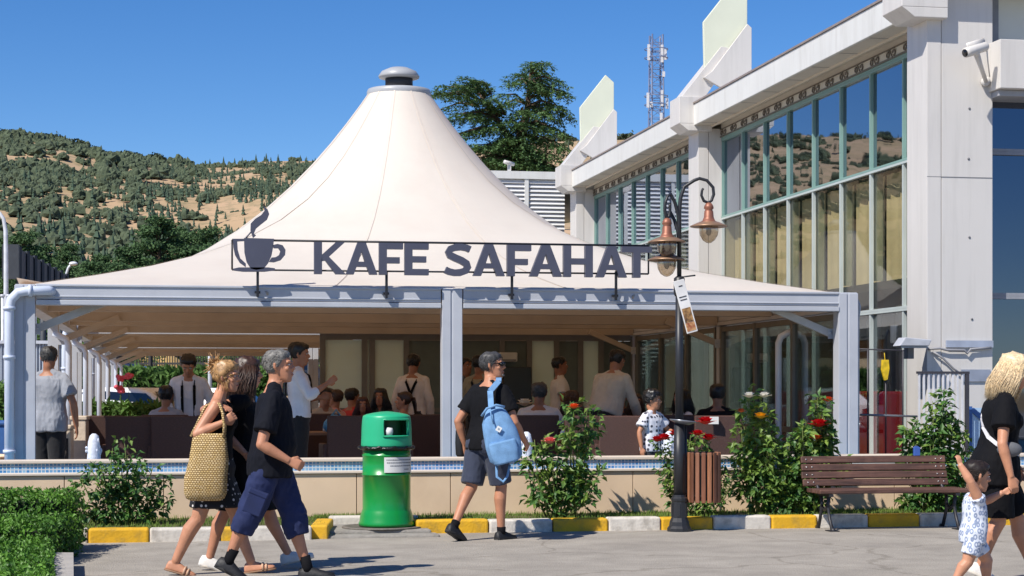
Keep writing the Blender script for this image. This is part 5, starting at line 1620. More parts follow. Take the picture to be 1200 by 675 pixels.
    def hedge(name, label, pxa, pxb, Z, z1, dep, nleaf, ls):
        A = W(pxa, Z); B = W(pxb, Z); L = (B - A).length
        r = thing(name, label, 'hedge', (A + B) / 2); 
        ang = math.atan2((B - A).y, (B - A).x)
        M4 = Matrix.Rotation(ang, 4, 'Z')
        c = MB(); c.box(-L / 2 + .08, L / 2 - .08, .08, dep - .08, 0, z1 - .12, M4); c.build('core', mat('hedge_core', '#1f2a15', rough=.95), r)
        l = MB()
        for i in range(nleaf):
            u = rng.random()
            x = rng.uniform(-L / 2, L / 2)
            if u < .6: p = V((x, rng.uniform(-.05, .10), rng.uniform(0, z1)))
            else: p = V((x, rng.uniform(0, dep), z1 + rng.uniform(-.12, .08) + .06 * mnoise.noise(V((x * 2, 0, 5)))))
            n = rdir(rng) + V((0, -.6, .6))
            leaf(l, M4 @ p, M4 @ rdir(rng), M4 @ n, ls * rng.uniform(.7, 1.4), ls * .5)
        l.build('foliage', mh, r)
    hedge('hedge', 'long clipped hedge in front of the car park fence', -10, 330, 58, ZY(437, 58), 1.2, 6500, .26)
    hedge('hedge', 'lower leafy hedge seen between the tent posts on the left', 60, 195, 36.5, 1.05, .6, 3200, .16)
    hedge('hedge', 'short green hedge at the left edge in front of the hoarding', -40, 13, 30, ZY(458, 30), .6, 1500, .12)
    # flowers
    mfl = mat('flower_pink', '#d9566a', rough=.6)
    for px, py, lab in ((142, 444, 'left pink flower cluster in the shrubs beside the white cars'), (151, 441, 'right pink flower cluster in the shrubs beside the white cars'), (141, 456, 'low pink flower cluster in front of the white cars')):
        a = MB(); Z = 36.2
        for k in range(9): a.ball((rng.uniform(-.09, .09), rng.uniform(-.05, .05), rng.uniform(-.05, .05)), .05, None, .04, 7, 5)
        o = a.build('flower_cluster', mfl); st_ = MB(); st_.tube([(0, .05, -.5), (0, 0, -.03)], .006, 5); st_.build('stem', mh, o); o.location = W(px, Z, ZY(py, Z)); tag(o, lab, 'flowers', 'pink flowers by the car park')
    # blue bin at the left edge
    a = MB(); a.box(-.5, .5, -.3, .3, 0, .75); a.box(-.53, .53, -.33, .33, .75, .82); 
    o = a.build('blue_box', mat('box_blue', '#35609c', rough=.5), None, bevel=.03); o.location = W(0, 27, .15); tag(o, 'blue storage box at the left edge behind the tent post', 'box')
    a = MB(); a.lathe([(.9, 0), (.95, .1), (1.0, .42), (1.02, .48), (.9, .48), (.88, .40), (.01, .38)], 30)
    o = a.build('round_planter', m_stone); o.location = W(-12, 21.6, .15) + V((-.75, .5, 0)); tag(o, 'low round beige stone planter at the left edge by the tent post', 'planter')

def car(label, px, Z, heading, col, z=0.0):
    r = thing('parked_car', label, 'car', W(px, Z, z), heading, 'cars in the car park')
    mb = MB(); L, Wd = 4.1, 1.72
    prof = [(-2.05, .42), (-2.0, .78), (-1.72, .98), (-1.25, 1.42), (-.9, 1.49), (.15, 1.47), (.55, 1.36), (1.05, 1.0), (1.85, .84), (2.05, .62), (2.05, .38), (1.75, .25), (-1.8, .25)]
    rings = []
    for w, ins in ((-1, 0), (-.92, 1), (.92, 1), (1, 0)):
        rings.append([V((x * (.985 if not ins else 1), w * Wd / 2 * (1 if z < 1.0 else lerp(1, .80, (z - 1.0) / .49)), z - (0 if ins else .02 * (z > 1)))) for x, z in prof])
    mb.loft(rings, True, False)
    m = mat('car_paint_' + col.strip('#'), col, rough=.25, var=.02, coat=.6)
    mb.build('body', m, r, bevel=.05, seg=3)
    gl = mat('car_glass', '#121820', rough=.05, var=.02, spec=.8)
    g = MB()
    for s in (-1, 1):
        y = s * Wd / 2
        g.add([(-1.28, y * .985 + s * .004, 1.0), (.92, y * .985 + s * .004, 1.0), (.42, y * .86 + s * .012, 1.34), (-.95, y * .84 + s * .012, 1.40)], [(0, 1, 2, 3)])
        g.add([(-1.28, y * .985 + s * .012, 1.0), (.92, y * .985 + s * .012, 1.0), (.42, y * .86 + s * .022, 1.34), (-.95, y * .84 + s * .022, 1.40)], [(0, 1, 2, 3)])
    g.add([(1.08, -.70, 1.02), (1.08, .70, 1.02), (.58, .62, 1.38), (.58, -.62, 1.38)], [(0, 1, 2, 3)])
    g.add([(-1.74, -.70, 1.0), (-1.74, .70, 1.0), (-1.29, .62, 1.40), (-1.29, -.62, 1.40)], [(0, 1, 2, 3)])
    g.build('window', gl, r)
    for x in (-1.3, 1.3):
        for s in (-1, 1):
            w = MB(); w.tube([(x, s * .70, .31), (x, s * .88, .31)], .31, 20); o = w.build('wheel', mat('tyre', '#17171a', rough=.8), r)
            h = MB(); h.tube([(x, s * .875, .31), (x, s * .888, .31)], .19, 14); h.build('rim', mat('rim_alu', '#9a9da2', rough=.3, metal=.7), o)
    for s in (-1, 1):
        l = MB(); l.cbox((2.0, s * .62, .70), (.12, .34, .13)); l.build('headlight', mat('headlight', '#dfe3e8', rough=.1), r, bevel=.02)
        l = MB(); l.cbox((-2.0, s * .66, .78), (.08, .26, .15)); l.build('tail_light', mat('tail_light', '#8e1a1a', rough=.2), r, bevel=.02)
        l = MB(); l.cbox((.75, s * .95, 1.02), (.1, .16, .11)); l.build('mirror', m, r, bevel=.03)

left_side()
car('dark blue car parked in front of the metal fence', 150, 70, R(-8), '#1b2540', .95)
car('dark car parked behind the tents, roof just above the hedge', 330, 68, R(172), '#20242c', .95)
car('white car behind the shrubs, nearest the left tent posts', 172, 44, R(-30), '#d5d8dc')
car('white car parked farther left between the tent posts', 118, 50, R(160), '#cfd2d8')
car('white car parked behind the waiter and the blonde bun woman', 262, 52, R(-20), '#d8dade')
# ------------------------------------------------------------------ street furniture
def bin_():
    x, Z = on_y(453, 18.12)
    root = thing('litter_bin', 'green domed plastic litter bin with a rectangular mouth on the kerb recess', 'litter bin', (x, 18.12, .075), R(10))
    mg = mat('bin_green', '#0f8a3c', rough=.32, var=.06, scale=2.5, coat=.25, dirt=.12, dcol='#0c6a34', dscale=4)
    mh = mat('bin_hood', '#27a878', rough=.38, var=.06, scale=2.5, dirt=.12, dcol='#3fae84', dscale=3)
    r = .245
    b = MB(); b.lathe([(.275, 0), (.278, .03), (.268, .05), (.262, .10), (.245, .15), (.238, .17), (.238, .50), (.246, .505), (.246, .515), (.238, .52), (.238, .69), (.242, .695), (.242, .705), (.236, .71), (.236, .77)], 48); b.build('body', mg, root)
    l = MB(); pts = [(.268 * math.cos(t) * (1 + .03 * math.sin(9 * t)), .268 * math.sin(t) * (1 + .03 * math.sin(7 * t)), .775 + .006 * math.sin(11 * t) + .004 * math.sin(23 * t)) for t in np.linspace(0, 2 * PI, 90)]
    l.tube(pts, .014, 6, cap=False); l.lathe([(.236, .745), (.262, .76), (.262, .785), (.236, .79)], 48); l.build('liner_bag', mat('bag_black', '#101012', rough=.3, bump=.5), root)
    # hood with an opening: grid shell
    h = MB(); n = 64; zs = [.785, .80, .86, .895, .94, .98, 1.015, 1.05, 1.075, 1.09, 1.105, 1.12, 1.13, 1.135]; rs = [.252, .253, .25, .249, .248, .246, .244, .241, .237, .232, .20, .13, .06, .004]
    a0, a1 = R(-90 - 12 - 26), R(-90 + 48)     # mouth spans these angles (front)
    vs = []; fs = []
    for rr, z in zip(rs, zs):
        for k in range(n):
            t = 2 * PI * k / n; vs.append((rr * math.cos(t), rr * math.sin(t), z))
    def inside(i, k):
        t = 2 * PI * (k + .5) / n; t = t if t < PI else t - 2 * PI
        return R(-112) < t < R(-48) and zs[i] >= .894 and zs[i + 1] <= 1.051
    for i in range(len(zs) - 1):
        for k in range(n):
            if not inside(i, k): fs.append((i * n + k, i * n + (k + 1) % n, (i + 1) * n + (k + 1) % n, (i + 1) * n + k))
    h.add(vs, fs, True); hood = h.build('hood', mh, root)
    sol = hood.modifiers.new('Solid', 'SOLIDIFY'); sol.thickness = .012; sol.offset = -1
    f = MB()
    def P(a, z, rr=.254): return V((rr * math.cos(a), rr * math.sin(a), z))
    A = np.linspace(R(-113), R(-47), 12); loop = [P(a, .89) for a in A] + [P(R(-46), .93), P(R(-46), 1.02)] + [P(a, 1.055) for a in A[::-1]] + [P(R(-114), 1.02), P(R(-114), .93), P(R(-113), .89)]
    f.tube(loop, .010, 6, cap=False); f.build('mouth_rim', mh, root)
    f = MB(); f.lathe([(.15, .80), (.15, 1.06)], 32, cap=False); f.build('inner_sleeve', mat('bin_inside', '#0a4a25', rough=.6), root)
    f = MB(); f.tube([(-.035, -.205, .895), (-.035, -.205, .945), (-.032, -.205, .975)], [.034, .042, .030], 12); o = f.build('paper_cup', mat('cup_white', '#d8d8d8', rough=.5), None)
    o.matrix_world = Matrix.Translation((x, 18.12, .075)) @ Matrix.Rotation(R(10), 4, 'Z'); tag(o, 'white paper cup sitting in the mouth of the green bin', 'cup')
    # notice plate curved on the body, lower right
    pl = MB(); A = np.linspace(R(-112), R(-30), 14); rr = .2485
    pl.add([(rr * math.cos(a), rr * math.sin(a), z) for z in (.535, .685) for a in A], [(i, i + 1, i + 15, i + 14) for i in range(13)], True)
    pl.build('notice', mat('notice_white', '#d9d9d6', rough=.4, var=.03), root)
    t = MB(); rng = random.Random(4); rr = .2495
    for z, aa, bb in ((.658, -107, -40), (.630, -106, -37), (.600, -98, -40), (.565, -62, -46)):
        a = R(aa)
        while a < R(bb):
            w = R(rng.uniform(1.2, 3.4)); t.add([(rr * math.cos(a), rr * math.sin(a), z - .004), (rr * math.cos(a + w), rr * math.sin(a + w), z - .004), (rr * math.cos(a + w), rr * math.sin(a + w), z + .006), (rr * math.cos(a), rr * math.sin(a), z + .006)], [(0, 1, 2, 3)]); a += w + R(.8)
    t.build('notice_print', mat('print_grey', '#6c6e73', rough=.6), root)
bin_()

def bench():
    y = 17.72
    xa, Z = on_y(953, y); xb, _ = on_y(1124, y); L = xb - xa
    root = thing('park_bench', 'brown wooden slatted bench with iron legs below the rose bushes', 'bench', ((xa + xb) / 2, y, 0))
    rng = random.Random(6)
    mi = mat('bench_iron', '#26262a', rough=.5, bump=.2)
    mw = mat('bench_wood', '#67473b', rough=.62, col2='#3d2922', scale=5, stretch=(.35, 6, 6), detail=8, bump=.35, bscale=18, dirt=.25, dcol='#8f6a58', dscale=5)
    def slat(z, yy, h, d, x0, x1, tilt):
        M = Matrix.Translation((0, yy, z)) @ Matrix.Rotation(tilt, 4, 'X')
        s = MB(); n = 14
        for i in range(n):
            pass
        s.box(x0, x1, -d / 2, d / 2, -h / 2, h / 2, M)
        o = s.build('slat', mw, root, bevel=.007)
        b = MB()
        for sx in (x0 + .05, x0 + .11, x1 - .05, x1 - .11): b.tube([M @ V((sx, -d / 2 - .005, 0)), M @ V((sx, -d / 2 + .002, 0))], .008, 8)
        b.build('bolt', mat('bolt_steel', '#b9b4ae', rough=.3, metal=.7), o)
    for k, (z, yy) in enumerate(((.700, .30), (.622, .275), (.545, .25), (.468, .225))):
        slat(z, yy, .070, .035, -L / 2 - .03 + rng.uniform(-.006, .006), L / 2 - .03 + rng.uniform(-.006, .006), R(-16))
    for k in range(4):
        s = MB(); y0 = -.20 + k * .105; s.box(-L / 2 + .0, L / 2 + .04, y0, y0 + .088, .375, .415); s.build('seat_slat', mw, root, bevel=.008)
    for sx in (-L / 2 + .12, L / 2 - .10):
        f = MB()
        for dy in (-.16, .13):
            f.tube([(sx, dy * .8, .37), (sx, dy * .75 + (.02 if dy < 0 else -.02), .24), (sx, dy * .95, .12), (sx, dy * 1.35, .02), (sx, dy * 1.7, .012)], [.022, .018, .018, .02, .022], 8)
        f.tube([(sx, -.12, .26), (sx, .0, .20), (sx, .1, .26)], .014, 8)
        f.box(sx - .022, sx + .022, -.20, .16, .345, .373)
        f.tube([(sx, .12, .36), (sx, .22, .44), (sx, .33, .72)], .018, 8)
        f.box(sx - .05, sx + .05, -.30, -.15, 0, .014)
        f.build('leg', mi, root)
    s = MB(); s.box(-.03, .035, -.02, .02, 0, .09); s.box(-.02, .02, -.018, .018, .09, .10)
    o = s.build('blue_packet', mat('packet_blue', '#3c5ea8', rough=.5), None, bevel=.01); xx, _ = on_y(1088, y); o.location = (xx, y + .31, .735); tag(o, 'small blue packet standing on the top rail of the bench', 'packet')
bench()

def lamp_post():
    y = 17.78; x, Z = on_y(796, y); s = Z / FPX
    root = thing('lamp_post', 'black iron lamp post with three curled arms and copper lanterns', 'street lamp', (x, y, 0))
    mi = mat('iron_black', '#25262a', rough=.45, var=.15, scale=8)
    b = MB(); b.lathe([(.125, 0), (.125, .035), (.105, .06), (.10, .10), (.082, .14), (.078, .30), (.085, .315), (.085, .335), (.07, .35), (.066, .37)], 12, smooth=False)
    for k in range(6):
        t = 2 * PI * k / 6 + .2; b.cbox((.079 * math.cos(t), .079 * math.sin(t), .22), (.012, .03, .13), t)
    b.build('base', mi, root)
    p = MB(); p.tube([(0, 0, .35), (0, 0, 1.08)], [.056, .054], 16); p.tube([(0, 0, 1.09), (0, 0, 2.36)], [.042, .038], 14)
    p.tube([(0, 0, 2.36), (0, 0, 2.40), (0, 0, 2.54), (0, 0, 2.56)], [.045, .058, .055, .03], 14); p.tube([(.06, .03, .10), (.06, .03, 1.06)], .030, 12); p.build('pole', mi, root)
    d = MB(); M = Matrix.Translation((.04, -.0, 1.105)) @ Matrix.Rotation(R(6), 4, 'Y')
    d.lathe([(.06, -.03), (.135, .0), (.14, .012), (.125, .010), (.02, .002)], 28, (0, 0, 0), M); d.build('dish', mat('dish_grey', '#8e9299', rough=.3, metal=.5), root)
    mc = mat('lantern_copper', '#94614d', rough=.5, metal=.35, var=.2, scale=14); mb_ = mat('lantern_brim', '#9a7a60', rough=.4, metal=.4, var=.2); mg = glass_mat('lantern_glass', '#d8cdbd', refl=.12, rough=.12, gcol=(.95, .92, .88))
    mbulb = mat('bulb', '#c9c4ba', rough=.3)
    # arms: (direction angle, reach, height of the top of the curl, scale)
    for ang, reach, zt, zs in ((-8, .31, ZY(209, Z), 2.5), (196, .15, ZY(228, Z), 2.5), (150, .135, ZY(248, Z), 2.5)):
        dx, dy = math.cos(R(ang)), math.sin(R(ang))
        def P(u, z): return V((dx * u, dy * u, z))
        zl = zt - .27      # lantern hang point
        pts = [P(0, zs), P(.0, zt - .34), P(.012, zt - .20), P(.05, zt - .085), P(.12 * reach / .31 + .03, zt - .02), P(reach * .66, zt), P(reach * .9, zt - .02), P(reach * 1.10, zt - .09), P(reach * 1.12, zt - .16), P(reach * 1.05, zt - .22), P(reach * .95, zt - .245), P(reach * .80, zt - .225), P(reach * .72, zt - .17), P(reach * .74, zt - .12), P(reach * .78, zt - .10)]
        a = MB(); a.tube(pts, [.024, .022, .02, .018, .017, .016, .016, .016, .016, .016, .016, .015, .014, .013, .012], 8); arm = a.build('arm', mi, root)
        c = P(reach * .96, zl)
        l = MB(); l.lathe([(.012, .03), (.03, .02), (.045, -.005), (.05, -.03), (.035, -.045), (.045, -.06), (.05, -.12), (.065, -.155), (.11, -.175)][::-1], 20, c); lan = l.build('lantern', mc, root)
        l = MB(); l.lathe([(.10, -.168), (.185, -.205), (.19, -.215), (.18, -.218), (.09, -.20)][::-1], 28, c); l.build('brim', mb_, lan)
        l = MB(); l.lathe([(.092, -.206), (.098, -.25), (.09, -.30), (.062, -.35), (.025, -.375), (.004, -.38)][::-1], 22, c, cap=False); l.build('glass_bowl', mg, lan)
        l = MB(); l.ball(c + V((0, 0, -.26)), .03, None, .045, 10, 7); l.tube([c + V((0, 0, -.20)), c + V((0, 0, -.23))], .02, 8); l.build('bulb', mbulb, lan)
    # hanging picture board
    r = thing('hanging_sign', 'narrow white hanging sign with food pictures tilted on the lamp post', 'sign', (x, y, 2.3))
    A = V((.03, -.06, ZY(327, Z) - 2.3)); B = V((.175, -.07, ZY(388, Z) - 2.3)); d = (B - A).normalized(); sd = V((-d.z, 0, d.x)) * -1
    M = Matrix(((sd.x, 0, -d.x, A.x), (0, 1, 0, A.y), (sd.z, 0, -d.z, A.z), (0, 0, 0, 1)))
    Ls = (B - A).length
    b = MB(); b.box(-.0, .115, -.008, .008, -Ls, 0, M); b.build('board', mat('sign_white', '#e2e0dd', rough=.4), r, bevel=.004)
    def pic(x0, x1, z0, z1, m, nm, yy=-.011): q = MB(); q.box(x0, x1, yy, -.0085, z0, z1, M); q.build(nm, m, r)
    pic(.015, .105, -Ls * .80, -Ls * .53, mat('pic_brown', '#4b3423', rough=.5, col2='#b58a55', scale=30), 'picture'); pic(.012, .108, -Ls * .965, -Ls * .805, mat('pic_red', '#8c3a22', rough=.5, col2='#d9b27a', scale=22), 'picture')
    for z, w in ((-.06, .02), (-.17, .045), (-.20, .04)): pic(.055 - w / 2 - .01, .055 + w, z - .006, z + .004, mat('print_dark', '#3a3a3d', rough=.6), 'print')
    q = MB(); q.tube([(0, 0, A.z + .02), (.03, -.05, A.z + .02), (.15, -.06, A.z + .035)], .008, 6); q.build('bracket', mi, r)
    # slatted basket
    bx, Zb = on_y(825, y); 
    r = thing('slatted_basket', 'round wooden slatted litter basket hung beside the black lamp post', 'litter basket', (bx, y + .02, .29))
    R_ = .165; rng = random.Random(9)
    for k in range(17):
        t = 2 * PI * k / 17; M = Matrix.Rotation(t, 4, 'Z')
        c = ('#7f4f37', '#9c6848', '#6b432f', '#875a42')[k % 4]
        q = MB(); q.box(R_ - .012, R_ + .010, -.021, .021, .0, .505, M); q.build('slat', mat('slat_wood_%d' % (k % 4), c, rough=.55, var=.25, scale=4, stretch=(5, 5, .6), bump=.3), r, bevel=.006)
    q = MB()
    for z in (.05, .46): q.lathe([(R_ - .02, z), (R_ - .013, z), (R_ - .013, z + .03), (R_ - .02, z + .03)], 30, cap=False)
    q.lathe([(.148, .03), (.148, .50)], 24, cap=False); q.lathe([(.01, .035), (.148, .035)], 24); q.build('liner', mat('basket_liner', '#332a26', rough=.8), r)
    q = MB(); q.bar((-.17, 0, .40), (-.30, 0, .40), .03, .03); q.bar((-.17, 0, .12), (-.30, 0, .12), .03, .03); q.build('bracket', mi, r)
lamp_post()

# ------------------------------------------------------------------ planting
m_rose = mat('rose_leaf', '#567f38', rough=.5, col2='#2f5524', scale=4, transl=.22, spec=.5)
m_rose2 = mat('rose_leaf_sunlit', '#88a046', rough=.5, col2='#4c7030', scale=4, transl=.25)  # lighter leaf green, sunlight on the foliage put into the colour
m_stem = mat('rose_stem', '#5f6a35', rough=.8, var=.2)
M_FL = {'red': mat('petal_red', '#c4131f', rough=.55, var=.2, scale=20), 'pink': mat('petal_pink', '#e8837c', rough=.55, var=.15), 'yellow': mat('petal_yellow', '#e8b52c', rough=.55), 'white': mat('petal_white', '#e6e2d8', rough=.55), 'orange': mat('petal_orange', '#e2672c', rough=.55)}

def rose(mb, c, r, rng):
    for ring, (n, rr, tilt) in enumerate(((5, .45, 1.25), (6, .8, .9), (7, 1.1, .45))):
        for k in range(n):
            a = 2 * PI * (k + .5 * ring) / n + rng.uniform(-.2, .2); o = V((math.cos(a), math.sin(a), 0)); s = V((-math.sin(a), math.cos(a), 0)); u = V((0, 0, 1))
            b = V(c) + o * r * .15; m = b + (o * math.cos(tilt) * rr + u * math.sin(tilt)) * r * .7; t = b + (o * math.cos(tilt * .7) * rr * 1.2 + u * math.sin(tilt)) * r * 1.0
            mb.add([b - s * r * .2, b + s * r * .2, m + s * r * .5, t + s * r * .28, t - s * r * .28, m - s * r * .5], [(0, 1, 2, 5), (5, 2, 3, 4)], True)

def bush(label, px, y, base_z, stems, seed, flowers=(), leafsize=.10, dens=.8, pale=.3, cat='rose bush', spread=.5, name='rose_bush'):
    """stems: list of (px, py) tips in the photograph's frame at the bush's own distance"""
    rng = random.Random(seed)
    x, Z = on_y(px, y)
    root = thing(name, label, cat, (x, y, base_z))
    st = MB(); lf = MB()
    for (tx, ty) in stems:
        xx, Zt = on_y(tx, y); tip = V((xx - x, rng.uniform(-.16, .16), ZY(ty, Zt) - base_z))
        b = V((rng.uniform(-.10, .10) + tip.x * .25, rng.uniform(-.06, .06), 0))
        mid = b.lerp(tip, .5) + V((tip.x * .12 + rng.uniform(-.03, .03), rng.uniform(-.05, .05), 0))
        pts = [b, b.lerp(mid, .5), mid, mid.lerp(tip, .55), tip]
        st.tube(pts, [.011, .010, .008, .006, .003], 6)
        L = (tip - b).length; n = int(L * 56 * dens)
        for i in range(n):
            t = rng.uniform(.12, 1.0) ** .8; q = t * 4; k = min(3, int(q)); p = pts[k].lerp(pts[k + 1], q - k)
            d = rdir(rng); d.z = abs(d.z) * .6 - .1; d.normalize()
            r = rng.uniform(.02, .14) * (1.15 - .5 * t) * spread * 2
            p2 = p + d * r + V((0, 0, -.02))
            if rng.random() < .22: st.tube([p, p2], [.003, .002], 4)
            if p2.z < .03: continue
            lf.cur = 1 if rng.random() < pale * (0.5 + t) else 0  # painted sunlight: more of the lighter leaves toward the stem tips
            for q2 in range(rng.choice((1, 2, 3))):
                dd = (d + rdir(rng) * .8 + V((0, 0, -.35))).normalized()
                leaf(lf, p2 + rdir(rng) * .015, dd, V((0, -.35, 1)) + rdir(rng) * .7, leafsize * rng.uniform(.6, 1.25), leafsize * rng.uniform(.42, .62))
    st.build('stem', m_stem, root); lf.build('foliage', [m_rose, m_rose2], root)
    for fx, fy, col, r in flowers:
        xx, Zt = on_y(fx, y); f = MB(); r *= 1.35; rose(f, (xx - x, -.16 + rng.uniform(-.05, .05), ZY(fy, Zt) - base_z - r * .4), r, rng); f.build(col + '_rose', M_FL[col], root)
    return root

GZ = .10
def planting():
    bush('wide leafy green bush by the left end of the pool wall', 140, 18.3, GZ, [(95, 560), (88, 575), (105, 545), (118, 545), (132, 525), (145, 512), (150, 535), (165, 540), (180, 545), (196, 560), (200, 585), (185, 590), (125, 575), (100, 600), (160, 570), (140, 560), (175, 570), (112, 590), (150, 590), (130, 600), (143, 540), (165, 600)], 3, leafsize=.085, dens=1.0, pale=.12, cat='bush', spread=.62, name='leafy_bush')
    bush('rose bush with one pink flower behind the walking man with the backpack', 660, 18.45, GZ, [(618, 535), (625, 515), (632, 520), (640, 510), (645, 530), (655, 525), (665, 505), (672, 485), (690, 478), (698, 482), (684, 500), (690, 520), (700, 550), (640, 545), (625, 560), (660, 550), (680, 545), (650, 570), (670, 580), (635, 580), (690, 575), (668, 470), (676, 500)], 5, [(641, 516, 'pink', .05), (669, 476, 'orange', .04)], dens=.62, pale=.35)
    bush('red rose bush growing behind the wooden basket and lamp post', 812, 18.5, GZ, [(770, 515), (778, 525), (785, 540), (795, 510), (812, 510), (822, 505), (828, 515), (845, 540), (852, 550), (856, 560), (838, 575), (820, 590), (812, 585), (800, 580), (785, 560), (832, 530), (848, 570)], 8, [(775, 512, 'red', .05), (788, 507, 'red', .05), (811, 507, 'red', .045), (825, 512, 'red', .05), (821, 493, 'red', .06), (764, 514, 'red', .045)], dens=.85, pale=.4, leafsize=.075)
    bush('tall loose rose bush with pale leaves and a yellow flower left of the bench', 885, 18.55, GZ, [(868, 500), (870, 480), (876, 455), (888, 470), (892, 490), (905, 495), (880, 510), (866, 520), (895, 520), (910, 535), (885, 545), (902, 560), (912, 580), (895, 540), (920, 560), (874, 535)], 11, [(886, 487, 'yellow', .05), (862, 481, 'orange', .03), (871, 463, 'white', .045), (890, 463, 'white', .045)], dens=.9, pale=.7)
    bush('dense rose bush with a red flower at the left end of the bench', 938, 18.5, GZ, [(955, 465), (966, 475), (962, 500), (950, 490), (935, 500), (925, 510), (912, 525), (945, 520), (970, 520), (985, 535), (975, 545), (915, 550), (905, 565), (930, 545), (945, 560), (925, 580), (940, 590), (910, 590), (955, 575), (935, 530), (960, 540), (900, 580), (968, 490), (950, 600)], 13, [(954, 496, 'red', .065), (966, 468, 'orange', .04), (951, 512, 'orange', .04)], dens=1.15, pale=.35)
    bush('green rose bush behind the right end of the bench', 1095, 18.6, GZ, [(1063, 500), (1072, 505), (1080, 490), (1088, 470), (1100, 455), (1108, 475), (1112, 490), (1120, 500), (1128, 505), (1132, 520), (1122, 530), (1100, 510), (1085, 520), (1070, 530), (1095, 540), (1110, 550), (1125, 560), (1080, 560), (1105, 575), (1120, 590), (1088, 590), (1066, 585), (1100, 485), (1092, 505), (1130, 575), (1076, 575)], 17, [], dens=1.1, pale=.25)
    # low bush under the bench's right end joins the planting
    bush('low dark green bush under the right end of the bench', 1085, 18.75, GZ, [(1060, 585), (1075, 580), (1090, 585), (1105, 580), (1120, 590), (1070, 595), (1098, 595)], 19, [], dens=1.2, pale=.05, cat='bush', name='leafy_bush')
    # clipped hedge in three steps at the lower left
    rng = random.Random(21)
    root = thing('clipped_hedge', 'bright green clipped hedge stepping down at the lower left corner', 'hedge', W(30, 15, 0))
    mh = mat('box_leaf', '#6b9a34', rough=.5, col2='#2c521c', scale=5, transl=.22, spec=.4); mc = mat('box_core', '#16210e', rough=1)
    core = MB(); lf = MB()
    for Za, Zb, ptop, pr, ray in ((15.75, 16.5, 577, 97, 0), (14.7, 15.74, 606, 92, 0), (11.5, 14.69, 634, 56, 1)):
        u = V((CA, -SA, 0)); w = V((SA, CA, 0)) if not ray else (W(57, 20) - W(57, 10)).normalized(); D = Zb - Za
        p1 = W(pr, Zb) - w * D; zt = ZY(ptop, Zb); p0 = p1 - u * 2.2; L = 2.2
        M = Matrix(((u.x, w.x, 0, p0.x), (u.y, w.y, 0, p0.y), (0, 0, 1, 0), (0, 0, 0, 1)))
        off = W(30, 15, 0); T = Matrix.Translation(-off) @ M
        core.box(.05, L - .05, .05, D - .05, 0, zt - .05, T)
        area = L * D + L * zt + D * zt
        for i in range(int(area * 2300)):
            q = rng.random() * area
            bx = .03 * mnoise.noise(V((i * .01, Za, 1)))
            if q < L * D: p = V((rng.uniform(0, L), rng.uniform(0, D), zt)); n = V((0, -.1, 1))
            elif q < L * D + L * zt: p = V((rng.uniform(0, L), 0, rng.uniform(0, zt))); n = V((0, -1, .4))
            else: p = V((L, rng.uniform(0, D), rng.uniform(0, zt))); n = V((1, 0, .4))
            p += V((0, 0, .035 * mnoise.noise(V((p.x * 5, p.y * 5, Za)))))
            p -= n.normalized() * rng.uniform(-.035, .05)
            lf.cur = 0
            dd = (n * rng.uniform(-.1, .7) + rdir(rng)).normalized()
            leaf(lf, T @ p, T.to_3x3() @ dd, T.to_3x3() @ (n + rdir(rng) * .8), rng.uniform(.03, .055), rng.uniform(.018, .03))
    core.build('core', mc, root); lf.build('foliage', mh, root)
    k = MB(); a = W(56, 14.68); b = W(86, 14.68); c = b - (W(84, 20) - W(84, 10)).normalized() * 3; d = a - (W(57, 20) - W(57, 10)).normalized() * 3
    k.add([(q.x, q.y, -.05) for q in (a, b, c, d)] + [(q.x, q.y, .12) for q in (a, b, c, d)], [(7, 6, 5, 4), (0, 1, 5, 4), (1, 2, 6, 5), (2, 3, 7, 6), (3, 0, 4, 7)])
    o = k.build('concrete_edging', mat('edging', '#a5a09a', rough=.85, bump=.3, var=.1)); tag(o, 'plain concrete edging along the clipped hedge at the lower left', 'edging')
planting()

def bollards():
    m = mat('bollard_stone', '#c9b8a4', rough=.7, var=.08, scale=8, bump=.2, dirt=.2, dscale=6)
    for px, Z, lab in ((76, 20.9, 'beige stone bollard with a dark slot behind the man in grey'), (94, 21.2, 'taller beige stone bollard right of the slotted one')):
        r = thing('stone_bollard', lab, 'bollard', W(px, Z, .152), -YAW, 'stone bollards on the terrace')
        h = .82 if px < 80 else .92
        b = MB(); b.box(-.085, .085, -.085, .085, 0, h); b.build('shaft', m, r, bevel=.012)
        b = MB(); b.box(-.10, .10, -.10, .10, h + .001, h + .05); b.build('cap', m, r, bevel=.012)
        if px < 80:
            b = MB(); b.box(.0, .06, -.089, -.0855, .2, h - .1); b.build('slot', mat('slot_dark', '#3a3430', rough=.9), r)
bollards()
# ------------------------------------------------------------------ the cast
def fab(name, col, **k):
    a = dict(rough=.85, var=.10, scale=7, bump=.12, bscale=160, sheen=.15); a.update(k)
    return mat('cloth_' + name, col, **a)
YD = math.degrees(YAW)
def head_on(th): return R(th - YD)

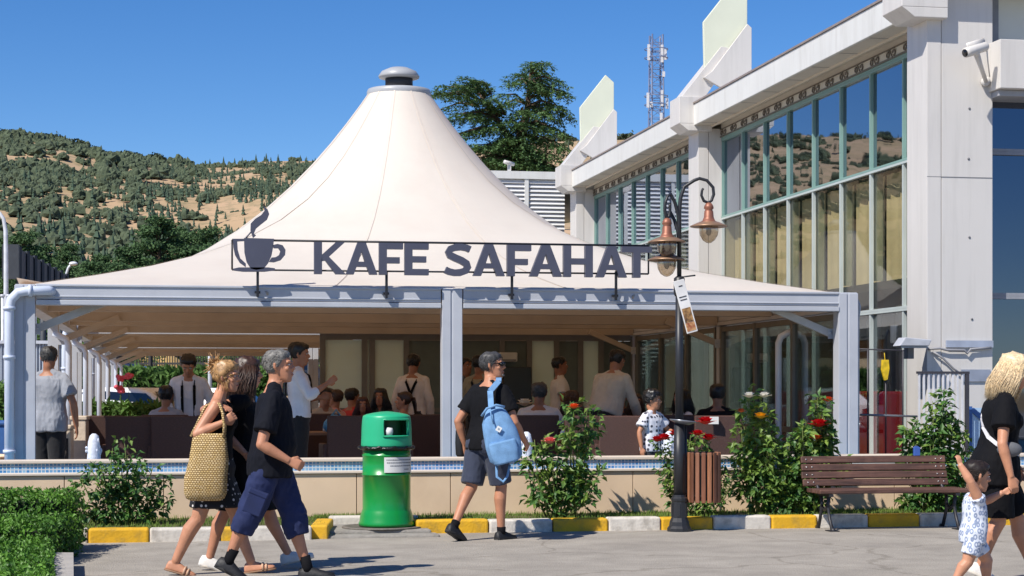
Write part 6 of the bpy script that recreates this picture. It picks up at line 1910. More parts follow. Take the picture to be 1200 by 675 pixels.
def dots_mat(name, base, dot, scale, size, paisley=False):
    m = bpy.data.materials.new(name); m.use_nodes = True
    N = m.node_tree.nodes; L = m.node_tree.links; b = N['Principled BSDF']
    tc = N.new('ShaderNodeTexCoord'); vo = N.new('ShaderNodeTexVoronoi'); vo.inputs['Scale'].default_value = scale; vo.inputs['Randomness'].default_value = .35 if not paisley else .6
    mp = N.new('ShaderNodeMapping'); mp.inputs['Scale'].default_value = (1, 1, .7 if paisley else 1)
    L.new(tc.outputs['Object'], mp.inputs['Vector']); L.new(mp.outputs['Vector'], vo.inputs['Vector'])
    rp = N.new('ShaderNodeValToRGB'); e = rp.color_ramp.elements
    e[0].position = size; e[0].color = lin(dot); e[1].position = size + .04; e[1].color = lin(base)
    if paisley:
        n = rp.color_ramp.elements.new(size * .45); n.color = lin(base)
        n = rp.color_ramp.elements.new(size * .55); n.color = lin(dot)
    L.new(vo.outputs['Distance'], rp.inputs['Fac']); L.new(rp.outputs['Color'], b.inputs['Base Color']); b.inputs['Roughness'].default_value = .85
    return m

H_GREY = mat('hair_grey', '#6b6863', rough=.55, var=.55, scale=70)
H_DGREY = mat('hair_darkgrey', '#3b3a3a', rough=.55, var=.5, scale=70)
H_BLACK = mat('hair_black', '#131112', rough=.4, var=.3, scale=60)
H_BROWN = mat('hair_brown', '#3a2418', rough=.45, var=.4, scale=60)
H_BLOND = mat('hair_blond', '#d9c19a', rough=.45, var=.3, scale=70)
H_DBLOND = mat('hair_darkblond', '#a27c50', rough=.45, var=.45, scale=60)
BLACK = fab('black', '#0c0c10', sheen=0, spec=.2); NAVY = fab('navy', '#0e1019', sheen=0, spec=.2); WHITE = fab('white', '#d3d2d6'); CREAM = fab('cream', '#b9ae9c')
GREY = fab('grey', '#8f929a'); DGREY = fab('charcoal', '#2a2b30'); BLUE = fab('blue', '#17234c', var=.2, scale=5, sheen=0); SLATE = fab('slate', '#2b3245'); RED = fab('red', '#b3271f'); OLIVE = fab('olive', '#8a8370'); PINK = fab('pink', '#c98f8c'); TEAL = fab('teal', '#35536e')
SHOE_W = mat('shoe_white', '#d5d1cb', rough=.6, var=.06, scale=15, bump=.15); SOLE_W = mat('sole_white', '#c8c0b4', rough=.7); SHOE_B = mat('shoe_black', '#17171a', rough=.6, bump=.2); SOLE_B = mat('sole_black', '#2b2a2a', rough=.8); SANDAL = mat('sandal_tan', '#c6a184', rough=.6)

def foreground():
    V3 = lambda *a: V(a)
    # -------- man in the black T-shirt
    p = Person('grey haired man in a black T-shirt and blue cargo shorts, striding right', W(317, 13.7), head_on(0), 1.73, 'm', '#b47d60', vox=.0055, hips=(0, 0, .895), lean=3, belly=.028, build=1.03, twist=6, head=(-4, -2, 0), neckfwd=.035,
               pose=dict(elR=(-.03, -.275, 1.02), wrR=(.17, -.25, .90), knR=(-.15, -.10, .475), anR=(-.295, -.10, .16), knL=(.165, .10, .465), anL=(.265, .10, .085), elL=(.01, .25, 1.04), wrL=(.04, .22, .80), hdR=(.8, 0, -.35)), foot=(-4, 27), curl=(.8, 1.3))
    p.top(NAVY, 'shirt', infl=.016, hem=-.12, sleeve=.72, wr=.010, loose=.034, seed=3)
    p.legs(BLUE, 'shorts', infl=.014, length=1.36, loose=.024, wr=.013, seed=5, hemr=.082)
    pk = MB(); M = Matrix.Translation((-.085, -.205, .60)) @ Matrix.Rotation(R(22), 4, 'Y') @ Matrix.Rotation(R(4), 4, 'X')
    pk.box(-.07, .07, -.004, .04, -.10, .08, M); pk.box(-.074, .074, -.010, .04, .045, .085, M); pk.build('cargo_pocket', BLUE, p.root, bevel=.008)
    p.hair(H_GREY, 'short', seed=2, thick=.012); p.socks(BLACK, .09); p.shoes(SHOE_B, SOLE_B)
    # -------- woman with the straw bag
    skirt = dots_mat('cloth_polka', '#121216', '#d6d0cc', 26, .24)
    p = Person('woman with a messy blond bun, black tank top and polka dot skirt', W(252, 14.1), head_on(0), 1.62, 'f', '#bd8668', vox=.0055, hips=(0, 0, .865), lean=4, head=(-8, 3, 0), neckfwd=.045, build=1.12, fat=1.1,
               pose=dict(elR=(-.10, -.245, 1.085), wrR=(.10, -.215, 1.175), knR=(-.115, -.085, .435), anR=(-.285, -.085, .115), knL=(.15, .085, .45), anL=(.265, .085, .095), elL=(.05, .27, 1.06), wrL=(.2, .22, .92), hdR=(.75, .1, .5)), foot=(-8, 16), curl=(.5, 1.35))
    p.top(BLACK, 'tank_top', infl=.010, hem=-.06, sleeve=0, wr=.005, loose=.014, neck=.43, seed=7)
    p.skirt(skirt, bottom=-.37, infl=.018, flare=.03, wr=.008)
    p.hair(H_DBLOND, 'bun', seed=3, thick=.020); p.sandals(SANDAL, mat('sandal_sole', '#8a6a52', rough=.8))
    bag_root = thing('straw_bag', 'woven straw shoulder bag hanging at the side of the woman with the bun', 'bag', W(243, 13.85, 0))
    bm_ = straw_mat()
    b = MB(); c = V((0, 0, 0)); rings = []
    u = V((CA, -SA, 0)); w = V((SA, CA, 0))
    zt, zb = ZY(508, 13.85), ZY(587, 13.85)
    for t, hw, hd in ((0, .11, .02), (.04, .145, .045), (.12, .162, .06), (.35, .162, .07), (.6, .150, .065), (.8, .136, .055), (.93, .128, .04), (1.0, .125, .025)):
        z = lerp(zb, zt, t); cc = u * (.012 * (t - .5) + (.01 if t > .5 else -.01)); rings.append([cc + u * (hw * math.copysign(abs(math.cos(a)) ** .7, math.cos(a))) + w * (hd * math.copysign(abs(math.sin(a)) ** .8, math.sin(a))) + V((0, 0, z)) for a in [2 * PI * k / 40 for k in range(40)]])
    b.loft(rings); b.build('bag_body', bm_, bag_root)
    b = MB(); top = u * .085 + V((0, 0, ZY(474, 13.8))) + w * .05
    for sg in (-.02, .03):
        b.tube([u * .125 + w * sg + V((0, 0, zt - .03)), u * .13 + w * sg + V((0, 0, zt + .06)), u * .115 + w * (sg + .02) + V((0, 0, ZY(484, 13.8))), top + u * .0, top - u * .05 + V((0, 0, .025)) + w * .06, top - u * .12 + w * .07 - V((0, 0, .02)), -u * .12 + w * sg + V((0, 0, zt - .02))], .011, 8)
    b.build('strap', bm_, bag_root)
    # -------- dark haired woman with her arm round the other
    p = Person('dark haired woman in black and white sneakers, half hidden behind the walking man', W(286, 14.5), head_on(0), 1.66, 'f', '#b98164', vox=.0065, hips=(0, 0, .885), lean=2, head=(6, 6, 0),
               pose=dict(elR=(-.27, -.27, 1.265), wrR=(-.145, -.50, 1.305), knR=(-.14, -.09, .455), anR=(-.255, -.09, .11), knL=(.18, .09, .47), anL=(.335, .09, .125), elL=(-.05, .25, 1.08), wrL=(.08, .24, .88), hdR=(.75, -.35, -.15), pnR=(0, .2, -1)), foot=(-14, 14), curl=(.5, .35))
    p.top(BLACK, 'dress_top', infl=.012, hem=-.04, sleeve=.35, wr=.006, neck=.47, seed=9)
    p.skirt(BLACK, 'dress_skirt', bottom=-.43, infl=.016, flare=.03, wr=.008)
    p.hair_len = .30; p.hair(H_BROWN, 'long', seed=4, thick=.016); p.shoes(SHOE_W, SOLE_W, .010)
    # -------- man with the backpack
    p = Person('man in sunglasses, black T-shirt and slate shorts carrying a blue backpack', W(570, 17.35), head_on(50), 1.77, 'm', '#b17b5e', vox=.006, hips=(0, 0, .935), lean=6, head=(-60, -2, 0), neckfwd=.03,
               pose=dict(elR=(.06, -.30, 1.11), wrR=(.20, -.30, .945), knR=(.10, -.10, .51), anR=(.10, -.10, .085), knL=(-.10, .10, .50), anL=(-.34, .10, .155), elL=(-.08, .285, 1.12), wrL=(.0, .27, .90)), foot=(26, 0), curl=(.7, 1.2))
    p.top(BLACK, 'shirt', infl=.015, hem=-.09, sleeve=.66, wr=.009, loose=.028, seed=11)
    p.legs(SLATE, 'shorts', infl=.018, length=.93, loose=.03, wr=.008, seed=12)
    p.hair(H_DGREY, 'short', seed=6, thick=.014); p.socks(BLACK, .04); p.shoes(SHOE_B, SOLE_B)
    sg_ = MB()
    def P(x, y, z): return p.fr(x * p.hk, y * p.hk, z * p.hk)
    for s in (1, -1):
        sg_.tube([P(.088, s * .012, .128), P(.098, s * .033, .128), P(.086, s * .060, .130)], [.014, .021, .016], 10)
        sg_.tube([P(.084, s * .066, .134), P(.02, s * .080, .136), P(-.01, s * .080, .130)], .004, 6)
    sg_.tube([P(.094, .02, .133), P(.101, 0, .135), P(.094, -.02, .133)], .004, 6)
    sg_.build('sunglasses', mat('sunglass_black', '#0d0d0f', rough=.15), p.root)
    st = MB(); st.tube([P(.093, .022, .030), P(.099, 0, .028), P(.093, -.022, .030)], [.006, .012, .006], 8); st.build('beard', mat('beard_grey', '#77706a', rough=.8), p.root)
    # backpack
    den = mat('denim_blue', '#6d95bd', rough=.9, var=.18, scale=14, bump=.25, bscale=120, dirt=.2, dcol='#7aa2cc', dscale=8)
    Zb = 17.02; r = thing('backpack', 'light blue denim backpack slung on the shoulder of the man in sunglasses', 'backpack', W(586, Zb, ZY(508, Zb)))
    u = V((CA, -SA, 0)); w = V((SA, CA, 0))
    tilt = R(14)
    def B(a, d, z): return u * (a * math.cos(tilt) - z * math.sin(tilt)) + w * d + V((0, 0, a * math.sin(tilt) + z * math.cos(tilt)))
    b = MB(); rings = []
    for z, hw, hd in ((-.285, .07, .03), (-.27, .12, .05), (-.235, .155, .07), (-.11, .168, .085), (.02, .158, .085), (.12, .138, .075), (.19, .105, .06), (.235, .075, .045), (.255, .05, .03)):
        rings.append([B(hw * math.copysign(abs(math.cos(a)) ** .75, math.cos(a)) * (1 + .03 * math.sin(z * 40 + a * 3)), hd * math.copysign(abs(math.sin(a)) ** .8, math.sin(a)) * (1 + .05 * math.sin(z * 30 + 4 * a)), z) for a in [2 * PI * k / 36 for k in range(36)]])
    b.loft(rings); b.build('bag_body', den, r)
    b = MB(); b.loft([[B(hw * math.cos(a), -.07 - .055 * max(0, math.sin(a)) ** .5 - .02, z) if math.sin(a) > 0 else B(hw * math.cos(a), -.04, z) for a in [2 * PI * k / 24 for k in range(24)]] for z, hw in ((-.28, .10), (-.26, .125), (-.16, .135), (-.09, .13), (-.07, .12))]); b.build('front_pocket', den, r)
    b = MB(); b.tube([B(-.125, -.05, .20), B(-.06, -.085, .255), B(.03, -.08, .265), B(.10, -.05, .23)], .012, 8); b.tube([B(-.03, -.085, .25), B(-.04, -.10, .17), B(-.035, -.105, .10)], .006, 6); b.build('drawstring', den, r)
    b = MB(); q = [B(.0 + a, -.108, .045 + z) for a, z in ((-.034, 0), (0, .034), (.034, 0), (0, -.034))]; q2 = [x_ - w * .004 for x_ in q]
    b.add(q + q2, [(7, 6, 5, 4), (0, 1, 5, 4), (1, 2, 6, 5), (2, 3, 7, 6), (3, 0, 4, 7)]); pa = b.build('patch', mat('patch_white', '#dcdcda', rough=.6), r)
    b = MB(); q = [B(a, -.1135, .045 + z) for a, z in ((-.012, 0), (0, .013), (.012, 0), (0, -.013))]; b.add(q, [(0, 1, 2, 3), ][::-1]); b.build('patch_mark', mat('patch_mark', '#8b97a3', rough=.6), pa)
    wm = Matrix.Translation(p.root.location) @ Matrix.Rotation(p.root.rotation_euler.z, 4, 'Z'); sh = wm @ (p.nb.lerp(p.sh['R'], .62) + p.up * .055) - V(r.location)
    b = MB(); pts = [B(-.02, -.06, .26), B(-.06, -.05, .36).lerp(sh, .4), sh + V((0, 0, .005)) - w * .10, sh + V((0, 0, .035)), sh + w * .1 - V((0, 0, .03))]
    for a_, b_ in zip(pts[:-1], pts[1:]): b.bar(a_, b_, .052, .012, up=-w + V((0, 0, .3)))
    b.build('shoulder_strap', den, r)
    b = MB(); b.tube([B(-.10, -.03, -.27), B(-.125, -.05, -.38), B(-.08, -.05, -.44), B(-.03, -.04, -.40), B(.02, -.03, -.30)], .013, 8, flat=.5); b.build('loose_strap', den, r)
    # pouch on the other side
    Zp = 17.62; r = thing('shoulder_bag', 'small black shoulder bag hanging at the far side of the man in sunglasses', 'bag', W(540, Zp, ZY(518, Zp)))
    b = MB(); b.loft([[V((hw * math.cos(a), .04 * math.sin(a), z)) for a in [2 * PI * k / 16 for k in range(16)]] for z, hw in ((-.14, .035), (-.12, .05), (.0, .055), (.11, .05), (.13, .035))]); b.build('bag_body', mat('leather_black', '#1b1b1d', rough=.5), r)
    b = MB(); b.tube([(-.03, 0, .13), (.0, -.1, .24), (.10, -.20, .42), (.20, -.24, .56), (.27, -.18, .66)], .009, 6); b.build('strap', mat('leather_black', '#1b1b1d'), r)
    # -------- blond woman and the toddler
    p = Person('blonde woman in black T-shirt and shorts holding the toddler by the hand', W(1167, 13.3), head_on(-4), 1.67, 'f', '#bd8566', vox=.0055, hips=(0, 0, .885), lean=5, head=(-20, 14, 0), neckfwd=.06, build=1.12, fat=1.06,
               pose=dict(elR=(-.005, -.265, 1.035), wrR=(.055, -.27, .80), knR=(.0, -.09, .47), anR=(-.12, -.09, .16), knL=(.17, .09, .48), anL=(.30, .09, .09), elL=(.02, .27, 1.05), wrL=(.16, .25, .86)), foot=(-6, 26), curl=(.5, .9))
    p.top(BLACK, 'shirt', infl=.018, hem=-.16, sleeve=.62, wr=.009, loose=.04, seed=15)
    p.legs(BLACK, 'shorts', infl=.020, length=.92, loose=.035, wr=.008, seed=16)
    p.hair_len = .20; p.hair_n = 2400; p.hair_r = .0015; p.hair_w = .35; p.hair(H_BLOND, 'long', seed=8, thick=.018); p.shoes(SHOE_W, SOLE_W, .008)
    st = mat('strap_white', '#cfcdd0', rough=.5)
    r = thing('crossbody_bag', 'grey cross body pouch on a white strap worn by the blonde woman', 'bag', W(1167, 13.3, 1.0), head_on(-4))
    b = MB(); F_ = p.L1.cross(p.up).normalized(); us_ = [x[0] for x in TORSO_F]
    def on_body(u, ang, off):
        hw = interp(u, us_, [x[1] for x in TORSO_F]) * p.bw; hd = interp(u, us_, [x[2] for x in TORSO_F])
        return p.hip + p.up * (u * p.k) + F_ * (math.cos(R(ang)) * (hd * p.k + off)) + p.L1 * (math.sin(R(ang)) * (hw * p.k + off)) - V((0, 0, 1.0))
    pts = [on_body(.515, 100, .03), on_body(.47, 135, .028), on_body(.41, 155, .026), on_body(.34, 175, .028), on_body(.27, 200, .034), on_body(.20, 225, .044), on_body(.15, 255, .052), on_body(.11, 290, .056), on_body(.09, 325, .056)]
    for a_, b_ in zip(pts[:-1], pts[1:]):
        o_ = (a_ + b_) / 2 + V((0, 0, 1.0)) - p.hip; o_ -= p.up * o_.dot(p.up)
        b.bar(a_ - (b_ - a_).normalized() * .004, b_ + (b_ - a_).normalized() * .004, .028, .008, up=o_)
    b.build('strap', st, r)
    b = MB(); b.ball(on_body(.12, 285, .075), .09, .045, .055, 16, 10); b.build('pouch', mat('pouch_grey', '#5e6064', rough=.7, bump=.2), r)
    rom = dots_mat('cloth_romper', '#d3d8e2', '#8794ae', 34, .46, True)
    p = Person('toddler in a pale patterned romper with one arm raised, walking beside the blonde woman', W(1140, 12.8), head_on(4), .90, 'm', '#c08a6c', vox=.005, hips=(0, 0, .415), lean=3, head=(6, 8, 0), headscale=1.62, fat=1.42, build=1.10, belly=.02,
               pose=dict(elR=(-.055, -.125, .785), wrR=(-.125, -.105, .905), elL=(.135, .115, .64), wrL=(.235, .06, .70), knR=(-.055, -.055, .225), anR=(-.15, -.055, .085), knL=(.12, .055, .225), anL=(.12, .055, .045), hdR=(-.15, .1, .9), hdL=(.8, -.1, .4)), foot=(0, 22), curl=(1.1, .8))
    p.top(rom, 'romper_top', infl=.010, hem=-.12, sleeve=.16, wr=.004, loose=.014, vox=.007, seed=18)
    p.legs(rom, 'romper_legs', infl=.014, length=.72, loose=.016, wr=.004, waist=.10, vox=.007, seed=19)
    p.hair(mat('hair_toddler', '#20150f', rough=.55, var=.4, scale=60), 'short', seed=9, thick=.016, front=.172); p.shoes(SHOE_W, SOLE_W, .006)

def straw_mat():
    m = bpy.data.materials.new('straw_weave'); m.use_nodes = True
    N = m.node_tree.nodes; L = m.node_tree.links; b = N['Principled BSDF']
    tc = N.new('ShaderNodeTexCoord')
    mp = N.new('ShaderNodeMapping'); mp.inputs['Rotation'].default_value = (0, 0, YAW); L.new(tc.outputs['Object'], mp.inputs['Vector'])
    sp = N.new('ShaderNodeSeparateXYZ'); L.new(mp.outputs['Vector'], sp.inputs[0]); cb = N.new('ShaderNodeCombineXYZ'); L.new(sp.outputs['X'], cb.inputs['X']); L.new(sp.outputs['Z'], cb.inputs['Y'])
    br = N.new('ShaderNodeTexBrick'); br.offset = .5; br.inputs['Scale'].default_value = 1; br.inputs['Brick Width'].default_value = .021; br.inputs['Row Height'].default_value = .0155; br.inputs['Mortar Size'].default_value = .0036; br.inputs['Mortar Smooth'].default_value = .6
    br.inputs['Color1'].default_value = lin('#dfc594'); br.inputs['Color2'].default_value = lin('#cdae70'); br.inputs['Mortar'].default_value = lin('#8a6a3a')
    nz = N.new('ShaderNodeTexNoise'); nz.inputs['Scale'].default_value = 22; L.new(tc.outputs['Object'], nz.inputs['Vector'])
    vm = N.new('ShaderNodeVectorMath'); vm.operation = 'MULTIPLY_ADD'; vm.inputs[1].default_value = (.012, .012, 0); L.new(nz.outputs['Color'], vm.inputs[0]); L.new(cb.outputs[0], vm.inputs[2])
    L.new(vm.outputs[0], br.inputs['Vector']); L.new(br.outputs['Color'], b.inputs['Base Color']); b.inputs['Roughness'].default_value = .8
    bp = N.new('ShaderNodeBump'); bp.inputs['Strength'].default_value = .9; bp.inputs['Distance'].default_value = .012; bp.invert = True
    L.new(br.outputs['Fac'], bp.inputs['Height']); L.new(bp.outputs['Normal'], b.inputs['Normal'])
    return m
foreground()

FZ = .152
def seated(k, sp=.10): return dict(hips=(0, 0, .50), pose=dict(knL=(.40 * k, sp, .52), knR=(.40 * k, -sp, .52), anL=(.40 * k, sp, .085), anR=(.40 * k, -sp, .085)))
def diners():
    def stand(label, px, Z, th, h, sex='m', skin='#a8735a', arms=None, lean=0, head=(0, 0, 0), hips=None, **kw):
        return Person(label, W(px, Z, FZ), head_on(th), h, sex, skin, pose=arms, lean=lean, head=head, hips=hips, **kw)
    def sit(label, px, Z, th, h, sex='m', skin='#a8735a', arms=None, lean=6, head=(0, 0, 0), **kw):
        k = h / 1.75; d = seated(k); pz = d['pose']; s = 1
        pz.update(dict(elL=(.12, .26 * k, .50 + .27 * k), elR=(.12, -.26 * k, .50 + .27 * k), wrL=(.36 * k, .17, .50 + .28 * k), wrR=(.36 * k, -.17, .50 + .28 * k)))
        if arms: pz.update(arms)
        return Person(label, W(px, Z, FZ), head_on(th), h, sex, skin, pose=pz, hips=d['hips'], lean=lean, head=head, **kw)
    trs = fab('black_trousers', '#121216')
    # grey T-shirt man at the left post
    p = stand('man seen from behind in a grey T-shirt and black trousers beside the left tent post', 57, 20.35, 82, 1.74, skin='#a06c50', vox=.008, head=(8, 6, 0), arms=dict(elL=(-.03, .30, 1.12), wrL=(.03, .31, .86), elR=(-.03, -.30, 1.12), wrR=(.03, -.31, .86)), build=1.03, foot=(0, 0))
    p.top(GREY, 'shirt', infl=.018, hem=-.11, sleeve=.68, wr=.012, loose=.03, seed=21); p.legs(trs, 'trousers', infl=.016, loose=.014); p.hair(H_DGREY, 'short', seed=12, thick=.012); p.shoes(SHOE_B, SOLE_B)
    # waiters
    p = stand('waiter in white shirt and black suspenders bending over a table, facing the street', 222, 22.5, -84, 1.72, skin='#b07a5c', vox=.009, lean=14, head=(0, 34, 0), arms=dict(elR=(.06, -.27, 1.12), wrR=(.22, -.18, .93), elL=(.05, .27, 1.12), wrL=(.20, .17, .93)))
    p.top(WHITE, 'shirt', infl=.015, hem=.0, sleeve=1.85, wr=.009, seed=22); p.legs(trs, infl=.021); p.suspenders(BLACK); p.hair(H_BLACK, 'short', seed=13, thick=.018); p.shoes(SHOE_B, SOLE_B)
    p = stand('waiter with black hair and rolled white sleeves lifting a tray hand beside the walking man', 350, 21.3, 8, 1.80, skin='#a56f52', vox=.009, head=(-8, 4, 0), arms=dict(elR=(.12, -.27, 1.20), wrR=(.32, -.22, 1.34), elL=(.05, .26, 1.15), wrL=(.26, .2, 1.18)))
    p.top(WHITE, 'shirt', infl=.016, hem=.0, sleeve=1.45, wr=.009, seed=23); p.legs(trs, infl=.021); p.suspenders(BLACK); p.hair(H_BLACK, 'short', seed=14, thick=.022); p.shoes(SHOE_B, SOLE_B)
    p = stand('waiter seen from behind in a white shirt with crossed black suspenders, centre of the tent', 484, 25.4, 80, 1.75, skin='#93624a', vox=.010, head=(0, 10, 0))
    p.top(fab('shirt_dim', '#c9bfb8'), 'shirt', infl=.016, hem=.0, sleeve=1.85, wr=.008, seed=24); p.legs(trs, infl=.021); p.suspenders(BLACK); p.hair(H_BLACK, 'short', seed=15, thick=.014); p.shoes(SHOE_B)
    p = stand('waiter in an olive shirt and suspenders, half hidden behind the man with the backpack', 562, 25.6, 70, 1.74, skin='#8f5f47', head=(-20, 0, 0))
    p.top(OLIVE, 'shirt', infl=.016, hem=.0, sleeve=1.85, wr=.008, seed=25); p.legs(trs, infl=.021); p.suspenders(BLACK); p.hair(H_BLACK, 'short', seed=16, thick=.014)
    p = stand('man in a dark grey shirt standing just right of the middle tent post', 545, 26.2, -40, 1.72, skin='#8f5f47')
    p.top(fab('smoke', '#595960'), 'shirt', sleeve=.7, wr=.008, seed=26); p.legs(trs); p.hair(H_BLACK, 'short', seed=17)
    p = stand('man in a white T-shirt standing by the green glass panel at the back', 656, 26.0, 10, 1.73, skin='#8d5c44', arms=dict(elR=(-.02, -.28, 1.14), wrR=(.18, -.2, 1.02)))
    p.top(fab('tee_white', '#c9c2ba'), 'shirt', sleeve=.7, wr=.008, seed=27); p.legs(DGREY); p.hair(H_BLACK, 'short', seed=18)
    p = stand('broad waiter in a cream shirt seen from behind, leaning over a table on the right', 706, 22.6, 52, 1.82, skin='#96664c', vox=.009, lean=26, head=(0, 22, 0), build=1.14, belly=.02, arms=dict(elR=(.26, -.30, 1.10), wrR=(.44, -.24, .90), elL=(.30, .28, 1.12), wrL=(.48, .2, .92)))
    p.top(CREAM, 'shirt', infl=.018, hem=-.02, sleeve=1.85, wr=.010, loose=.03, seed=28); p.legs(trs, infl=.022); p.hair(H_BLACK, 'short', seed=19, thick=.014); p.shoes(SHOE_B)
    # children standing
    pat = dots_mat('cloth_child_print', '#d3d3da', '#40424e', 19, .34)
    p = stand('curly haired child in a white printed T-shirt standing by the right tables', 764, 21.2, -42, 1.24, skin='#b07a5c', vox=.008, headscale=1.22, fat=1.05, head=(28, 4, 0), arms=dict(elL=(.05, .24, .80), wrL=(.20, .2, .76), elR=(-.02, -.21, .78), wrR=(.02, -.22, .60)), hips=(0, 0, .63))
    p.top(pat, 'shirt', infl=.016, hem=-.10, sleeve=.65, wr=.006, loose=.03, seed=29); p.legs(DGREY, 'trousers'); p.hair(H_BLACK, 'curly', seed=20, thick=.026); p.shoes(SHOE_B)
    # seated
    def seat_person(label, px, Z, th, h, sex, m, hm, hk, seed, sleeve=.6, skin='#9a6a50', **kw):
        p = sit(label, px, Z, th, h, sex, skin, **kw)
        p.top(m, 'shirt', sleeve=sleeve, wr=.007, seed=seed); p.legs(DGREY, 'trousers'); p.hair_len = .24; p.hair(hm, hk, seed=seed, thick=.014); return p
    seat_person('seated man in a grey T-shirt with dark hair, back turned, at the left table', 193, 22.3, 75, 1.72, 'm', GREY, H_BLACK, 'short', 31)
    p = seat_person('heavy seated man in a white T-shirt seen from behind, right of the backpack man', 631, 22.3, 80, 1.80, 'm', fab('tee_pale', '#c4bdb8'), H_DGREY, 'short', 32, skin='#8f5f48', build=1.15, belly=.03)
    seat_person('seated man in a black shirt seen from behind at the right table', 841, 22.0, 85, 1.76, 'm', BLACK, H_BLACK, 'short', 33, skin='#8f5f48', build=1.08)
    seat_person('seated woman with long dark hair and white blouse beside the lamp post', 803, 22.9, -150, 1.64, 'f', WHITE, H_BLACK, 'long', 34, sleeve=.9)
    seat_person('seated woman with brown hair in a pale top behind the pink rose bush', 668, 22.7, 60, 1.60, 'f', fab('rust', '#8a5a48'), H_BROWN, 'long', 35)
    p = seat_person('small seated child in a white shirt behind the pink rose bush', 678, 21.5, 120, 1.18, 'm', WHITE, H_BROWN, 'short', 36, headscale=1.25)
    seat_person('seated person in a dark blue top left of the child in the printed T-shirt', 728, 23.6, -100, 1.66, 'm', fab('denim_dark', '#27344f'), H_BLACK, 'short', 37)
    seat_person('seated child with a brown fringe left of the child in the printed T-shirt', 744, 23.4, -80, 1.50, 'f', fab('plum', '#4b3348'), H_BROWN, 'long', 38)
    p = seat_person('girl with tied brown hair in a white tank top, seated left of the middle post', 478, 22.9, 172, 1.56, 'f', fab('tank_white', '#d8d4da'), H_BROWN, 'pony', 39, sleeve=0, skin='#b07a5c', vox=.009, head=(8, 0, 0))
    seat_person('seated woman with long dark hair in a dark top, centre of the tent', 447, 25.0, -100, 1.66, 'f', fab('moss', '#474c44'), H_BLACK, 'long', 40, skin='#96664e')
    seat_person('seated boy in a red shirt with black hair, left of centre in the tent', 409, 25.4, 40, 1.66, 'm', RED, H_BLACK, 'short', 41)
    seat_person('small child with dark red hair looking over the back of a chair', 425, 23.4, -85, 1.42, 'f', fab('wine', '#5a1f22'), mat('hair_auburn', '#3d1a14', rough=.5), 'long', 42, skin='#9a6a50')
    seat_person('seated woman in a pale pink top behind the waiter with rolled sleeves', 397, 24.6, 150, 1.62, 'f', PINK, H_BROWN, 'short', 43)
    seat_person('seated man in a pale shirt next to the waiter with rolled sleeves', 378, 23.9, -60, 1.68, 'm', fab('ecru', '#a99f94'), H_BLACK, 'short', 44)
    seat_person('seated person in a maroon top, far left table beside the waiter with rolled sleeves', 384, 25.6, -85, 1.66, 'f', fab('maroon', '#5f2422'), H_BLACK, 'short', 45)
diners()

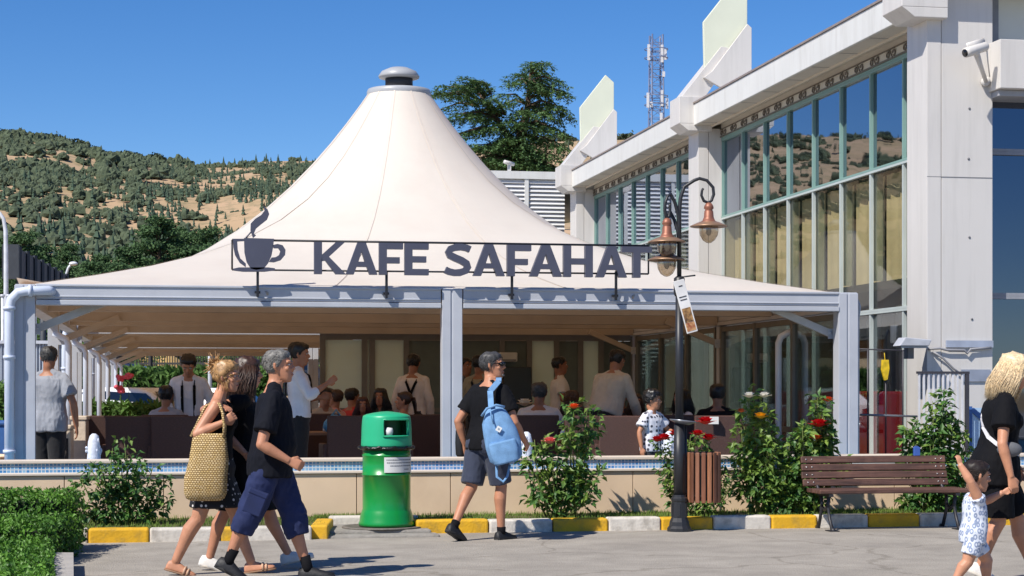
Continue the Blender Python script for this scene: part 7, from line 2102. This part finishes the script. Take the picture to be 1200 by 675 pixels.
# ------------------------------------------------------------------ tables and chairs
def terrace_furniture():
    mr = mat('rattan_brown', '#4a2f27', rough=.6, var=.25, scale=40, stretch=(1, 1, 3), bump=.5, bscale=90)
    ml = mat('chair_leg', '#2c2422', rough=.6)
    mc = mat('cushion_brown', '#6d5547', rough=.9)
    proto = thing('rattan_chair', 'dark brown rattan armchair, back to the street', 'chair', (0, 0, 0))
    b = MB(); b.box(-.28, .28, .0, .06, .30, .97); b.build('backrest', mr, proto, bevel=.015)
    b = MB(); b.box(-.28, .28, .062, .56, .30, .42); b.build('seat', mr, proto, bevel=.012)
    b = MB(); b.box(-.21, .21, .07, .55, .421, .48); b.build('cushion', mc, proto, bevel=.02)
    for sg in (-1, 1):
        b = MB(); b.box(sg * .29 - .035, sg * .29 + .035, .03, .56, .10, .64); b.build('armrest', mr, proto, bevel=.012)
        for y in (.04, .52):
            b = MB(); b.box(sg * .26 - .02, sg * .26 + .02, y - .02, y + .02, 0, .30); b.build('leg', ml, proto)
    spots = [(116, 21.3, 12, 'rattan chair at the far left of the front row, below the tent post pipes'), (153, 20.95, 4, 'rattan chair left of the waiter in suspenders, second in the front row'), (206, 20.95, -3, 'rattan chair in front of the waiter in suspenders, third in the front row'),
             (258, 21.5, 0, 'rattan chair half hidden behind the woman with the straw bag'), (412, 21.3, 5, 'rattan chair just left of the green bin'), (452, 21.5, -4, 'rattan chair behind the green bin'), (498, 22.3, 40, 'rattan chair under the girl in the white tank top'),
             (628, 21.75, 0, 'rattan chair under the heavy man in the white T-shirt'), (690, 21.3, 3, 'rattan chair behind the pink rose bush, left one'), (730, 21.2, -4, 'rattan chair left of the child in the printed T-shirt'), (842, 21.4, -2, 'rattan chair under the man in the black shirt'), (800, 22.0, 0, 'rattan chair behind the lamp post'),
             (193, 22.0, 0, 'rattan chair under the seated man in grey'), (372, 23.2, 10, 'rattan chair at the table beside the waiter with rolled sleeves')]
    for i, (px, Z, a, lab) in enumerate(spots):
        o = proto if i == 0 else copy_tree(proto)
        o.location = W(px, Z, FZ); o.rotation_euler = (0, 0, R(a) - YAW * .35); o['label'] = lab; o['group'] = 'rattan chairs on the terrace'
    tp = thing('cafe_table', 'x', 'table', (0, 0, 0))
    mt = mat('table_wood', '#8a6548', rough=.5, var=.15, scale=6, stretch=(1, 6, 1))
    b = MB(); b.box(-.42, .42, -.40, .40, .72, .755); b.build('table_top', mt, tp, bevel=.006)
    b = MB(); b.box(-.045, .045, -.045, .045, .03, .719); b.build('column', ml, tp)
    b = MB(); b.box(-.26, .26, -.05, .05, 0, .03); b.box(-.05, .05, -.26, -.052, 0, .03); b.box(-.05, .05, .052, .26, 0, .03); b.build('foot', ml, tp)
    tabs = [(150, 22.2, 'table with white napkin boxes at the left of the terrace'), (215, 22.0, 'table the waiter in suspenders is bending over'), (395, 22.6, 'table with the blue bag beside the waiter with rolled sleeves'), (440, 23.6, 'table with white menu cards behind the green bin'), (655, 23.3, 'table in front of the heavy man in the white T-shirt'), (740, 22.5, 'table the cream shirted waiter is leaning over'), (822, 22.9, 'table shared by the man in black and the woman in white'), (600, 24.6, 'table with the white flower behind the man with the backpack')]
    where = []
    for i, (px, Z, lab) in enumerate(tabs):
        o = tp if i == 0 else copy_tree(tp)
        o.location = W(px, Z, FZ); o['label'] = lab; o['group'] = 'tables on the terrace'; where.append((px, Z))
    mw = mat('card_white', '#d6d3cd', rough=.6, var=.05); mp = mat('card_print', '#85807c', rough=.7)
    for px, Z, w, h, lab in ((141, 22.0, .13, .12, 'white napkin box, larger one on the left table'), (151, 22.1, .08, .09, 'white napkin box, smaller one on the left table'), (383, 22.5, .09, .07, 'white card left of the blue bag'), (415, 23.4, .10, .08, 'left of two white menu cards behind the green bin'), (424.5, 23.4, .11, .085, 'right of two white menu cards behind the green bin')):
        b = MB(); b.box(-w / 2, w / 2, -.03, .03, 0, h); o = b.build('table_card' if 'card' in lab else 'napkin_box', mw, None, bevel=.006); o.location = W(px, Z, FZ + .757); tag(o, lab, 'card' if 'card' in lab else 'napkin box')
        c = MB(); c.box(-w * .36, w * .36, -.0335, -.0305, h * .3, h * .7); c.build('print', mp, o)
    # white tags clipped on chair backs
    for px, Z, w, h, zz, lab in ((836, 21.32, .12, .085, ZY(497, 21.3), 'white card on the back of the chair of the man in black'),):
        b = MB(); b.box(-w / 2, w / 2, -.012, .0, 0, h); b.box(-w / 2, w / 2, -.0, .05, h - .004, h); o = b.build('table_card', mw, None); o.location = W(px, Z, zz); o.rotation_euler = (0, 0, -YAW); tag(o, lab, 'card')
    b = MB(); rng = random.Random(2)
    rings = [[V((r * math.cos(a) * (1 + .25 * mnoise.noise(V((math.cos(a), math.sin(a), z * 9)))), .7 * r * math.sin(a), z)) for a in [2 * PI * k / 16 for k in range(16)]] for z, r in ((0, .10), (.05, .14), (.12, .13), (.18, .08), (.21, .03))]
    b.loft(rings); b.tube([(-.05, 0, .18), (.02, 0, .27), (.09, 0, .17)], .012, 6)
    o = b.build('blue_bag', mat('bag_blue', '#4f8fb0', rough=.5, var=.2, bump=.3)); o.location = W(392, 22.4, FZ + .757); tag(o, 'crumpled light blue plastic bag on the table beside the waiter', 'bag')
    b = MB(); b.lathe([(.035, 0), (.04, .05), (.03, .12), (.02, .16)], 14); b.tube([(0, 0, .15), (.01, 0, .30)], .006, 5)
    v = b.build('flower_vase', mat('vase_green', '#6d8a5a', rough=.3)); v.location = W(614, 24.4, FZ + .757); tag(v, 'small green vase with one white flower on a table', 'vase')
    f = MB(); rose(f, (.01, 0, .30), .10, rng); f.build('white_flower', M_FL['white'], v)
terrace_furniture()
